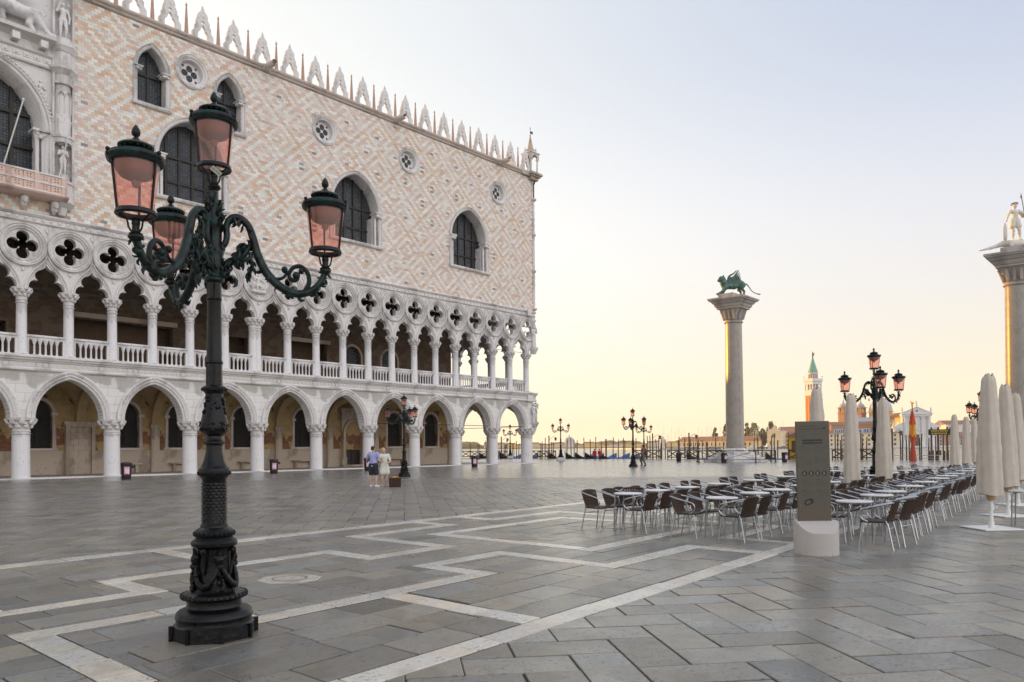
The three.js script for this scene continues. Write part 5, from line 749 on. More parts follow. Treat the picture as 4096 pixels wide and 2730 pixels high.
  const shaftG = (() => {
    const scales = []; for (let r = 0; r < 13; r++) for (let k = 0; k < 16; k++) { const a = (k + (r & 1) * 0.5) / 16 * 2 * PI, y = 1.03 + r * 0.0275; scales.push(tr(new THREE.CircleGeometry(0.021, 7, PI, PI).rotateX(-0.35), 0, 0, 0.113).rotateY(a).translate(0, y, 0)); }
    const rope = (y, r, n, s) => Array.from({ length: n }, (_, k) => { const a = k / n * 2 * PI; return ico(s, r * Math.cos(a), y, r * Math.sin(a), 0.8, 1.2, 0.8, 1); });
    return { lower: MG([turned([[0.185, 0.79], [0.205, 0.805], [0.21, 0.83], [0.2, 0.85], [0.175, 0.865], [0.165, 0.88], [0.18, 0.9], [0.182, 0.925], [0.16, 0.95], [0.13, 0.965], [0.126, 0.985], [0.112, 1.0], [0.109, 1.02], [0.107, 1.38], [0.115, 1.40], [0.13, 1.415], [0.142, 1.43], [0.145, 1.46], [0.138, 1.485], [0.124, 1.495], [0.115, 1.51], [0.095, 1.56], [0.078, 1.63], [0.073, 1.69], [0.08, 1.70], [0.096, 1.71], [0.094, 1.725], [0.08, 1.735], [0.072, 1.75], [0.07, 1.775]], 32), rope(0.912, 0.176, 26, 0.02), rope(1.447, 0.142, 22, 0.016), rope(1.716, 0.09, 18, 0.01)]), scales: MG(scales),
      bulb: MG([turned([[0.07, 1.775], [0.09, 1.79], [0.115, 1.815], [0.122, 1.845], [0.118, 1.89], [0.1, 1.96], [0.086, 2.03], [0.076, 2.10], [0.075, 2.15], [0.085, 2.165], [0.103, 2.18], [0.105, 2.205], [0.09, 2.22], [0.075, 2.225]], 28), Array.from({ length: 46 }, () => { const a = rnd(0, 2 * PI), y = rnd(1.82, 1.9); return ico(rnd(0.01, 0.018), 0.118 * Math.cos(a), y, 0.118 * Math.sin(a), 1, 1, 1, 0); }), Array.from({ length: 40 }, () => { const a = rnd(0, 2 * PI), y = rnd(1.98, 2.13), r = 0.1 - (y - 1.96) * 0.13; return ico(rnd(0.008, 0.018), r * Math.cos(a), y, r * Math.sin(a), 1, 1.4, 1, 0); }), rope(2.192, 0.102, 18, 0.014)]),
      flute: MG([tr(fluted(0.075, 0.073, 0.2, 8, 0.14), 0, 2.22, 0), turned([[0.075, 2.42], [0.08, 2.43], [0.076, 2.445], [0.069, 2.455], [0.063, 2.98], [0.066, 2.99], [0.07, 3.0], [0.066, 3.01]], 24), tr(fluted(0.068, 0.066, 0.16, 8, 0.14), 0, 3.0, 0)]),
      hub: MG([turned([[0.066, 3.15], [0.085, 3.165], [0.088, 3.185], [0.07, 3.2], [0.062, 3.22], [0.075, 3.26], [0.082, 3.31], [0.074, 3.37], [0.08, 3.40], [0.086, 3.43], [0.076, 3.46], [0.066, 3.48], [0.066, 3.6], [0.078, 3.63], [0.088, 3.66], [0.074, 3.69], [0.058, 3.72], [0.05, 3.78], [0.04, 3.86], [0.03, 3.95], [0.03, 3.98], [0.052, 3.995], [0.058, 4.01], [0.036, 4.03], [0.03, 4.05]], 20), Array.from({ length: 30 }, () => { const a = rnd(0, 2 * PI), y = rnd(3.66, 3.9), r = 0.075 - (y - 3.66) * 0.14; return leaf(0, 0, 0, 1.1).rotateX(0.35).translate(0, y, r).rotateY(a); }), Array.from({ length: 24 }, () => { const a = rnd(0, 2 * PI), y = rnd(3.26, 3.5); return ico(rnd(0.014, 0.026), 0.078 * Math.cos(a), y, 0.078 * Math.sin(a), 1, 1.3, 1, 0); }), Array.from({ length: 6 }, (_, k) => { const a = k * PI / 3; return taper([[0.05, 3.64, 0], [0.1, 3.67, 0], [0.115, 3.70, 0]], [0.02, 0.016, 0.012], 8, 5).rotateY(a); })]) };
  })();
  baseG.scale(0.88, 1, 0.88); ornG.scale(0.9, 1, 0.9); shaftG.lower.scale(0.94, 1, 0.94); shaftG.scales.scale(0.94, 1, 0.94); shaftG.flute.scale(0.95, 1, 0.95); for (const q of [lanG.ring, lanG.glass, lanG.cap, lanG.finial, lanG.dish, lanG.stem, ...lanG.ribs]) q.scale(0.96, 1, 0.96);
  function lampPost(label, pos, turn, arms, group, full = true, pedestal = 0) {
    const t = thing('street_lamp', label, 'street lamp', pos, turn, group);
    if (pedestal) mesh('stone_pedestal', MG([rbox(0.95, pedestal, 0.95, 0.03, 0, pedestal / 2, 0)]), M.marble, t);
    const up = pedestal, c = (n, g, m, y = up) => mesh(n, g, m, t, [0, y, 0]);
    c('base', baseG, M.cast); c('festoons', ornG, M.cast); c('lower_shaft', shaftG.lower, M.cast); c('scale_pattern', shaftG.scales, M.cast); c('bulb', shaftG.bulb, M.cast); c('fluted_shaft', shaftG.flute, M.cast); c('hub', shaftG.hub, M.verdigris);
    for (const a of arms) { mesh('arm', armG, M.verdigris, t, [0, up, 0], a); lantern(t, [R * Math.cos(a), RY + up, -R * Math.sin(a)]); }
    lantern(t, [0, 4.175 + up, 0]);
    return t;
  }
  const A3 = [0, 2 * PI / 3, -2 * PI / 3];
  const near = lampPost('tall black and verdigris street lamp with rose lanterns in the left foreground', [-2.66, 0, -6.86], -1.824, A3, 'ornate lamp posts on the square');
  // number plate under the top lantern
  { const c = document.createElement('canvas'); c.width = 256; c.height = 96; const x = c.getContext('2d'); x.fillStyle = '#9d9d8f'; x.fillRect(0, 0, 256, 96); x.fillStyle = '#2c2c26'; x.font = 'bold 54px sans-serif'; x.textAlign = 'center'; x.fillText('SM-AC03', 128, 68, 240);
    const tx = new THREE.CanvasTexture(c); tx.colorSpace = THREE.SRGBColorSpace; const g = new THREE.BoxGeometry(0.098, 0.043, 0.003); const uv = g.attributes.uv; const m = mesh('number_plate', g, std({ map: tx, roughness: 0.6 }), near, [0, 0, 0]);
    m.position.copy(near.worldToLocal(new V3(-2.58, 4.10, -6.70))); m.rotation.set(0, 1.824 + 0.25, 0); m.rotateZ(-0.72); near.updateMatrixWorld(true); m.position.copy(near.worldToLocal(new V3(-2.58, 4.10, -6.70))); }
  const lp = (px, py) => { const v = at(px, py, 1), dy = v.y - EYE, k = -EYE / dy; return [v.x * k, 0, -(-v.z) * k]; };
  lampPost('black street lamp with rose lanterns standing in front of the palace arcade', [-6.35, 0, -45.2], 1.36, A3, 'ornate lamp posts on the square');
  lampPost('dark street lamp beside the walker with the red backpack', [9.95, 0, -63.2], 1.6, A3, 'ornate lamp posts on the square');
  lampPost('verdigris street lamp rising behind the folded parasols and information panel', [12.06, 0, -25.5], -1.83, A3, 'ornate lamp posts on the square');
  lampPost('dark street lamp half hidden behind the three folded parasols at the right', [27.6, 0, -45.1], 1.4, A3, 'ornate lamp posts on the square');
  lampPost('two-armed quay lamp on a white pedestal right of the palace corner', [5.95, 0, -94], 0.05, [0, PI], 'quay lamps on white pedestals', true, 0.42);
  lampPost('two-armed quay lamp on a white pedestal seen through the last palace arch', [-0.3, 0, -118.2], 0.05, [0, PI], 'quay lamps on white pedestals', true, 0.42);
  lampPost('green-footed quay lamp on a white pedestal behind the walker', [17.6, 0, -102.5], 0.05, [0, PI], 'quay lamps on white pedestals', true, 0.42);
}
// ---------------------------------------------------------------- the two granite columns
function monoColumn(name, label, pos, turn, topBuild) {
  const t = thing(name, label, 'column', pos, turn);
  const oct = (r, y0, y1, n = 8) => { const g = new THREE.CylinderGeometry(r, r, y1 - y0, n).toNonIndexed(); g.computeVertexNormals(); g.rotateY(PI / n); return tr(g, 0, (y0 + y1) / 2, 0); };
  [[3.2, 0, 0.26], [2.75, 0.26, 0.5], [2.35, 0.5, 0.74], [1.95, 0.74, 1.0]].forEach(([r, a, b]) => mesh('step', MG([oct(r, a, b)]), M.marble, t));
  mesh('plinth', MG([oct(1.3, 1.0, 1.25), turned([[1.25, 1.25], [1.2, 1.32], [1.0, 1.36], [0.98, 1.42]], 32)]), M.marble, t);
  mesh('shaft', MG([turned([[0.93, 1.4], [0.93, 1.5], [0.915, 3], [0.90, 6], [0.865, 10], [0.83, 14.2], [0.82, 14.3]], 40)]), M.granitePol, t);
  const bell = (() => { const g = turned([[0.86, 14.3], [0.95, 14.34], [0.95, 14.44], [0.86, 14.5], [0.86, 14.56], [0.92, 14.62], [0.84, 14.66]], 32); const b = new THREE.CylinderGeometry(1.55, 1.18, 1.1, 4, 6).toNonIndexed(); const p = b.attributes.position; for (let i = 0; i < p.count; i++) { const f = (p.getY(i) + 0.55) / 1.1; const x = p.getX(i), z = p.getZ(i), r = Math.hypot(x, z); const w = 0.86 + 0.0 * f; const s = (0.74 + 0.26 * f * f); p.setX(i, x * s); p.setZ(i, z * s); } b.rotateY(PI / 4); b.computeVertexNormals(); return [g, tr(b, 0, 15.2, 0)]; })();
  const leafs = []; for (let k = 0; k < 4; k++) for (const o of [-0.45, 0, 0.45]) { const g = taper([[o, 14.66, 0.84], [o, 15.1, 0.95], [o * 1.1, 15.55, 1.15], [o * 1.15, 15.62, 1.22]], [0.1, 0.13, 0.12, 0.06], 10, 6); leafs.push(g.rotateY(k * PI / 2)); }
  mesh('capital', MG([bell, leafs]), M.travertine, t);
  mesh('abacus', MG([bx(-1.25, 1.25, 15.75, 15.95, -1.25, 1.25), bx(-1.36, 1.36, 15.95, 16.05, -1.36, 1.36), bx(-1.42, 1.42, 16.05, 16.3, -1.42, 1.42), bx(-1.58, 1.58, 16.3, 16.4, -1.58, 1.58), bx(-1.65, 1.65, 16.4, 16.55, -1.65, 1.65), bx(-1.85, 1.85, 16.55, 16.68, -1.85, 1.85), bx(-1.95, 1.95, 16.68, 16.84, -1.95, 1.95), bx(-1.75, 1.75, 16.84, 17.2, -0.8, 0.8),
    Array.from({ length: 4 }, (_, k) => Array.from({ length: 18 }, (_, i) => [box(0.09, 0.09, 0.08, -1.32 + i * 0.155, 16.22, 1.45).rotateY(k * PI / 2), box(0.09, 0.09, 0.08, -1.55 + i * 0.182, 16.6, 1.7).rotateY(k * PI / 2)]))]), M.travertine, t);
  return t;
}
M.bronze = std({ map: tex(512, (u, v) => { const a = fbm(u, v, 6, 5, 151), b = sstep(fbm(u, v, 9, 4, 152), 0.5, 0.62); return lin(mixc(mixc([0.05, 0.11, 0.10], [0.12, 0.22, 0.19], a), [0.07, 0.06, 0.04], b * 0.8)); }, 1.3, true), roughness: 0.5, metalness: 0.45 });
M.statue = std({ map: T.marble, color: rgb(0.95, 0.88, 0.78), roughness: 0.7 });
{
  const colTurn = ROT + 0.0;
  monoColumn('granite_column', 'grey granite column carrying the winged bronze lion, on white steps', [23.0, 0, -79.2], colTurn);
  monoColumn('granite_column', 'granite column at the right edge carrying the saint with spear', [40.6, 0, -61.4], colTurn);
  // winged lion facing left, walking along -x of its own frame
  const lion = thing('lion_statue', 'green bronze winged lion standing on top of the granite column', 'statue', [23.0, 17.2, -79.2], 0.12);
  const lb = [B([-0.75, 1.0, 0], 0.36, [0.1, 0.98, 0], 0.31), B([0.1, 0.98, 0], 0.31, [0.85, 1.22, 0], 0.33), B([0.85, 1.22, 0], 0.34, [1.02, 1.12, 0], 0.33), B([-0.82, 1.15, 0], 0.36, [-1.12, 1.55, 0], 0.34), B([-1.05, 1.3, 0], 0.34, [-0.98, 0.95, 0], 0.28), B([-1.15, 1.72, 0], 0.30, [-1.3, 1.75, 0], 0.24), B([-1.42, 1.62, 0], 0.16, [-1.56, 1.56, 0], 0.12), B([-1.5, 1.5, 0], 0.11, [-1.58, 1.48, 0], 0.08), B([-1.08, 2.0, 0.16], 0.07, [-1.06, 2.03, 0.17], 0.06), B([-1.08, 2.0, -0.16], 0.07, [-1.06, 2.03, -0.17], 0.06),
    B([-0.85, 0.85, 0.2], 0.22, [-1.2, 0.42, 0.24], 0.14), B([-1.2, 0.42, 0.24], 0.13, [-1.6, 0.14, 0.26], 0.12), B([-1.6, 0.1, 0.26], 0.11, [-1.85, 0.08, 0.27], 0.10), B([-0.75, 0.85, -0.2], 0.22, [-0.95, 0.45, -0.24], 0.14), B([-0.95, 0.45, -0.24], 0.13, [-1.25, 0.12, -0.25], 0.12), B([-1.25, 0.09, -0.25], 0.1, [-1.48, 0.08, -0.25], 0.10),
    B([0.95, 1.1, 0.18], 0.27, [0.85, 0.7, 0.22], 0.18), B([0.85, 0.7, 0.22], 0.15, [1.1, 0.42, 0.22], 0.10), B([1.1, 0.42, 0.22], 0.10, [1.08, 0.12, 0.22], 0.10), B([1.05, 0.09, 0.22], 0.1, [0.85, 0.08, 0.23], 0.10), B([0.95, 1.1, -0.18], 0.26, [0.7, 0.68, -0.22], 0.17), B([0.7, 0.68, -0.22], 0.14, [0.92, 0.42, -0.22], 0.10), B([0.92, 0.42, -0.22], 0.10, [0.88, 0.12, -0.22], 0.10), B([0.85, 0.09, -0.22], 0.1, [0.65, 0.08, -0.22], 0.10)];
  mesh('body', sdfMesh(lb, 0.04, 0.1), M.bronze, lion);
  mesh('tail', MG([taper([[1.18, 1.28, 0], [1.45, 1.22, 0], [1.75, 0.9, 0], [2.0, 0.55, 0], [2.35, 0.32, 0], [2.75, 0.22, 0]], [0.075, 0.06, 0.05, 0.045, 0.045, 0.045], 30, 7), ico(0.09, 2.8, 0.2, 0, 2.2, 0.8, 0.8, 1)]), M.bronze, lion);
  const feather = (z, rx) => { const out = []; for (let k = 0; k < 7; k++) { const a = 0.35 + k * 0.12, L = 1.5 - k * 0.13; out.push(new THREE.SphereGeometry(1, 8, 6).scale(0.10, L / 2, 0.025).translate(0, L / 2, 0).rotateZ(-a - 0.25).translate(-0.35 + k * 0.06, 1.3 + 0.12 - k * 0.05, z + k * 0.012)); } for (let k = 0; k < 14; k++) out.push(new THREE.SphereGeometry(1, 6, 5).scale(0.08, 0.17, 0.03).rotateZ(-0.5).translate(-0.5 + (k % 4) * 0.13, 1.35 + Math.floor(k / 4) * 0.15, z + 0.03)); out.push(taper([[-0.45, 1.2, z], [-0.62, 1.7, z], [-0.48, 2.02, z], [-0.1, 2.25, z], [0.25, 2.6, z]], [0.12, 0.12, 0.1, 0.08, 0.04], 18, 7)); const g = MG(out); g.translate(0, -1.2, 0); g.rotateX(rx); return g.translate(0, 1.2, 0); };
  mesh('wing', feather(0.16, 0.18), M.bronze, lion); mesh('wing', feather(-0.16, -0.3), M.bronze, lion, [0.35, -0.1, 0]);
  // saint on a crocodile
  const st = thing('saint_statue', 'pale marble saint with halo, spear and shield standing on a crocodile', 'statue', [40.6, 17.3, -61.4], 0);
  const h = 3.0, j = joints({ shL: [-0.11, 0.815, 0], elL: [-0.19, 0.69, 0.02], haL: [-0.25, 0.56, 0.05], elR: [0.2, 0.72, 0.05], haR: [0.28, 0.80, 0.05], hpL: [-0.055, 0.52, 0], knL: [-0.05, 0.28, 0.0], anL: [-0.05, 0.05, -0.02], knR: [0.09, 0.29, 0.04], anR: [0.11, 0.05, 0.02], toL: [-0.08, 0.02, 0.06], toR: [0.12, 0.02, 0.1] });
  mesh('body', sdfMesh(scaleB([...body(j, 1.1), B([-0.06, 0.56, 0], 0.07, [-0.075, 0.40, 0], 0.075), B([0.06, 0.56, 0], 0.07, [0.085, 0.40, 0.02], 0.075), B([0.14, 0.76, 0.04], 0.05, [0.24, 0.70, -0.04], 0.06)], h), 0.035, 0.05), M.statue, st, [-0.05, 0.62, 0], 0);
  mesh('halo', MG([tr(new THREE.TorusGeometry(0.25, 0.025, 6, 24).rotateX(PI / 2 - 0.25), 0, 0, 0), tr(new THREE.TorusGeometry(0.14, 0.015, 5, 20).rotateX(PI / 2 - 0.25), 0, 0, 0), [0, 1, 2, 3].map((k) => rod([0, 0, 0], [0.25 * Math.cos(k * PI / 4), 0.05, 0.25 * Math.sin(k * PI / 4)], 0.01, 4)), [0, 1, 2, 3].map((k) => rod([0, 0, 0], [-0.25 * Math.cos(k * PI / 4), 0.05, -0.25 * Math.sin(k * PI / 4)], 0.01, 4))]), M.lead, st, [-0.05, 3.62, 0]);
  mesh('spear', MG([rod([0.95, 0.3, 0.25], [0.45, 4.2, 0.1], 0.03, 6), tr(new THREE.ConeGeometry(0.07, 0.4, 6), 0.43, 4.3, 0.1)]), M.lead, st);
  mesh('shield', MG([new THREE.SphereGeometry(1, 14, 10).scale(0.17, 0.85, 0.09)]), M.statue, st, [-0.92, 1.25, 0.12]);
  mesh('crocodile', sdfMesh([B([-2.9, -0.12, 0], 0.05, [-2.0, 0.1, 0], 0.12), B([-2.0, 0.1, 0], 0.12, [-1.0, 0.42, 0], 0.22), B([-1.0, 0.42, 0], 0.24, [0.3, 0.42, 0], 0.34), B([0.3, 0.42, 0], 0.34, [1.2, 0.35, 0], 0.24), B([1.2, 0.35, 0], 0.2, [2.0, 0.3, 0.1], 0.1), B([-0.5, 0.3, 0.2], 0.12, [-0.6, 0.08, 0.4], 0.08), B([0.7, 0.3, 0.2], 0.12, [0.65, 0.08, 0.4], 0.08), B([-0.5, 0.3, -0.2], 0.12, [-0.6, 0.08, -0.4], 0.08), B([0.7, 0.3, -0.2], 0.12, [0.65, 0.08, -0.4], 0.08)], 0.045, 0.08), M.statue, st);
  // iron fence round the lion column: posts, rails, crossed rods
  const fr = thing('iron_fence', 'low dark iron fence with crossed rods around the lion column steps', 'fence', [23.0, 0, -79.2], 0.0);
  const nP = 8, rr = 4.05; for (let k = 0; k < nP; k++) {
    const a = (k + 0.5) * 2 * PI / nP + 0.18, b = a + 2 * PI / nP, A = [rr * Math.cos(a), 0, rr * Math.sin(a)], Bp = [rr * Math.cos(b), 0, rr * Math.sin(b)];
    mesh('post', MG([cyl(0.06, 0.06, 1.2, 8, A[0], 0, A[2]), cyl(0.13, 0.13, 0.06, 10, A[0], 0, A[2])]), M.iron, fr);
    mesh('top_rail', MG([rod([A[0], 1.17, A[2]], [Bp[0], 1.17, Bp[2]], 0.035, 6)]), M.iron, fr); mesh('bottom_rail', MG([rod([A[0], 0.3, A[2]], [Bp[0], 0.3, Bp[2]], 0.025, 6)]), M.iron, fr);
    for (const m of [0, 1]) mesh('cross_rod', MG([rod([A[0], m ? 0.3 : 1.15, A[2]], [Bp[0], m ? 1.15 : 0.3, Bp[2]], 0.018, 5)]), M.iron, fr);
  }
}
// ---------------------------------------------------------------- cafe chairs, tables, parasols
{
  const alu = M.alu, turnTo = ROT; // own frame: x along the rows (s), z out of the palace (n)
  const chair = (() => {
    const c = new THREE.Group(); c.name = 'cafe_chair'; c.userData = {};
    const seatS = new RoundedBoxGeometry(0.44, 0.035, 0.42, 2, 0.015); const sp = seatS.attributes.position; for (let i = 0; i < sp.count; i++) { const x = sp.getX(i), z = sp.getZ(i); sp.setX(i, x * (1 + z * 0.22)); sp.setY(i, sp.getY(i) - 0.02 * Math.cos(x * 5) * Math.cos(z * 5)); } seatS.computeVertexNormals();
    mesh('seat', MG([tr(seatS, 0, 0.44, 0)]), M.wicker, c);
    // curved woven back: upright strips with gaps near the top, framed
    const strips = []; for (let k = 0; k < 13; k++) { const t = (k - 6) / 6, x = 0.205 * t, z = -0.20 - 0.035 * (1 - t * t); strips.push(taper([[x * 0.92, 0.45, z + 0.02], [x, 0.6, z - 0.03], [x * 1.02, 0.76, z - 0.075]], [0.0135, 0.0145, 0.0135], 5, 5)); }
    for (let r = 0; r < 7; r++) { const y = 0.475 + r * 0.032, pts = []; for (let k = 0; k <= 6; k++) { const t = (k - 3) / 3; pts.push([0.205 * t * (0.93 + r * 0.008), y, -0.19 - 0.035 * (1 - t * t) - r * 0.0085]); } strips.push(tube(pts, 0.0165, 8, 5)); }
    mesh('backrest', MG([strips, tube([[-0.2, 0.755, -0.27], [-0.1, 0.765, -0.305], [0, 0.768, -0.315], [0.1, 0.765, -0.305], [0.2, 0.755, -0.27]], 0.02, 12, 6), tube([[-0.19, 0.45, -0.18], [0, 0.45, -0.21], [0.19, 0.45, -0.18]], 0.018, 8, 5)]), M.wicker, c);
    for (const m of [-1, 1]) {
      mesh('armrest', MG([tube([[m * 0.21, 0.745, -0.285], [m * 0.25, 0.725, -0.2], [m * 0.275, 0.69, -0.05], [m * 0.275, 0.655, 0.1], [m * 0.268, 0.62, 0.19], [m * 0.26, 0.55, 0.215], [m * 0.245, 0.48, 0.18], [m * 0.225, 0.435, 0.1]], 0.0125, 26, 7)]), alu, c);
      mesh('leg', MG([tube([[m * 0.20, 0.45, -0.16], [m * 0.205, 0.42, -0.18], [m * 0.235, 0.0, -0.27]], 0.0125, 10, 7)]), alu, c);
      mesh('leg', MG([tube([[m * 0.215, 0.43, 0.16], [m * 0.22, 0.40, 0.18], [m * 0.24, 0.0, 0.235]], 0.0125, 10, 7)]), alu, c);
    }
    mesh('seat_rail', MG([tube([[-0.21, 0.425, 0.19], [0.21, 0.425, 0.19]], 0.011, 4, 6), tube([[-0.21, 0.425, -0.17], [0.21, 0.425, -0.17]], 0.011, 4, 6), tube([[-0.21, 0.425, 0.19], [-0.2, 0.425, -0.17]], 0.011, 4, 6), tube([[0.21, 0.425, 0.19], [0.2, 0.425, -0.17]], 0.011, 4, 6), tube([[-0.22, 0.33, -0.2], [0.22, 0.33, -0.2]], 0.009, 4, 6)]), alu, c);
    return c;
  })();
  const table = (() => {
    const t = new THREE.Group(); t.name = 'cafe_table'; t.userData = {};
    mesh('tabletop', MG([turned([[0, 0.695], [0.27, 0.695], [0.285, 0.70], [0.29, 0.71], [0.285, 0.722], [0.27, 0.726], [0, 0.726]], 36)]), M.tabletop, t);
    for (let k = 0; k < 4; k++) { const a = k * PI / 2 + PI / 4, c = Math.cos(a), s = Math.sin(a); mesh('leg', MG([tube([[0.12 * c, 0.685, 0.12 * s], [0.24 * c, 0.68, 0.24 * s], [0.275 * c, 0.65, 0.275 * s], [0.28 * c, 0.58, 0.28 * s], [0.30 * c, 0.0, 0.30 * s]], 0.0135, 18, 7)]), M.aluDark, t); }
    return t;
  })();
  const ORD = ['first', 'second', 'third', 'fourth', 'fifth', 'sixth', 'seventh', 'eighth', 'ninth', 'tenth', 'eleventh', 'twelfth', 'thirteenth', 'fourteenth', 'fifteenth', 'sixteenth'];
  const place = (proto, name, p, turn, label, cat, group) => { const c = proto.clone(); c.name = numbered(name); c.userData = { label, category: cat, group }; c.position.copy(p); c.rotation.y = turn; scene.add(c); };
  const rows = [
    { nm: 'left', s: [-1.77, -0.5, 1.0, 2.85, 5.3, 8.15, 11.0, 14.0, 17.0, 20.2], n: (s) => 44.30 - 0.075 * (s + 1) - (s > 4 ? 0.06 * (s - 4) * 0.4 : 0) },
    { nm: 'middle', s: [-1.9, -0.2, 1.16, 3.16, 5.3, 7.6, 10.2, 12.8, 15.6, 18.6, 21.8], n: (s) => 46.45 - 0.085 * (s + 1.9) },
    { nm: 'right', s: [-1.48, 0.4, 1.82, 4.17, 6.46, 8.85, 10.9, 12.9, 15.9, 18.6, 21.4, 24.4], n: (s) => 48.62 - 0.105 * (s + 1.48) },
  ];
  let q = 0;
  for (const r of rows) r.s.forEach((s, i) => {
    const n = r.n(s), p = SN(s, n), which = ORD[i] + ' table of the ' + r.nm + ' cafe row';
    place(table, 'cafe_table', p, turnTo + rnd(-0.3, 0.3), 'round pale cafe table, ' + ORD[i] + ' from the near end of the ' + r.nm + ' row', 'table', 'cafe tables in three rows');
    for (const [ds, side] of [[-0.28, -1], [0.28, -1], [-0.28, 1], [0.28, 1]]) {
      if (rnd() < 0.06 && i > 3) continue;
      const nn = n + side * (0.46 + rnd(-0.04, 0.07)), ss = s + ds + rnd(-0.04, 0.04);
      place(chair, 'cafe_chair', SN(ss, nn), turnTo + (side < 0 ? 0 : PI) + rnd(-0.12, 0.12), 'brown wicker chair, ' + (ds < 0 ? 'nearer' : 'farther') + ' one ' + (side < 0 ? 'left' : 'right') + ' of the ' + which, 'chair', 'wicker chairs of the cafe');
    }
  });
  place(chair, 'cafe_chair', SN(-1.0, 43.95), turnTo - 1.1, 'brown wicker chair at the far end of the first table in the left cafe row', 'chair', 'wicker chairs of the cafe');
  // small tables beside the big parasols
  [[3.3, 50.35, 'nearest'], [6.7, 50.1, 'middle'], [10.5, 49.8, 'farthest']].forEach(([s, n, w]) => place(table, 'cafe_table', SN(s, n), turnTo, 'bare round cafe table behind the ' + w + ' of the three large folded parasols', 'table', 'cafe tables in three rows'));
  // folded parasols in canvas sleeves
  function parasol(p, turn, label, sd, h = 3.0) {
    seed = 900 + sd * 77;
    const t = thing('folded_parasol', label, 'parasol', p, turn, 'folded parasols of the cafe');
    mesh('base_plate', MG([rbox(0.78, 0.03, 0.78, 0.012, 0, 0.016, 0)]), M.whitePaint, t);
    mesh('pole', MG([cyl(0.036, 0.036, 1.2, 12, 0, 0.03, 0), cyl(0.05, 0.05, 0.12, 12, 0, 0.03, 0)]), M.whitePaint, t);
    mesh('clamp_knob', MG([box(0.07, 0.1, 0.09, 0, 0.42, 0), rod([0.02, 0.42, 0], [0.1, 0.42, 0], 0.012, 6), ico(0.03, 0.11, 0.42, 0, 0.7, 1, 1, 1)]), M.whitePaint, t);
    const NR = 44, NA = 48, ph = [rnd(0, 6), rnd(0, 6), rnd(0, 6)], lean = [rnd(-0.02, 0.02), rnd(-0.02, 0.02)], pos = [], idx = [], seam = rnd(0, 6);
    for (let i = 0; i <= NR; i++) { const f = i / NR, y = 0.67 + (h - 0.67) * f; let r = 0.205 - 0.03 * f - 0.075 * Math.pow(f, 2.2); if (f > 0.95) r *= 1 - 0.35 * Math.pow((f - 0.95) / 0.05, 2);
      for (let k = 0; k <= NA; k++) { const a = k / NA * 2 * PI; let w = 1 + 0.07 * Math.sin(4 * a + ph[0] + f * 1.2) + 0.045 * Math.sin(7 * a + ph[1] - f * 3) + 0.03 * Math.sin(f * 40 + 3 * a + ph[2]) * Math.sin(a * 2 + f * 9); const d = Math.atan2(Math.sin(a - seam), Math.cos(a - seam)); w += 0.16 * Math.exp(-d * d * 60); w += 0.05 * (vn(a * 3 + 20, f * 18, 64, sd) - 0.5);
        const yy = y + (f > 0.98 ? 0.03 * Math.sin(3 * a + ph[1]) : 0) + (f < 0.02 ? 0.02 * Math.sin(2 * a + ph[2]) : 0); pos.push(r * w * Math.cos(a) + lean[0] * f, yy, r * w * Math.sin(a) + lean[1] * f); } }
    for (let i = 0; i < NR; i++) for (let k = 0; k < NA; k++) { const A = i * (NA + 1) + k, C = A + NA + 1; idx.push(A, C, A + 1, A + 1, C, C + 1); }
    const g = new THREE.BufferGeometry(); g.setAttribute('position', new THREE.Float32BufferAttribute(pos, 3)); g.setIndex(idx); const m = mergeVertices(g, 1e-4); m.computeVertexNormals();
    const cap = new THREE.CircleGeometry(0.07, 20).rotateX(-PI / 2); mesh('canvas_sleeve', MG([m, tr(cap, lean[0], h - 0.012, lean[1])]), M.canvas, t);
    mesh('yellow_canopy_edge', MG([tr(new THREE.CylinderGeometry(0.13, 0.06, 0.22, 10, 1, true), 0, 0.66, 0)]), std({ map: T.cloth, color: rgb(0.95, 0.72, 0.42), roughness: 0.9 }), t);
    mesh('tie_cord', MG([tube([[0.15, 0.7, 0.08], [0.19, 0.58, 0.1], [0.16, 0.48, 0.09], [0.13, 0.56, 0.08], [0.15, 0.68, 0.06]], 0.006, 14, 4)]), M.whitePaint, t);
  }
  parasol([9.3, 0, -14.95], 0.06, 'tall folded parasol in cream sleeve, largest at the right edge', 1);
  parasol([11.31, 0, -17.55], 0.1, 'folded cream parasol just behind the largest one, second from the right edge', 2);
  parasol([13.58, 0, -20.65], 0.15, 'folded cream parasol cut by the right edge of the picture', 3);
  parasol([7.2, 0, -18.1], 0.1, 'folded parasol whose pale top rises behind the information panel', 4);
  parasol([8.98, 0, -20.3], 0.3, 'folded cream parasol just right of the information panel', 5);
  parasol([10.9, 0, -22.5], 0.1, 'folded cream parasol in front of the verdigris street lamp', 6);
  parasol([20.4, 0, -35.4], 0.1, 'small distant folded parasol, left of the three beside the gondola sign', 7);
  parasol([22.65, 0, -38.3], 0.1, 'small distant folded parasol, middle of the three beside the gondola sign', 8);
  parasol([24.75, 0, -41.1], 0.1, 'small distant folded parasol, right of the three and partly hidden', 9);
}
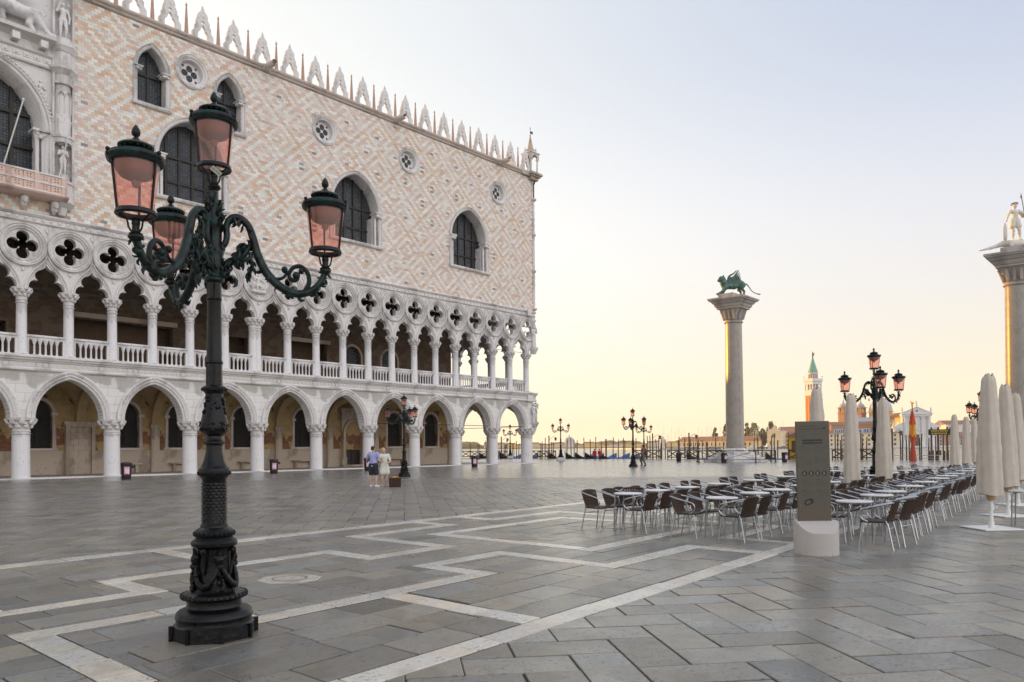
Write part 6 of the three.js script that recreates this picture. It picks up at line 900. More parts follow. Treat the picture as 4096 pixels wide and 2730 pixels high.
// ---------------------------------------------------------------- information panel on a stone drum
{
  const t = thing('information_panel', 'grey-brown information panel with text set in a pale stone drum', 'sign', [4.63, 0, -11.75], -0.02);
  const c = document.createElement('canvas'); c.width = 512; c.height = 1536; const x = c.getContext('2d');
  x.fillStyle = '#535045'; x.fillRect(0, 0, 512, 1536); x.fillStyle = '#29261f'; x.font = 'bold 34px sans-serif';
  x.fillText('Piazza San Marco', 46, 84); x.fillText("patrimonio dell'umanità", 46, 124);
  const bars = (X, Y, w, n, dy, hgt = 5) => { for (let i = 0; i < n; i++) { let a = X; const end = X + w * (i === n - 1 ? 0.55 : 0.97 + 0.03 * Math.sin(i * 7)); while (a < end) { const L = 10 + 26 * hash(i, a | 0, 3); x.fillRect(a, Y + i * dy, Math.min(L, end - a), hgt); a += L + 6; } } };
  x.fillStyle = '#3c3930'; bars(52, 150, 140, 2, 16); bars(52, 198, 110, 2, 16); bars(270, 146, 150, 2, 16); bars(270, 192, 160, 2, 16); bars(52, 246, 110, 1, 16);
  x.fillStyle = '#1c1a15'; x.fillRect(86, 276, 322, 28); x.fillRect(86, 320, 322, 24); x.fillStyle = '#3c3930'; bars(92, 308, 310, 1, 8, 8); bars(86, 350, 322, 1, 8, 9);
  for (const [X, Y, n] of [[56, 378, 8], [282, 374, 8], [56, 556, 10], [282, 550, 8], [56, 896, 9], [290, 894, 9], [62, 1058, 9], [296, 1054, 9]]) { x.fillStyle = '#29261f'; bars(X, Y, 100, 1, 12, 8); x.fillStyle = '#4a463b'; bars(X, Y + 18, 180, n, 11, 5); }
  for (let k = 0; k < 4; k++) { x.fillStyle = '#15130f'; x.beginPath(); x.arc(110 + k * 103, 800, 40, 0, 7); x.fill(); x.fillStyle = '#9a8f7d'; x.strokeStyle = '#9a8f7d'; x.lineWidth = 7; x.beginPath(); x.arc(106 + k * 103, 782, 8, 0, 7); x.fill(); x.beginPath(); x.moveTo(106 + k * 103, 790); x.lineTo(108 + k * 103, 808); x.lineTo(96 + k * 103, 826); x.moveTo(108 + k * 103, 808); x.lineTo(122 + k * 103, 824); x.moveTo(92 + k * 103, 800); x.lineTo(126 + k * 103, 796); x.stroke(); }
  x.fillStyle = '#15130f'; x.fillRect(430, 78, 16, 10); x.fillRect(424, 92, 28, 20); x.fillRect(430, 116, 16, 10);
  x.save(); x.translate(160, 1240); x.rotate(-0.3); x.fillStyle = '#211f19'; x.fillRect(-60, -44, 120, 88); x.fillStyle = '#545044'; x.fillRect(-40, -20, 72, 46); x.fillStyle = '#211f19'; x.fillRect(40, -30, 40, 60); x.fillRect(-74, -6, 14, 20); x.restore();
  for (const [a, b] of [[24, 30], [488, 26], [30, 740], [486, 736], [34, 1296], [484, 1290]]) { x.fillStyle = '#b5b1a3'; x.beginPath(); x.arc(a, b, 4, 0, 7); x.fill(); }
  const rust = (cx, cy, r, n) => { for (let i = 0; i < n; i++) { const a = hash(i, 1, 9) * 6.3, d = r * Math.sqrt(hash(i, 2, 9)); x.fillStyle = 'rgba(110,72,56,' + (0.05 + 0.12 * hash(i, 3, 9)) + ')'; x.beginPath(); x.arc(cx + Math.cos(a) * d * 1.3, cy + Math.sin(a) * d, 8 + 20 * hash(i, 4, 9), 0, 7); x.fill(); } };
  rust(120, 1420, 110, 110); rust(400, 1400, 100, 110); rust(60, 120, 80, 30); rust(470, 260, 70, 40);
  const tx = new THREE.CanvasTexture(c); tx.colorSpace = THREE.SRGBColorSpace;
  const face = new THREE.PlaneGeometry(0.498, 1.518); const g = grp('panel', t, [-0.03, 1.255, 0]); g.rotation.set(0, 0.03, 0.0135);
  mesh('metal_plate', MG([rbox(0.51, 1.53, 0.045, 0.006)]), std({ color: rgb(0.16, 0.145, 0.115), roughness: 0.5, metalness: 0.5 }), g);
  mesh('printed_face', face, std({ map: tx, roughness: 0.5 }), g, [0, 0, 0.0245]);
  // drum with a sloping scooped front cut
  const n = 40, pos = [], R = 0.325; const topAt = (a) => 0.5 - 0.17 * sstep(Math.sin(a), 0.05, 1.0);
  const drum = []; { const p = [], id = []; for (let k = 0; k <= n; k++) { const a = k / n * 2 * PI; p.push(R * Math.cos(a), 0, R * Math.sin(a), R * Math.cos(a), topAt(a), R * Math.sin(a)); } for (let k = 0; k < n; k++) id.push(2 * k, 2 * k + 1, 2 * k + 2, 2 * k + 1, 2 * k + 3, 2 * k + 2); const gg = new THREE.BufferGeometry(); gg.setAttribute('position', new THREE.Float32BufferAttribute(p, 3)); gg.setIndex(id); gg.computeVertexNormals(); drum.push(gg); }
  { const p = [], id = [], m = 10; for (let i = 0; i <= m; i++) for (let k = 0; k <= n; k++) { const a = k / n * 2 * PI, f = i / m; const z = R * f * Math.sin(a); const y = i === m ? topAt(a) : 0.5 - 0.17 * sstep(z / R, 0.05, 1.0); p.push(R * f * Math.cos(a), y, z); } for (let i = 0; i < m; i++) for (let k = 0; k < n; k++) { const A = i * (n + 1) + k, C = A + n + 1; id.push(A, A + 1, C, A + 1, C + 1, C); } const gg = new THREE.BufferGeometry(); gg.setAttribute('position', new THREE.Float32BufferAttribute(p, 3)); gg.setIndex(id); gg.computeVertexNormals(); drum.push(gg); }
  mesh('stone_drum', MG(drum), M.travertine, t);
}
// ---------------------------------------------------------------- litter bins
{
  const c = document.createElement('canvas'); c.width = 128; c.height = 160; const x = c.getContext('2d');
  x.fillStyle = '#b3122c'; x.fillRect(0, 0, 128, 160); x.fillStyle = '#f1dfe2'; for (let k = 0; k < 9; k++) x.fillRect(10 + k * 12, 10, 9, 14); x.fillStyle = '#cfd8e6'; x.fillRect(12, 34, 104, 100); x.fillStyle = '#e8cfda'; x.fillRect(12, 34, 28, 100); x.fillStyle = '#5a3d55'; for (let k = 0; k < 4; k++) { x.fillRect(20, 42 + k * 24, 12, 12); } x.fillStyle = '#8796b5'; for (let k = 0; k < 9; k++) x.fillRect(46, 44 + k * 10, 60 - 8 * (k % 3), 3); x.fillStyle = '#f1dfe2'; x.fillRect(14, 142, 14, 8); x.fillRect(98, 142, 14, 8);
  const tx = new THREE.CanvasTexture(c); tx.colorSpace = THREE.SRGBColorSpace; const pm = std({ map: tx, roughness: 0.5 });
  const bodyG = MG([turned([[0.24, 0], [0.25, 0.02], [0.29, 0.78], [0.31, 0.80], [0.31, 0.83], [0.29, 0.84]], 20), turned([[0.3, 0.84], [0.31, 0.9], [0.27, 0.98], [0.0, 1.0]], 20)]);
  const bins = [[[-22.3, 0, -44.4], 'dark litter bin with red poster beside the second palace column'], [[-16.5, 0, -53.2], 'dark litter bin with red poster right of the lamp and fourth palace column'], [[-10.9, 0, -58.0], 'dark litter bin with red poster behind the couple'], [[-3.25, 0, -66.2], 'dark litter bin with red poster between the last palace columns'], [[18.1, 0, -83.5], 'plain dark litter bin left of the lion column fence'], [[21.0, 0, -76.2], 'dark litter bin with poster in front of the lion column steps'], [[27.3, 0, -77.0], 'dark litter bin with poster right of the lion column fence']];
  bins.forEach(([p, l], i) => { const t = thing('litter_bin', l, 'bin', p, Math.atan2(-p[0], -p[2]) + (i > 3 ? 0.7 : 0.1), 'litter bins on the square'); mesh('bin_body', bodyG, M.blackPlastic, t); if (i !== 4) { const pg = new THREE.CylinderGeometry(0.302, 0.285, 0.48, 10, 1, true, -0.55, 1.1); const m = mesh('poster', pg, pm, t, [0, 0.5, 0]); } mesh('side_box', MG([rbox(0.12, 0.16, 0.14, 0.02, 0.36, 0.72, 0)]), M.blackPlastic, t); });
}
// ---------------------------------------------------------------- people
{
  const skin = std({ color: rgb(0.50, 0.32, 0.23), roughness: 0.6 }), cl = (r, g, b) => std({ color: rgb(r, g, b), roughness: 0.9, bumpMap: T.fine, bumpScale: 0.004 });
  const seg = (j, s, part) => part.map(([a, ra, b, rb]) => B(j[a + s], ra, j[b + s], rb));
  function person(label, pos, turn, h, jo, wear, extra) {
    const t = thing('person', label, 'person', pos, turn); const j = joints(jo); mesh('body', sdfMesh(scaleB(body(j), h), 0.017, 0.022), skin, t);
    for (const [n, bones, m, k] of wear(j)) mesh(n, sdfMesh(scaleB(bones, h), 0.018, k ?? 0.03), m, t);
    if (extra) extra(t, h, j); return t;
  }
  const torso = (j, d) => grow([B([j.chest[0] - 0.05, j.chest[1] + 0.025, j.chest[2]], 0.058, [j.chest[0] + 0.05, j.chest[1] + 0.025, j.chest[2]], 0.058), B(j.chest, 0.078, j.waist, 0.07), B([j.waist[0] - 0.03, j.waist[1], j.waist[2]], 0.06, [j.hip[0] - 0.03, j.hip[1] + 0.01, j.hip[2]], 0.064), B([j.waist[0] + 0.03, j.waist[1], j.waist[2]], 0.06, [j.hip[0] + 0.03, j.hip[1] + 0.01, j.hip[2]], 0.064)], d);
  const sleeve = (j, d, full) => ['L', 'R'].flatMap((s) => [B(j['sh' + s], 0.042 + d, full ? j['el' + s] : mid(j['sh' + s], j['el' + s], 0.75), 0.034 + d), ...(full ? [B(j['el' + s], 0.034 + d, mid(j['el' + s], j['ha' + s], 0.9), 0.025 + d)] : [])]);
  const shorts = (j, d, f = 0.75) => [B([j.hip[0] - 0.03, j.hip[1] + 0.03, j.hip[2]], 0.066 + d, [j.hip[0] + 0.03, j.hip[1] + 0.03, j.hip[2]], 0.066 + d), ...['L', 'R'].map((s) => B(j['hp' + s], 0.062 + d, mid(j['hp' + s], j['kn' + s], f), 0.052 + d))];
  const trousers = (j, d) => [...shorts(j, d, 1), ...['L', 'R'].map((s) => B(j['kn' + s], 0.042 + d, mid(j['kn' + s], j['an' + s], 0.95), 0.03 + d))];
  const shoes = (j) => ['L', 'R'].map((s) => B([j['an' + s][0], 0.03, j['an' + s][2] - 0.01], 0.03, j['to' + s], 0.024));
  const hairCap = (j, back = 0.02) => [B(j.head.map((v, i) => v + [0, 0.03, -0.018][i]), 0.05, j.head.map((v, i) => v + [0, 0.012, -0.028][i]), 0.046)];
  person('person in lilac shirt, dark shorts and white shoes, arm around companion', [-6.0, 0, -33.2], PI - 0.35, 1.76, { elR: [0.2, 0.68, 0.03], haR: [0.25, 0.62, 0.14], elL: [-0.15, 0.65, 0.05], haL: [-0.05, 0.60, 0.14], knL: [-0.07, 0.28, 0.01], anL: [-0.09, 0.045, -0.02], toL: [-0.13, 0.015, 0.06], head: [0.015, 0.93, 0.02] },
    (j) => [['shirt', [...torso(j, 0.012), ...sleeve(j, 0.006, false)], cl(0.36, 0.36, 0.62)], ['shorts', shorts(j, 0.012), cl(0.022, 0.022, 0.035)], ['shoes', shoes(j), cl(0.75, 0.73, 0.76)], ['hair', hairCap(j), cl(0.06, 0.035, 0.02)]]);
  person('person with long fair hair and short cream dress beside the lilac shirt', [-5.56, 0, -33.35], 0.5, 1.68, { elL: [-0.17, 0.68, 0.05], haL: [-0.12, 0.66, 0.16], elR: [0.15, 0.66, 0.05], haR: [0.06, 0.62, 0.15], head: [-0.02, 0.935, 0.0] },
    (j) => [['dress', [...torso(j, 0.006), B([-0.04, 0.56, 0], 0.075, [-0.055, 0.38, 0], 0.095), B([0.04, 0.56, 0], 0.075, [0.055, 0.38, 0], 0.095), ...sleeve(j, 0.003, false).map((b) => b)], cl(0.62, 0.60, 0.54)], ['hair', [...hairCap(j), B([-0.02, 0.95, -0.03], 0.055, [-0.03, 0.80, -0.065], 0.05), B([-0.03, 0.80, -0.065], 0.05, [-0.02, 0.69, -0.07], 0.035)], cl(0.45, 0.32, 0.14)], ['shoes', shoes(j), cl(0.45, 0.36, 0.30)]]);
  person('walker in grey clothes with a dark red backpack beside the far lamp', [11.25, 0, -66.2], -PI / 2 + 0.1, 1.78, { knL: [-0.06, 0.28, 0.09], anL: [-0.06, 0.06, 0.02], toL: [-0.06, 0.03, 0.09], knR: [0.06, 0.28, -0.01], anR: [0.06, 0.06, -0.12], toR: [0.06, 0.015, -0.04], haL: [-0.14, 0.56, 0.12], haR: [0.13, 0.56, 0.14], head: [0, 0.925, 0.03] },
    (j) => [['shirt', [...torso(j, 0.014), ...sleeve(j, 0.008, true)], cl(0.16, 0.13, 0.12)], ['trousers', trousers(j, 0.008), cl(0.11, 0.09, 0.08)], ['shoes', shoes(j), cl(0.05, 0.04, 0.035)], ['hair', hairCap(j), cl(0.02, 0.013, 0.01)], ['backpack', [B([0, 0.80, -0.12], 0.06, [0, 0.64, -0.13], 0.075), B([-0.05, 0.8, -0.1], 0.04, [-0.05, 0.64, -0.12], 0.06), B([0.05, 0.8, -0.1], 0.04, [0.05, 0.64, -0.12], 0.06)], cl(0.17, 0.02, 0.016)]]);
  person('standing person in pale shirt on the quay beyond the next-to-last arcade column', [-2.15, 0, -95], 0.4, 1.75, {}, (j) => [['shirt', [...torso(j, 0.012), ...sleeve(j, 0.006, false)], cl(0.45, 0.47, 0.52)], ['trousers', trousers(j, 0.006), cl(0.06, 0.06, 0.08)], ['hair', hairCap(j), cl(0.02, 0.015, 0.01)]]);
  const bag = thing('tote_bag', 'brown tote bag with orange contents on the paving beside the couple', 'bag', [-5.05, 0, -33.1], 0.05);
  mesh('bag_body', (() => { const g = new RoundedBoxGeometry(0.5, 0.40, 0.22, 3, 0.03), p = g.attributes.position; for (let i = 0; i < p.count; i++) { const f = (p.getY(i) + 0.2) / 0.4; p.setX(i, p.getX(i) * (0.98 + 0.06 * f)); p.setZ(i, p.getZ(i) * (1 + 0.15 * Math.sin(p.getX(i) * 9) * f)); } g.computeVertexNormals(); return norm(tr(g, 0, 0.2, 0)); })(), cl(0.045, 0.022, 0.014), bag);
  mesh('orange_cloth', MG([0, 1, 2, 3].map((k) => ico(0.07, -0.1 + k * 0.06, 0.4 + (k % 2) * 0.02, 0, 1.2, 0.7, 1, 1))), cl(0.6, 0.28, 0.03), bag);
  mesh('handle', MG([tube([[-0.14, 0.38, 0.1], [-0.1, 0.5, 0.1], [0.1, 0.5, 0.1], [0.14, 0.38, 0.1]], 0.01, 14, 5)]), cl(0.09, 0.045, 0.025), bag);
}
// ---------------------------------------------------------------- the quay: railings, mooring poles, boats, signs
const onS = (px, S) => { const v = at(px, 1790, 1).sub(camera.position), d = new V3(DX, 0, DZ), k = (S - ((camera.position.x - F0[0]) * DX + (camera.position.z - F0[1]) * DZ)) / (v.x * DX + v.z * DZ); return new V3(v.x * k, 0, v.z * k); };
const hAt = (py, px, P) => at(px, py, -P.z).y;
{
  // wooden railings with crossed boards, one per stretch
  const rails = [[1846, 1952, 'seen through the next-to-last palace arch'], [1992, 2028, 'seen through the last palace arch'], [2129, 2222, 'between the palace corner and the pedestal lamp'], [2532, 2643, 'behind the walker and the green-footed lamp'], [2671, 2792, 'left of the lion column'], [2832, 2990, 'behind the lion column steps'], [3158, 3240, 'beside the yellow booth'], [3330, 3506, 'under the white gondola banner']];
  rails.forEach(([a, b, w]) => {
    const A = onS(a, 72.4), Bp = onS(b, 72.4), L = A.distanceTo(Bp), n = Math.max(1, Math.round(L / 1.7)), t = thing('wooden_railing', 'dark wooden railing with crossed boards ' + w, 'railing', A, Math.atan2(-(Bp.z - A.z), Bp.x - A.x), 'wooden railings along the quay');
    for (let k = 0; k <= n; k++) mesh('post', norm(box(0.11, 1.75, 0.11, k * L / n, 0.33, 0)), M.wood, t);
    for (const y of [1.14, 0.28]) mesh('rail', norm(box(L, 0.12, 0.08, L / 2, y, 0.09)), M.wood, t);
    mesh('deck_edge', norm(box(L, 0.16, 0.5, L / 2, -0.06, -0.25)), M.wood, t);
    for (let k = 0; k < n; k++) for (const m of [0, 1]) mesh('cross_board', norm(rod([k * L / n + 0.05, m ? 0.3 : 1.12, m * 0.05 - 0.02], [(k + 1) * L / n - 0.05, m ? 1.12 : 0.3, m * 0.05 - 0.02], 0.065, 4)), M.wood, t);
  });
  // mooring poles
  const poles = (o, sc, xs, w, S0, S1, hh) => xs.forEach((x, i) => { const px = o + x / sc, S = S0 + (S1 - S0) * hash(i, x, 5), P = onS(px, S), h = hh + 0.9 * (hash(i, x, 6) - 0.4); const t = mesh('mooring_pole', MG([taper([[0, -2.5, 0], [0.04 * (hash(i, x, 7) - 0.5), h * 0.5, 0.03], [0.12 * (hash(i, x, 8) - 0.5), h, 0.04]], [0.08, 0.075, 0.06], 6, 7)]), M.wood, null, [P.x, 0, P.z]); tag(t, 'dark wooden mooring pole standing in the water ' + w, 'pole', 'mooring poles ' + w); });
  poles(1800, 2.801, [228, 312, 326, 402, 606, 621, 640, 698, 714, 743, 772], 'seen through the palace arches', 74, 80, 2.5);
  poles(1800, 2.801, [1020, 1034, 1066, 1140, 1158, 1245, 1312, 1357, 1390, 1425], 'right of the palace corner', 74, 80, 2.6);
  poles(1800, 2.801, [1503, 1573, 1635, 1698, 1745, 1753, 1828, 1887, 1943, 1960], 'beyond the row of gondolas', 75, 79, 2.8);
  poles(1800, 2.801, [2082, 2172, 2210, 2242], 'behind the walker', 74, 79, 2.7);
  poles(2600, 3.795, [95, 135, 163, 181, 232, 325, 433, 447, 530, 613, 665, 722, 737, 795, 857, 875, 1001, 1115], 'left of the lion column', 74, 82, 2.5);
  poles(2600, 3.795, [1582, 1640, 1703, 1850, 1886, 1939, 2105, 2128], 'between the lion column and the yellow booth', 74, 80, 2.6);
  poles(3300, 3.361, [175, 213, 229, 508, 561, 655, 857], 'near the white gondola banner', 74, 80, 2.6);
  poles(3300, 3.361, [1018, 1045, 1097, 1137, 1275, 1300, 1397], 'around the flagpole', 74, 80, 2.6);
  poles(3300, 3.361, [1490, 1520, 1590, 1645, 1800], 'behind the gondola service sign', 74, 80, 2.7);
  // bracket lamps on wooden posts
  [[1800 + 575 / 2.801, 'seen through the last palace arch'], [1800 + 1110 / 2.801, 'right of the palace corner'], [2600 + 43 / 3.795, 'by the small lighthouse'], [2600 + 596 / 3.795, 'in front of the long yellow boathouse'], [3300 + 910 / 3.361, 'left of the flagpole']].forEach(([px, w]) => {
    const P = onS(px, 73), t = thing('bracket_lamp', 'wooden post with small hanging lantern on iron bracket ' + w, 'lamp post', P, 0.1, 'bracket lamps along the quay');
    mesh('post', MG([cyl(0.10, 0.085, 4.3, 8, 0, -1, 0), ball(0.1, 0, 3.3, 0, 8)]), M.wood, t); mesh('bracket', MG([tube([[0, 2.75, 0], [0.3, 2.95, 0], [0.55, 3.15, 0], [0.8, 3.22, 0], [0.98, 3.1, 0]], 0.022, 16, 5)]), M.iron, t);
    mesh('lantern', MG([tr(new THREE.CylinderGeometry(0.2, 0.12, 0.34, 6), 0.98, 2.82, 0)]), M.roseDish, t); mesh('lantern_roof', MG([tr(new THREE.ConeGeometry(0.27, 0.16, 6), 0.98, 3.07, 0), cyl(0.13, 0.13, 0.03, 6, 0.98, 2.63, 0)]), M.iron, t);
  });
  // gondolas
  const hull = (() => { const n = 40, m = 10, pos = [], idx = []; for (let i = 0; i <= n; i++) { const f = i / n, x = (f - 0.5) * 10.6, e = Math.abs(f - 0.5) * 2, up = Math.pow(e, 3.2), w = 0.7 * Math.pow(Math.max(0, 1 - e * e), 0.75) + 0.03, top = 0.36 + up * (f > 0.5 ? 1.15 : 0.95), bot = -0.12 + up * (f > 0.5 ? 0.75 : 0.6); for (let k = 0; k <= m; k++) { const a = PI * k / m, c = Math.cos(a); pos.push(x, top + (bot - top) * Math.pow(Math.sin(a), 0.7), w * c); } } for (let i = 0; i < n; i++) for (let k = 0; k < m; k++) { const A = i * (m + 1) + k, C = A + m + 1; idx.push(A, C, A + 1, A + 1, C, C + 1); } const g = new THREE.BufferGeometry(); g.setAttribute('position', new THREE.Float32BufferAttribute(pos, 3)); g.setIndex(idx); g.computeVertexNormals(); return norm(g); })();
  const tarp = (() => { const n = 30, m = 6, pos = [], idx = []; for (let i = 0; i <= n; i++) { const f = 0.07 + 0.86 * i / n, x = (f - 0.5) * 10.6, e = Math.abs(f - 0.5) * 2, up = Math.pow(e, 3.2), w = 0.72 * Math.pow(Math.max(0, 1 - e * e), 0.75) + 0.05, top = 0.37 + up * 1.05; for (let k = 0; k <= m; k++) { const t = k / m * 2 - 1; pos.push(x, top + 0.3 * (1 - t * t) * (1 - e * 0.6) * (0.85 + 0.15 * Math.sin(i * 1.3)), w * t * 1.04); } } for (let i = 0; i < n; i++) for (let k = 0; k < m; k++) { const A = i * (m + 1) + k, C = A + m + 1; idx.push(A, C, A + 1, A + 1, C, C + 1); } const g = new THREE.BufferGeometry(); g.setAttribute('position', new THREE.Float32BufferAttribute(pos, 3)); g.setIndex(idx); g.computeVertexNormals(); return norm(g); })();
  const ferro = MG([extr(shp([[5.0, 0.75], [5.25, 1.1], [5.3, 1.5], [5.15, 1.9], [5.35, 2.0], [5.5, 1.7], [5.45, 1.2], [5.3, 0.7]]), 0.03, -0.015), [0, 1, 2, 3, 4].map((k) => box(0.22, 0.05, 0.025, 5.55, 1.15 + k * 0.12, 0))]);
  const blue = std({ color: rgb(0.015, 0.09, 0.30), roughness: 0.7, bumpMap: T.coarse, bumpScale: 0.05 }), black = std({ color: rgb(0.012, 0.012, 0.016), roughness: 0.25 });
  const ga = [[2008, 'through the last palace arch'], [2078, 'just left of the corner column'], [2290, 'right of the pedestal lamp'], [2342, 'left of the seated figure in red'], [2386, 'under the two seated figures in red'], [2432, 'right of the two seated figures in red'], [2480, 'left of the walker and lamp'], [2820, 'left of the lion column steps'], [3128, 'left of the yellow booth']];
  ga.forEach(([px, w], i) => { const P = onS(px, 77.2), t = thing('gondola', 'moored gondola under a blue cover, ' + w, 'gondola', [P.x, WATER + 0.05, P.z], ROT + PI + 0.1 * (hash(i, 2, 3) - 0.5) * 2, 'gondolas moored along the quay'); mesh('hull', hull, black, t); mesh('blue_cover', tarp, blue, t); mesh('prow_iron', ferro, M.alu, t); });
  // two boatmen in red sitting low on the quay edge
  const skin = std({ color: rgb(0.45, 0.28, 0.2), roughness: 0.6 }), redC = std({ color: rgb(0.55, 0.02, 0.02), roughness: 0.9 }), dk = std({ color: rgb(0.02, 0.02, 0.03), roughness: 0.9 });
  [[1800 + 1620 / 2.801, 'left of the pair'], [1800 + 1680 / 2.801, 'right of the pair']].forEach(([px, w]) => { const P = onS(px, 71.0), h = 1.7, t = thing('person', 'person in a red top seated at the quay edge, ' + w, 'person', [P.x, -0.32, P.z], ROT + PI / 2 + 0.4); const j = joints({ hpL: [-0.055, 0.46, 0], hpR: [0.055, 0.46, 0], hip: [0, 0.47, 0], waist: [0, 0.57, 0], knL: [-0.07, 0.47, 0.22], knR: [0.07, 0.47, 0.22], anL: [-0.07, 0.24, 0.24], anR: [0.07, 0.24, 0.24], toL: [-0.07, 0.21, 0.32], toR: [0.07, 0.21, 0.32], haL: [-0.1, 0.52, 0.18], haR: [0.1, 0.52, 0.18] });
    mesh('body', sdfMesh(scaleB(body(j), h), 0.022, 0.025), skin, t); mesh('shirt', sdfMesh(scaleB([B(j.chest, 0.1, j.waist, 0.09), B(j.waist, 0.09, [0, 0.46, 0], 0.09), B([-0.06, 0.79, 0], 0.07, [0.06, 0.79, 0], 0.07), B(j.shL, 0.05, j.elL, 0.04), B(j.shR, 0.05, j.elR, 0.04)], h), 0.025, 0.03), redC, t); mesh('trousers', sdfMesh(scaleB(['L', 'R'].flatMap((s) => [B(j['hp' + s], 0.07, j['kn' + s], 0.055), B(j['kn' + s], 0.05, j['an' + s], 0.035)]), h), 0.025, 0.03), dk, t); mesh('hair', sdfMesh(scaleB([B([0, 0.965, -0.01], 0.055, [0, 0.945, -0.025], 0.05)], h), 0.02, 0.02), dk, t); });
  // yellow booth
  { const P = onS(3213, 73.6), t = thing('ticket_booth', 'yellow wooden booth with a dark pitched roof on the quay', 'booth', P, -0.75), y = std({ color: rgb(0.68, 0.40, 0.06), roughness: 0.7 });
    mesh('wall', MG([bx(-1.25, 1.25, 0, 2.7, -1, 1)]), y, t); for (const m of [-1, 1]) mesh('shutter', norm(bx(m * 0.6 - 0.3, m * 0.6 + 0.3, 0.9, 2.2, 1.0, 1.05)), M.wood, t); for (let k = -1; k <= 1; k++) mesh('shutter', norm(bx(-1.3, -1.25, 0.9, 2.2, k * 0.6 - 0.22, k * 0.6 + 0.22)), M.wood, t); mesh('roof', MG([tr(new THREE.ConeGeometry(2.1, 0.9, 4).rotateY(PI / 4).scale(1, 1, 0.85), 0, 3.12, 0)]), M.wood, t); mesh('cornice', norm(bx(-1.38, 1.38, 2.6, 2.72, -1.12, 1.12)), y, t); }
  // flagpole with a furled red and gold banner
  { const P = new V3(40.07, 0, -76.8), t = thing('flagpole', 'flagpole with a furled red and gold banner and gilded top', 'flagpole', P, 0); const red = std({ color: rgb(0.42, 0.06, 0.025), roughness: 0.8 });
    mesh('pole', MG([turned([[0.34, 0], [0.32, 0.2], [0.26, 0.9], [0.16, 1.7], [0.1, 2.1], [0.07, 2.3], [0.05, 5.6]], 14)]), red, t);
    const fl = (y0, y1, r0, r1, s) => { const g = new THREE.CylinderGeometry(r1, r0, y1 - y0, 20, 20), p = g.attributes.position; for (let i = 0; i < p.count; i++) { const a = Math.atan2(p.getZ(i), p.getX(i)), k = 1 + 0.25 * Math.sin(4 * a + p.getY(i) * 2.5 + s); p.setX(i, p.getX(i) * k); p.setZ(i, p.getZ(i) * k); } g.computeVertexNormals(); return tr(g, 0, (y0 + y1) / 2, 0); };
    mesh('banner_red', MG([fl(3.6, 5.0, 0.26, 0.1, 0), fl(1.75, 2.6, 0.14, 0.26, 1)]), std({ color: rgb(0.55, 0.07, 0.02), roughness: 0.85 }), t); mesh('banner_gold', MG([fl(2.4, 3.7, 0.26, 0.255, 1)]), std({ color: rgb(0.70, 0.30, 0.03), roughness: 0.85 }), t); mesh('gilded_finial', MG([ball(0.1, 0, 5.65, 0), ico(0.1, 0.05, 5.82, 0, 1.8, 1, 0.6, 1), ico(0.07, -0.12, 5.95, 0, 0.8, 1.4, 0.5, 1)]), std({ color: rgb(0.8, 0.5, 0.12), roughness: 0.35, metalness: 0.9 }), t); }
  // signs
  const font = await new FontLoader().loadAsync('fonts/droid/droid_sans_bold.typeface.json'), serif = await new FontLoader().loadAsync('fonts/droid/droid_serif_bold.typeface.json');
  const text = (s, f, size, d, w) => { const g = new TextGeometry(s, { font: f, size, depth: d, curveSegments: 4 }); g.computeBoundingBox(); const b = g.boundingBox; g.translate(-(b.max.x + b.min.x) / 2, -(b.max.y + b.min.y) / 2, 0); if (w) g.scale(w / (b.max.x - b.min.x), 1, 1); return norm(g); };
  { const P = onS(3759, 72.6), t = thing('gondola_sign', 'black board reading SERVIZIO GONDOLE in yellow on three wooden posts', 'sign', P, -0.42); const k = -P.z / 83, yl = std({ color: rgb(0.75, 0.50, 0.05), roughness: 0.6 });
    mesh('board', MG([rbox(1.95, 0.58, 0.07, 0.01, 0, 2.9, 0)]), M.blackPlastic, t); const a = text('SERVIZIO', font, 0.17, 0.01, 1.5), b = text('GONDOLE', font, 0.17, 0.01, 1.4); mesh('lettering', a, yl, t, [0, 3.03, 0.036]); mesh('lettering', b, yl, t, [0, 2.77, 0.036]);
    for (const x of [-0.72, -0.1, 0.7]) mesh('post', MG([taper([[x, -1.5, -0.12], [x + 0.03, 3.4, -0.12]], [0.11, 0.09], 3, 8)]), M.wood, t);
    for (let k2 = 0; k2 < 6; k2++) mesh('board_slat', norm(box(0.16, 1.0 + 0.1 * (k2 % 2), 0.05, -0.9 + k2 * 0.34, 0.5, -0.3)), M.wood, t); }
  { const A = onS(3337, 73.4), E = onS(3555, 73.4), t = thing('gondola_banner', 'white banner with blue letters GONDOLA SERVICE above the railing', 'sign', A.clone().add(E).multiplyScalar(0.5), Math.atan2(-(E.z - A.z), E.x - A.x)), L = A.distanceTo(E);
    mesh('banner', MG([rbox(L, 0.48, 0.06, 0.01, 0, 3.2, 0)]), M.whitePaint, t); mesh('lettering', text('GONDOLA SERVICE', serif, 0.33, 0.012, L * 0.955), std({ color: rgb(0.03, 0.07, 0.28), roughness: 0.6 }), t, [0, 3.2, 0.031]);
    for (const x of [-L / 2 + 0.1, 0, L / 2 - 0.1]) mesh('post', norm(cyl(0.07, 0.07, 5.2, 8, x, -2, -0.1)), M.wood, t); }
  for (const [p, w] of [[[43.4, 0, -79.7], 'left'], [[45.6, 0, -81], 'right']]) { const t = mesh('stone_bollard', MG([turned([[0.2, 0], [0.2, 0.06], [0.16, 0.1], [0.15, 0.7], [0.19, 0.76], [0.19, 0.8], [0.15, 0.86], [0.1, 0.98], [0, 1.02]], 14)]), M.marble, null, p); tag(t, 'white stone bollard in front of the gondola service sign, on its ' + w, 'bollard', 'stone bollards on the quay'); }
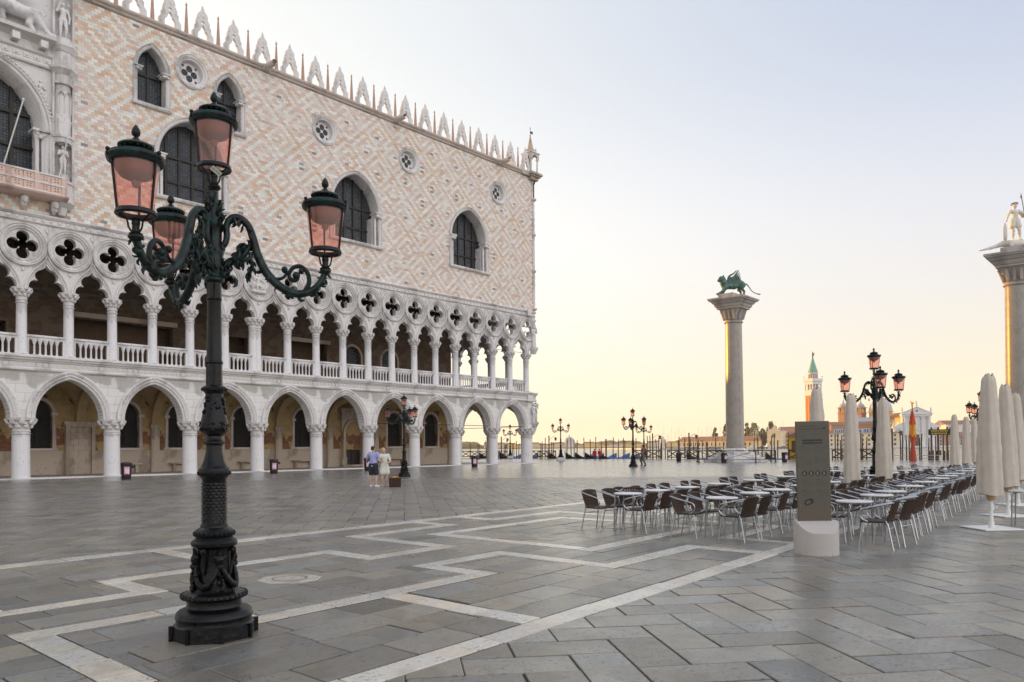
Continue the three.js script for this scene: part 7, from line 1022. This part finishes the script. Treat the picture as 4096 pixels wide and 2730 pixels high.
  { const t = thing('metal_barrier', 'low pale metal barrier on the quay in front of the flagpole', 'barrier', onS(3660, 70.5), ROT - PI / 2 + PI); mesh('rail', MG([rod([-2.4, 0.55, 0], [2.4, 0.55, 0], 0.035), rod([-2.4, 0.25, 0], [2.4, 0.25, 0], 0.02)]), M.alu, t); for (const x of [-2.3, 0, 2.3]) mesh('foot', norm(box(0.14, 0.55, 0.3, x, 0.275, 0)), M.marble, t); }
}
// ---------------------------------------------------------------- across the water
{
  const Z = 620, X = (px, z = Z) => at(px, 1785, z).x, H = (py, px, z = Z) => at(px, py, z).y;
  const c = (r, g, b, ro = 0.85) => std({ color: rgb(r, g, b), roughness: ro });
  const m = { brick: c(0.56, 0.23, 0.07), brick2: c(0.36, 0.21, 0.15), white: c(0.66, 0.66, 0.66), yellow: c(0.72, 0.50, 0.16), ochre: c(0.60, 0.38, 0.14), roof: c(0.26, 0.12, 0.08), lead: c(0.33, 0.37, 0.42, 0.5), green: c(0.13, 0.34, 0.27, 0.6), dark: c(0.05, 0.05, 0.055), cream: c(0.68, 0.58, 0.38), pale: c(0.62, 0.60, 0.57) };
  structure(mesh('island_ground', MG([bx(X(2560), X(4500), -1.5, 0.35, -Z - 260, -Z + 12)]), m.pale));
  structure(mesh('island_quay', MG([bx(X(2560), X(4500), -1.5, 0.6, -Z + 12.01, -Z + 14)]), m.white));
  const gable = (w, h, d, x = 0, y = 0, z = 0) => extr(shp([[-w / 2, 0], [w / 2, 0], [0, h]]), d, 0).translate(x, y, z);
  // bell tower
  { const t = thing('bell_tower', 'tall brick bell tower with white belfry and green spire across the water', 'tower', [X(3257, Z + 60), 0, -Z - 60], 0.35), k = (Z + 60) / Z, h = (py) => H(py, 3257, Z + 60), s = 9.4;
    mesh('shaft', MG([bx(-s / 2, s / 2, 0, h(1584), -s / 2, s / 2), [-1, 0, 1].map((q) => [bx(q * 3.3 - 0.7, q * 3.3 + 0.7, 0, h(1590), s / 2, s / 2 + 0.25), bx(-s / 2 - 0.25, -s / 2, 0, h(1590), q * 3.3 - 0.7, q * 3.3 + 0.7)])]), m.brick, t);
    const b0 = h(1584), b1 = h(1523);
    mesh('belfry', MG([bx(-5.4, 5.4, b0, b0 + 1.6, -5.4, 5.4), bx(-5.0, 5.0, b0 + 1.6, b0 + 5, -5, 5), bx(-5.1, 5.1, b1 - 3.6, b1 - 1, -5.1, 5.1), bx(-5.9, 5.9, b1 - 1, b1, -5.9, 5.9), [-4.6, -1.55, 1.55, 4.6].flatMap((q) => [bx(q - 0.45, q + 0.45, b0 + 5, b1 - 3.6, 4.1, 5), bx(q - 0.45, q + 0.45, b0 + 5, b1 - 3.6, -5, -4.1), bx(4.1, 5, b0 + 5, b1 - 3.6, q - 0.44, q + 0.44), bx(-5, -4.1, b0 + 5, b1 - 3.6, q - 0.44, q + 0.44)]), bx(-3.6, 3.6, b0 + 5, b1 - 3.6, -3.6, -3.5)]), m.white, t);
    mesh('belfry_core', MG([bx(-2.6, 2.6, b0 + 5, b1 - 3.6, -2.6, 2.6)]), m.brick2, t);
    mesh('balustrade', MG([bx(-5.5, 5.5, b1, b1 + 1.4, 5.2, 5.5), bx(-5.5, 5.5, b1, b1 + 1.4, -5.5, -5.2), bx(5.2, 5.5, b1, b1 + 1.4, -5.2, 5.2), bx(-5.5, -5.2, b1, b1 + 1.4, -5.2, 5.2), [[1, 1], [1, -1], [-1, 1], [-1, -1]].map(([a, b]) => [cyl(0.3, 0.2, 2.6, 6, a * 5.35, b1, b * 5.35), ball(0.6, a * 5.35, b1 + 3.2, b * 5.35, 8)])]), m.white, t);
    mesh('drum', MG([cyl(3.9, 3.9, h(1493) - b1, 12, 0, b1, 0), cyl(4.5, 4.5, 0.8, 12, 0, h(1493) - 0.8, 0)]), m.white, t); mesh('drum_openings', MG(Array.from({ length: 12 }, (_, q) => box(1.1, 4.2, 0.3, 0, b1 + 3.2, 3.85).rotateY(q * PI / 6))), m.brick2, t);
    mesh('spire', MG([cyl(4.4, 0.5, h(1433) - h(1493), 24, 0, h(1493), 0)]), m.green, t); mesh('angel', MG([ball(0.6, 0, h(1433), 0), taper([[0, h(1433), 0], [0, h(1418), 0], [0.2, h(1408), 0]], [0.45, 0.6, 0.3], 8, 6), extr(shp([[0, h(1420)], [1.8, h(1410)], [1.4, h(1424)]]), 0.2)]), m.dark, t); }
  // church with a temple front, dome behind
  { const px0 = 3669, t = thing('white_church', 'white temple-fronted church with pediment, grey dome and brick flanks', 'church', [X(px0), 0, -Z], 0.0), y = (p) => H(p, px0), W1 = 11.4, W2 = 18.6;
    const e0 = y(1666), e1 = y(1656), pk = y(1631);
    mesh('temple_front', MG([bx(-W1, W1, 0, e0, -3, 0), bx(-W1 - 0.7, W1 + 0.7, e0, e1, -3, 0.9), gable((W1 + 1) * 2, pk - e1, 3.4, 0, e1, -2.6)]), m.white, t);
    mesh('pediment_cornice', MG([rod([-W1 - 1.3, e1 + 0.2, 0.6], [0, pk + 0.5, 0.6], 0.5, 4), rod([W1 + 1.3, e1 + 0.2, 0.6], [0, pk + 0.5, 0.6], 0.5, 4), bx(-W1 - 1.3, W1 + 1.3, e1 - 0.5, e1 + 0.1, -1, 1.4)]), m.white, t);
    for (const x of [-9.4, -4.3, 4.3, 9.4]) mesh('giant_column', MG([bx(x - 1.5, x + 1.5, 0, 5.2, 0, 1.5), bx(x - 1.7, x + 1.7, 5.2, 5.7, 0, 1.7), cyl(1.15, 1.0, e0 - 8.0, 14, x, 5.7, 0.6), cyl(1.1, 1.6, 2.0, 10, x, e0 - 2.3, 0.6)]), m.white, t);
    mesh('side_wing', MG([bx(-W2, -W1 - 0.01, 0, y(1708), -3, -0.2), bx(W1 + 0.01, W2, 0, y(1708), -3, -0.2), extr(shp([[-W2 - 0.6, y(1708)], [-W1, y(1708)], [-W1, y(1690)]]), 3, -2.9), extr(shp([[W2 + 0.6, y(1708)], [W1, y(1690)], [W1, y(1708)]]), 3, -2.9), bx(-W2 - 0.8, W2 + 0.8, y(1708) - 0.9, y(1708), -2.5, 0.3)]), m.white, t);
    for (const x of [-17.6, -12.6, 12.6, 17.6]) mesh('pilaster', norm(bx(x - 0.7, x + 0.7, 0, y(1708) - 0.9, -0.2, 0.25)), m.white, t);
    mesh('door', MG([bx(-2.0, 2.0, 0, 9.6, 0, 0.15)]), m.dark, t); mesh('door_frame', MG([bx(-2.7, -2.0, 0, 10.2, 0, 0.5), bx(2.0, 2.7, 0, 10.2, 0, 0.5), bx(-3, 3, 10.2, 11.2, 0, 0.7), sweep(archPts(2.2, 2.2, 11.4, 8), [[0, 0], [0, 0.5], [0.6, 0.5], [0.6, 0]])]), m.white, t);
    for (const x of [-6.9, 6.9]) mesh('niche', MG([bx(x - 0.9, x + 0.9, 7.5, 12.5, 0, 0.2)]), m.pale, t); for (const x of [-15.1, 15.1]) mesh('niche', MG([bx(x - 1.2, x + 1.2, 7.0, 11.4, -0.2, 0.1), bx(x - 1.6, x + 1.6, 11.4, 12.1, -0.2, 0.5)]), m.pale, t);
    for (const [x, yy] of [[0, pk + 0.5], [-W1 - 0.2, e1 + 0.3], [W1 + 0.2, e1 + 0.3], [-W2, y(1708)], [W2, y(1708)]]) mesh('roof_statue', MG([bx(x - 0.7, x + 0.7, yy, yy + 1.2, -0.7, 0.5), taper([[x, yy + 1.2, 0], [x + 0.1, yy + 3, 0], [x - 0.1, yy + 4.3, 0]], [0.65, 0.7, 0.35], 8, 7), ball(0.45, x - 0.1, yy + 4.7, 0, 8), rod([x, yy + 3.4, 0], [x + 0.9, yy + 4, 0], 0.22)]), m.white, t);
    mesh('oculus', MG([new THREE.CylinderGeometry(0.8, 0.8, 0.3, 12).rotateX(PI / 2).translate(0, e1 + 2.4, 0.85)]), m.dark, t);
    mesh('nave', MG([bx(-10, 10, 0, 24, -46, -3.1)]), m.ochre, t); mesh('nave_roof', MG([gable(22, 4.6, 44, 0, 24, -47)]), m.roof, t);
    mesh('transept', MG([bx(-27, 27, 0, 22, -66, -46.1), cyl(9.5, 9.5, 20, 20, -27, 0, -56)]), m.brick2, t); mesh('transept_roof', MG([gable(20, 4, 60, 0, 0, 0).rotateY(PI / 2).translate(-30, 22, -56)]), m.lead, t);
    mesh('aisle', MG([bx(-20, -10.1, 0, 12.5, -45, -3.2), bx(10.1, 20, 0, 12.5, -45, -3.2)]), m.brick2, t); mesh('aisle_roof', MG([extr(shp([[-20.6, 12.5], [-10.02, 12.5], [-10.02, 17]]), 42, -45.5), extr(shp([[20.6, 12.5], [10.02, 17], [10.02, 12.5]]), 42, -45.5)]), m.roof, t);
    for (const q of [0, 1, 2]) mesh('half_round_window', MG([tr(new THREE.CylinderGeometry(2.1, 2.1, 0.3, 14, 1, false, 0, PI).rotateZ(PI / 2).rotateX(-PI / 2 + PI / 2).rotateY(0), -10.05, 18.6, -10 - q * 12)]), m.pale, t);
    for (const a of [-34.5, -31, -24]) mesh('half_round_window', MG([bx(a - 1.4, a + 1.4, 14, 16.6, -46, -45.9)]), m.pale, t);
    mesh('dome_drum', MG([cyl(9.4, 9.4, 7, 28, 1, 24, -62), cyl(10.3, 10.3, 0.9, 28, 1, 30.6, -62)]), m.ochre, t); mesh('dome', MG([turned([[9.6, 31.5], [9.4, 34], [8.4, 37.5], [6.5, 40.2], [4, 41.8], [1.6, 42.4], [1.6, 45], [2, 45.3], [0.6, 47.2], [0, 47.5]], 30)]), m.lead, t, [1, 0, -62]); }
  // two brick turrets with onion caps, convent buildings
  [[3377, 'left', Z + 70], [3446, 'right', Z + 70]].forEach(([px, w, z]) => { const t = thing('brick_turret', 'small brick bell turret with lead onion cap, ' + w + ' of the church pair', 'turret', [X(px, z), 0, -z], 0.5, 'brick turrets of the church'), h = (p) => H(p, px, z); mesh('tower', MG([bx(-3.2, 3.2, 0, h(1655), -3.2, 3.2), bx(-3.9, 3.9, h(1655), h(1652), -3.9, 3.9)]), m.brick2, t); mesh('lantern', MG([[[1, 1], [1, -1], [-1, 1], [-1, -1]].map(([a, b]) => bx(a * 2.2 - 0.9, a * 2.2 + 0.9, h(1652), h(1634), b * 2.2 - 0.9, b * 2.2 + 0.9)), bx(-3.9, 3.9, h(1634), h(1631), -3.9, 3.9)]), m.brick2, t); mesh('cap', MG([turned([[3.4, h(1631)], [3.7, h(1628)], [3.0, h(1620)], [1.6, h(1616)], [0.9, h(1612)], [0.6, h(1605)], [0.1, h(1598)]], 14)]), m.lead, t); });
  const block = (name, label, cat, px0, px1, yTop, z, dep, wallM, roofM, rows, cols, roofH = 2.5, turn = 0) => {
    const x0 = X(px0, z), x1 = X(px1, z), w = x1 - x0, h = H(yTop, (px0 + px1) / 2, z), t = thing(name, label, cat, [(x0 + x1) / 2, 0, -z], turn);
    mesh('wall', MG([bx(-w / 2, w / 2, 0, h, -dep, 0)]), wallM, t); mesh('roof', MG([extr(shp([[-dep / 2 - 0.5, h], [dep / 2 + 0.5, h], [0, h + roofH]]), w + 1, -w / 2 - 0.5).rotateY(PI / 2).translate(0, 0, -dep / 2)]), roofM, t);
    for (let r = 0; r < rows; r++) for (let k = 0; k < cols; k++) { const xx = -w / 2 + (k + 0.5) * w / cols, yy = h * (r + 0.62) / (rows + 0.15), ww = Math.min(0.8, w / cols * 0.22); const g = grp('window', t, [xx, yy, 0]); mesh('pane', norm(bx(-ww, ww, -h / rows * 0.24, h / rows * 0.24, -0.02, 0.06)), m.dark, g); mesh('frame', MG([bx(-ww - 0.2, ww + 0.2, -h / rows * 0.24 - 0.3, -h / rows * 0.24, 0, 0.25), bx(-ww - 0.2, -ww, -h / rows * 0.24, h / rows * 0.24, 0, 0.15), bx(ww, ww + 0.2, -h / rows * 0.24, h / rows * 0.24, 0, 0.15)]), m.white, g); }
    const sideN = Math.max(1, Math.round(dep / (w / cols))); for (let r = 0; r < rows; r++) for (let k = 0; k < Math.min(sideN, 4); k++) mesh('window', norm(bx(-w / 2 - 0.06, -w / 2 + 0.02, h * (r + 0.62) / (rows + 0.15) - 0.8, h * (r + 0.62) / (rows + 0.15) + 0.8, -(k + 0.5) * dep / Math.min(sideN, 4) - 0.6, -(k + 0.5) * dep / Math.min(sideN, 4) + 0.6)), m.dark, t);
    return t; };
  block('convent_wing', 'pale convent wing with rows of windows left of the white church', 'building', 3325, 3580, 1734, Z + 10, 20, m.cream, m.roof, 3, 11, 3, -0.5);
  block('convent_block', 'brown brick convent hall above the banner, left of the church', 'building', 3330, 3520, 1700, Z + 40, 30, m.brick2, m.roof, 1, 6, 3, -0.1);
  block('convent_wing', 'long dark-roofed brick wing right of the white church', 'building', 3760, 4130, 1745, Z - 2, 26, m.brick2, m.roof, 3, 14, 3.5, -0.1);
  block('convent_block', 'taller building with sunlit roof edge behind the right-hand convent wing', 'building', 3800, 4140, 1697, Z + 60, 30, m.pale, m.roof, 2, 12, 4, -0.15);
  block('convent_house', 'yellow three-storey house with red roof left of the information panel', 'building', 3120, 3182, 1738, Z - 2, 12, m.yellow, m.roof, 3, 3, 3, -0.85);
  block('convent_house', 'red-roofed house behind the ornate cream building', 'building', 3105, 3260, 1725, Z + 40, 18, m.yellow, m.roof, 3, 7, 4, -0.7);
  block('boathouse', 'long low yellow boathouse with red-brown roof left of the lion column', 'building', 2690, 3020, 1766, Z + 10, 16, m.yellow, m.roof, 1, 18, 4.0, -0.78);
  // ornate three-gabled building
  { const px = 3090, t = thing('ornate_building', 'cream three-gabled ornate building with pinnacles beyond the marina', 'building', [X(px), 0, -Z + 4], -0.75), h = (p) => H(p, px), w = 5.6; mesh('wall', MG([bx(-w, w, 0, h(1725), -12, 0)]), m.cream, t); for (const k of [-1, 0, 1]) mesh('round_gable', MG([extr((() => { const s = new THREE.Shape(); s.absarc(0, 0, k ? 1.6 : 1.75, 0, PI); return s; })(), 1, -1).translate(k * 3.2, h(1725) + (k ? 0 : 1.2), 0), ...(k ? [] : [bx(-1.75, 1.75, h(1725), h(1725) + 1.2, -1, 0)])]), m.cream, t); for (const k of [-1, 0, 1]) mesh('pinnacle', MG([cyl(0.35, 0.08, 3, 6, k * 4.7 * (k ? 1 : 0), h(1725) + (k ? 1.2 : 2.8), -0.5)]), m.white, t); for (const y of [2.2, 8.2]) for (const k of [-1, 0, 1]) mesh('window', norm(bx(k * (y > 5 ? 0.9 : 3) - 0.35, k * (y > 5 ? 0.9 : 3) + 0.35, y, y + 3.2, -0.02, 0.08)), m.dark, t); mesh('cornice', MG([bx(-w - 0.3, w + 0.3, 6.4, 7, -12.2, 0.3), bx(-w - 0.3, w + 0.3, h(1725) - 0.4, h(1725), -12.2, 0.3)]), m.white, t); }
  // small lighthouse at the marina mouth
  { const px = 2620, t = thing('lighthouse', 'small white lighthouse tower at the marina mouth', 'lighthouse', [X(px), 0, -Z + 30], 0.6), k = 1; mesh('base', MG([bx(-3, 3, -1.5, 0.6, -3, 3)]), m.pale, t); mesh('tower', MG([bx(-1.9, 1.9, 0.6, 6.2, -1.9, 1.9), bx(-2.3, 2.3, 6.2, 6.6, -2.3, 2.3)]), m.white, t); mesh('lantern_room', MG([bx(-1.2, 1.2, 6.6, 8.6, -1.2, 1.2), tr(new THREE.ConeGeometry(1.7, 1.2, 8), 0, 9.2, 0)]), m.pale, t); for (const a of [0, 1, 2]) mesh('window', norm(bx(-0.3, 0.3, 1.6 + a * 1.5, 2.4 + a * 1.5, 1.88, 1.96)), m.dark, t); }
  // trees
  const leafM = phy({ color: rgb(0.05, 0.075, 0.022), roughness: 0.8 }), trunkM = c(0.06, 0.045, 0.03);
  function tree(label, px, yTop, wpx, z, sd, conic = false) {
    seed = sd; const h = H(yTop, px, z), w = wpx * z / FPX / 2, t = thing('tree', label, 'tree', [X(px, z), 0, -z], 0, 'trees on the island');
    mesh('trunk', MG([taper([[0, 0, 0], [0.2, h * 0.3, 0], [0, h * 0.6, 0.2]], [w * 0.1 + 0.25, w * 0.08 + 0.2, 0.15], 8, 7), [0, 1, 2, 3].map((k) => rod([0.1, h * 0.35, 0], [w * 0.5 * Math.cos(k * 1.7), h * 0.62, w * 0.5 * Math.sin(k * 1.7)], 0.2, 5, 0.08))]), trunkM, t);
    const pos = [], cl = []; for (let k = 0; k < 64; k++) { const f = rnd(0, 1), yy = h * (0.14 + 0.78 * f), r = w * (conic ? Math.sin((0.15 + 0.85 * f) * PI) ** 0.7 * 0.75 : Math.sqrt(Math.max(0.05, 1 - (2 * f - 0.85) ** 2)) * 0.8), a = rnd(0, 2 * PI), q = r * Math.sqrt(rnd(0.05, 1)); cl.push([q * Math.cos(a), yy, q * Math.sin(a), rnd(0.2, 0.34) * Math.min(w, h * 0.5)]); }
    for (const [x, y, zz, r] of cl) for (let k = 0; k < 110; k++) { const v = new V3(rnd(-1, 1), rnd(-1, 1), rnd(-1, 1)); if (v.length() > 1) v.normalize(); v.multiplyScalar(r); const s = rnd(0.25, 0.55), a = new V3(rnd(-1, 1), rnd(-1, 1), rnd(-1, 1)).normalize().multiplyScalar(s), b = new V3(rnd(-1, 1), rnd(-1, 1), rnd(-1, 1)).normalize().multiplyScalar(s), o = new V3(x, y, zz).add(v); for (const q of [o, o.clone().add(a), o.clone().add(b), o.clone().add(a), o.clone().add(a).add(b), o.clone().add(b)]) pos.push(q.x, q.y, q.z); }
    const g = new THREE.BufferGeometry(); g.setAttribute('position', new THREE.Float32BufferAttribute(pos, 3)); g.computeVertexNormals(); mesh('crown', norm(g), leafM, t);
  }
  tree('small round tree above the boathouse roof', 2862, 1708, 26, Z + 30, 1001, true); tree('slim tree just left of the lion column shaft', 2905, 1690, 30, Z + 40, 1002, true); tree('dark tree just right of the lion column shaft', 2988, 1688, 34, Z + 40, 1003); tree('broad dark tree behind the leaning masts', 3018, 1690, 58, Z + 45, 1004); tree('rounded dark tree behind the ornate building', 3086, 1684, 58, Z + 40, 1005); tree('low tree between the masts and the ornate building', 3052, 1712, 40, Z + 42, 1006);
  // sailing boats in the marina
  const bh = MG([extr(shp([[-4, 1.2], [-3.6, 0], [3.4, 0], [4.6, 1.35]]), 1.8, -0.9, 4), bx(-1.8, 1.4, 1.2, 1.8, -0.6, 0.6)]);
  const mast = (h, lean) => MG([rod([0, 1, 0], [lean, h, 0], 0.11, 5, 0.07), rod([0, 2.6, 0], [-3.4, 2.7, 0], 0.09, 5), rod([lean, h, 0], [4.4, 1.3, 0], 0.025, 3), rod([lean, h, 0], [-3.8, 1.3, 0], 0.025, 3), rod([lean * 0.6, h * 0.62, -0.8], [lean * 0.6, h * 0.62, 0.8], 0.04, 4)]);
  const mv = [mast(13, 0.1), mast(15.5, -0.15), mast(17, 0.2), mast(11.5, 0)], bm = [c(0.62, 0.62, 0.64, 0.4), c(0.5, 0.45, 0.38), c(0.10, 0.12, 0.18, 0.4)], mm = c(0.55, 0.5, 0.42, 0.5);
  seed = 777; [2651, 2656, 2672, 2676, 2687, 2702, 2713, 2721, 2727, 2736, 2742, 2753, 2769, 2780, 2794, 2809, 2825, 2831, 2844, 2858, 2880, 2884, 2895, 2902].forEach((px, i) => { const z = Z - 12 - rnd(0, 60), t = thing('sailing_boat', 'moored sailing boat with bare mast in the marina left of the lion column', 'sailing boat', [X(px, z), WATER, -z], rnd(-0.7, 0.7), 'sailing boats left of the column'); mesh('hull', bh, pick(bm), t); mesh('mast', pick(mv), mm, t); });
  [[2989, 1683, 2], [3014, 1688, 1], [3025, 1712, 0], [3051, 1706, 3], [3104, 1687, 2], [3135, 1684, 2]].forEach(([px, py, k], i) => { const z = Z - 20 - i * 4, t = thing('sailing_boat', 'moored sailing boat with bare mast between the lion column and the information panel', 'sailing boat', [X(px, z), WATER, -z], rnd(-0.5, 0.5), 'sailing boats right of the column'); mesh('hull', bh, pick(bm), t); const hh = H(py, px, z) - WATER; const g = mast(hh, rnd(-0.4, 0.4)); mesh('mast', g, mm, t); });
  { const z = Z - 30, t = thing('crane_yacht', 'large yacht with two spars leaning over the marina right of the column', 'yacht', [X(3020, z), WATER, -z], 0); mesh('hull', bh.clone().scale(1.6, 1.3, 1.3), bm[0], t); mesh('spar', MG([rod([5.5, 1.5, 0], [-0.8, H(1690, 3014, z), 0], 0.16, 5, 0.09)]), mm, t); mesh('spar', MG([rod([6.6, 1.5, 0], [0.2, H(1696, 3014, z), 0], 0.14, 5, 0.08)]), mm, t); }
  // hazy far shore
  const ZL = 1700; seed = 4242; { const out = []; for (let k = 0; k < 560; k++) { const px = rnd(1500, 2790), f = px < 1900 ? 1.35 : px > 2400 && px < 2560 ? 1.25 : 0.85, r = rnd(4, 9) * f, z = ZL + rnd(0, 160); out.push(tr(new THREE.IcosahedronGeometry(r, 1).scale(1.5, 0.9, 1), X(px, z), rnd(2, 6) * f, -z)); } structure(mesh('far_shore_land', MG([bx(X(1300, ZL), X(2800, ZL), -1, 1.2, -ZL - 300, -ZL + 30)]), c(0.16, 0.15, 0.10))); const tl = mesh('far_shore_trees', MG(out), c(0.09, 0.10, 0.055)); tl.userData.kind = 'stuff'; tag(tl, 'hazy band of trees along the far shore', 'trees'); }
  { const t = thing('domed_church', 'hazy domed church on the far shore right of the pedestal lamp', 'church', [X(2278, ZL - 10), 0, -ZL + 10], 0); mesh('drum', MG([cyl(12, 12, 13, 20, 0, 0, 0), cyl(13.5, 13.5, 1, 20, 0, 13, 0)]), m.pale, t); mesh('dome', MG([turned([[11.5, 14], [11, 17], [8.5, 21.5], [4.5, 23.8], [1.4, 24.4], [1.4, 27], [0.2, 29]], 20)]), m.lead, t); }
  for (let k = 0; k < 26; k++) { const px = 1950 + k * 31 + rnd(-9, 9); if (Math.abs(px - 2278) < 14) continue; const z = ZL - rnd(5, 25), w = rnd(7, 15), h = rnd(6, 12), t = thing('shore_house', 'small hazy house among the trees of the far shore', 'house', [X(px, z), 0, -z], rnd(-0.3, 0.3), 'houses on the far shore'); mesh('wall', MG([bx(-w, w, 0, h, -10, 0)]), pick([m.pale, m.yellow, m.cream]), t); mesh('roof', MG([extr(shp([[-5.6, h], [5.6, h], [0, h + 3]]), 2 * w, -w).rotateY(PI / 2).translate(0, 0, -5)]), m.roof, t); }
  // houses further along the riva, behind the palace: they keep the low sun off the square
  const hs = [[-92, 44, 66.2, 21.0], [-130, 42, 66, 22], [-168, 40, 64, 24]];
  hs.forEach(([n, a, b, h], i) => { const t = thing('riva_house', ['tall plastered waterfront house nearest behind the palace', 'second plastered waterfront house behind the palace', 'third plastered waterfront house behind the palace'][i], 'house', [F0[0], 0, F0[1]], ROT); mesh('wall', MG([bx(a, b, 0, h - 2, n - 34, n)]), m.ochre, t); mesh('roof', MG([bx(a - 0.4, b + 0.4, h - 2, h, n - 34.4, n + 0.4)]), m.roof, t); for (let r = 0; r < 4; r++) for (let k = 0; k < 5; k++) mesh('window', norm(bx(b - 0.05, b + 0.06, 3 + r * 5, 5.4 + r * 5, n - 31 + k * 6, n - 29.4 + k * 6)), m.dark, t); });
}
scene.fog = new THREE.FogExp2(new THREE.Color().setRGB(1.0, 0.88, 0.70), 0.00014);
renderer.render(scene, camera);
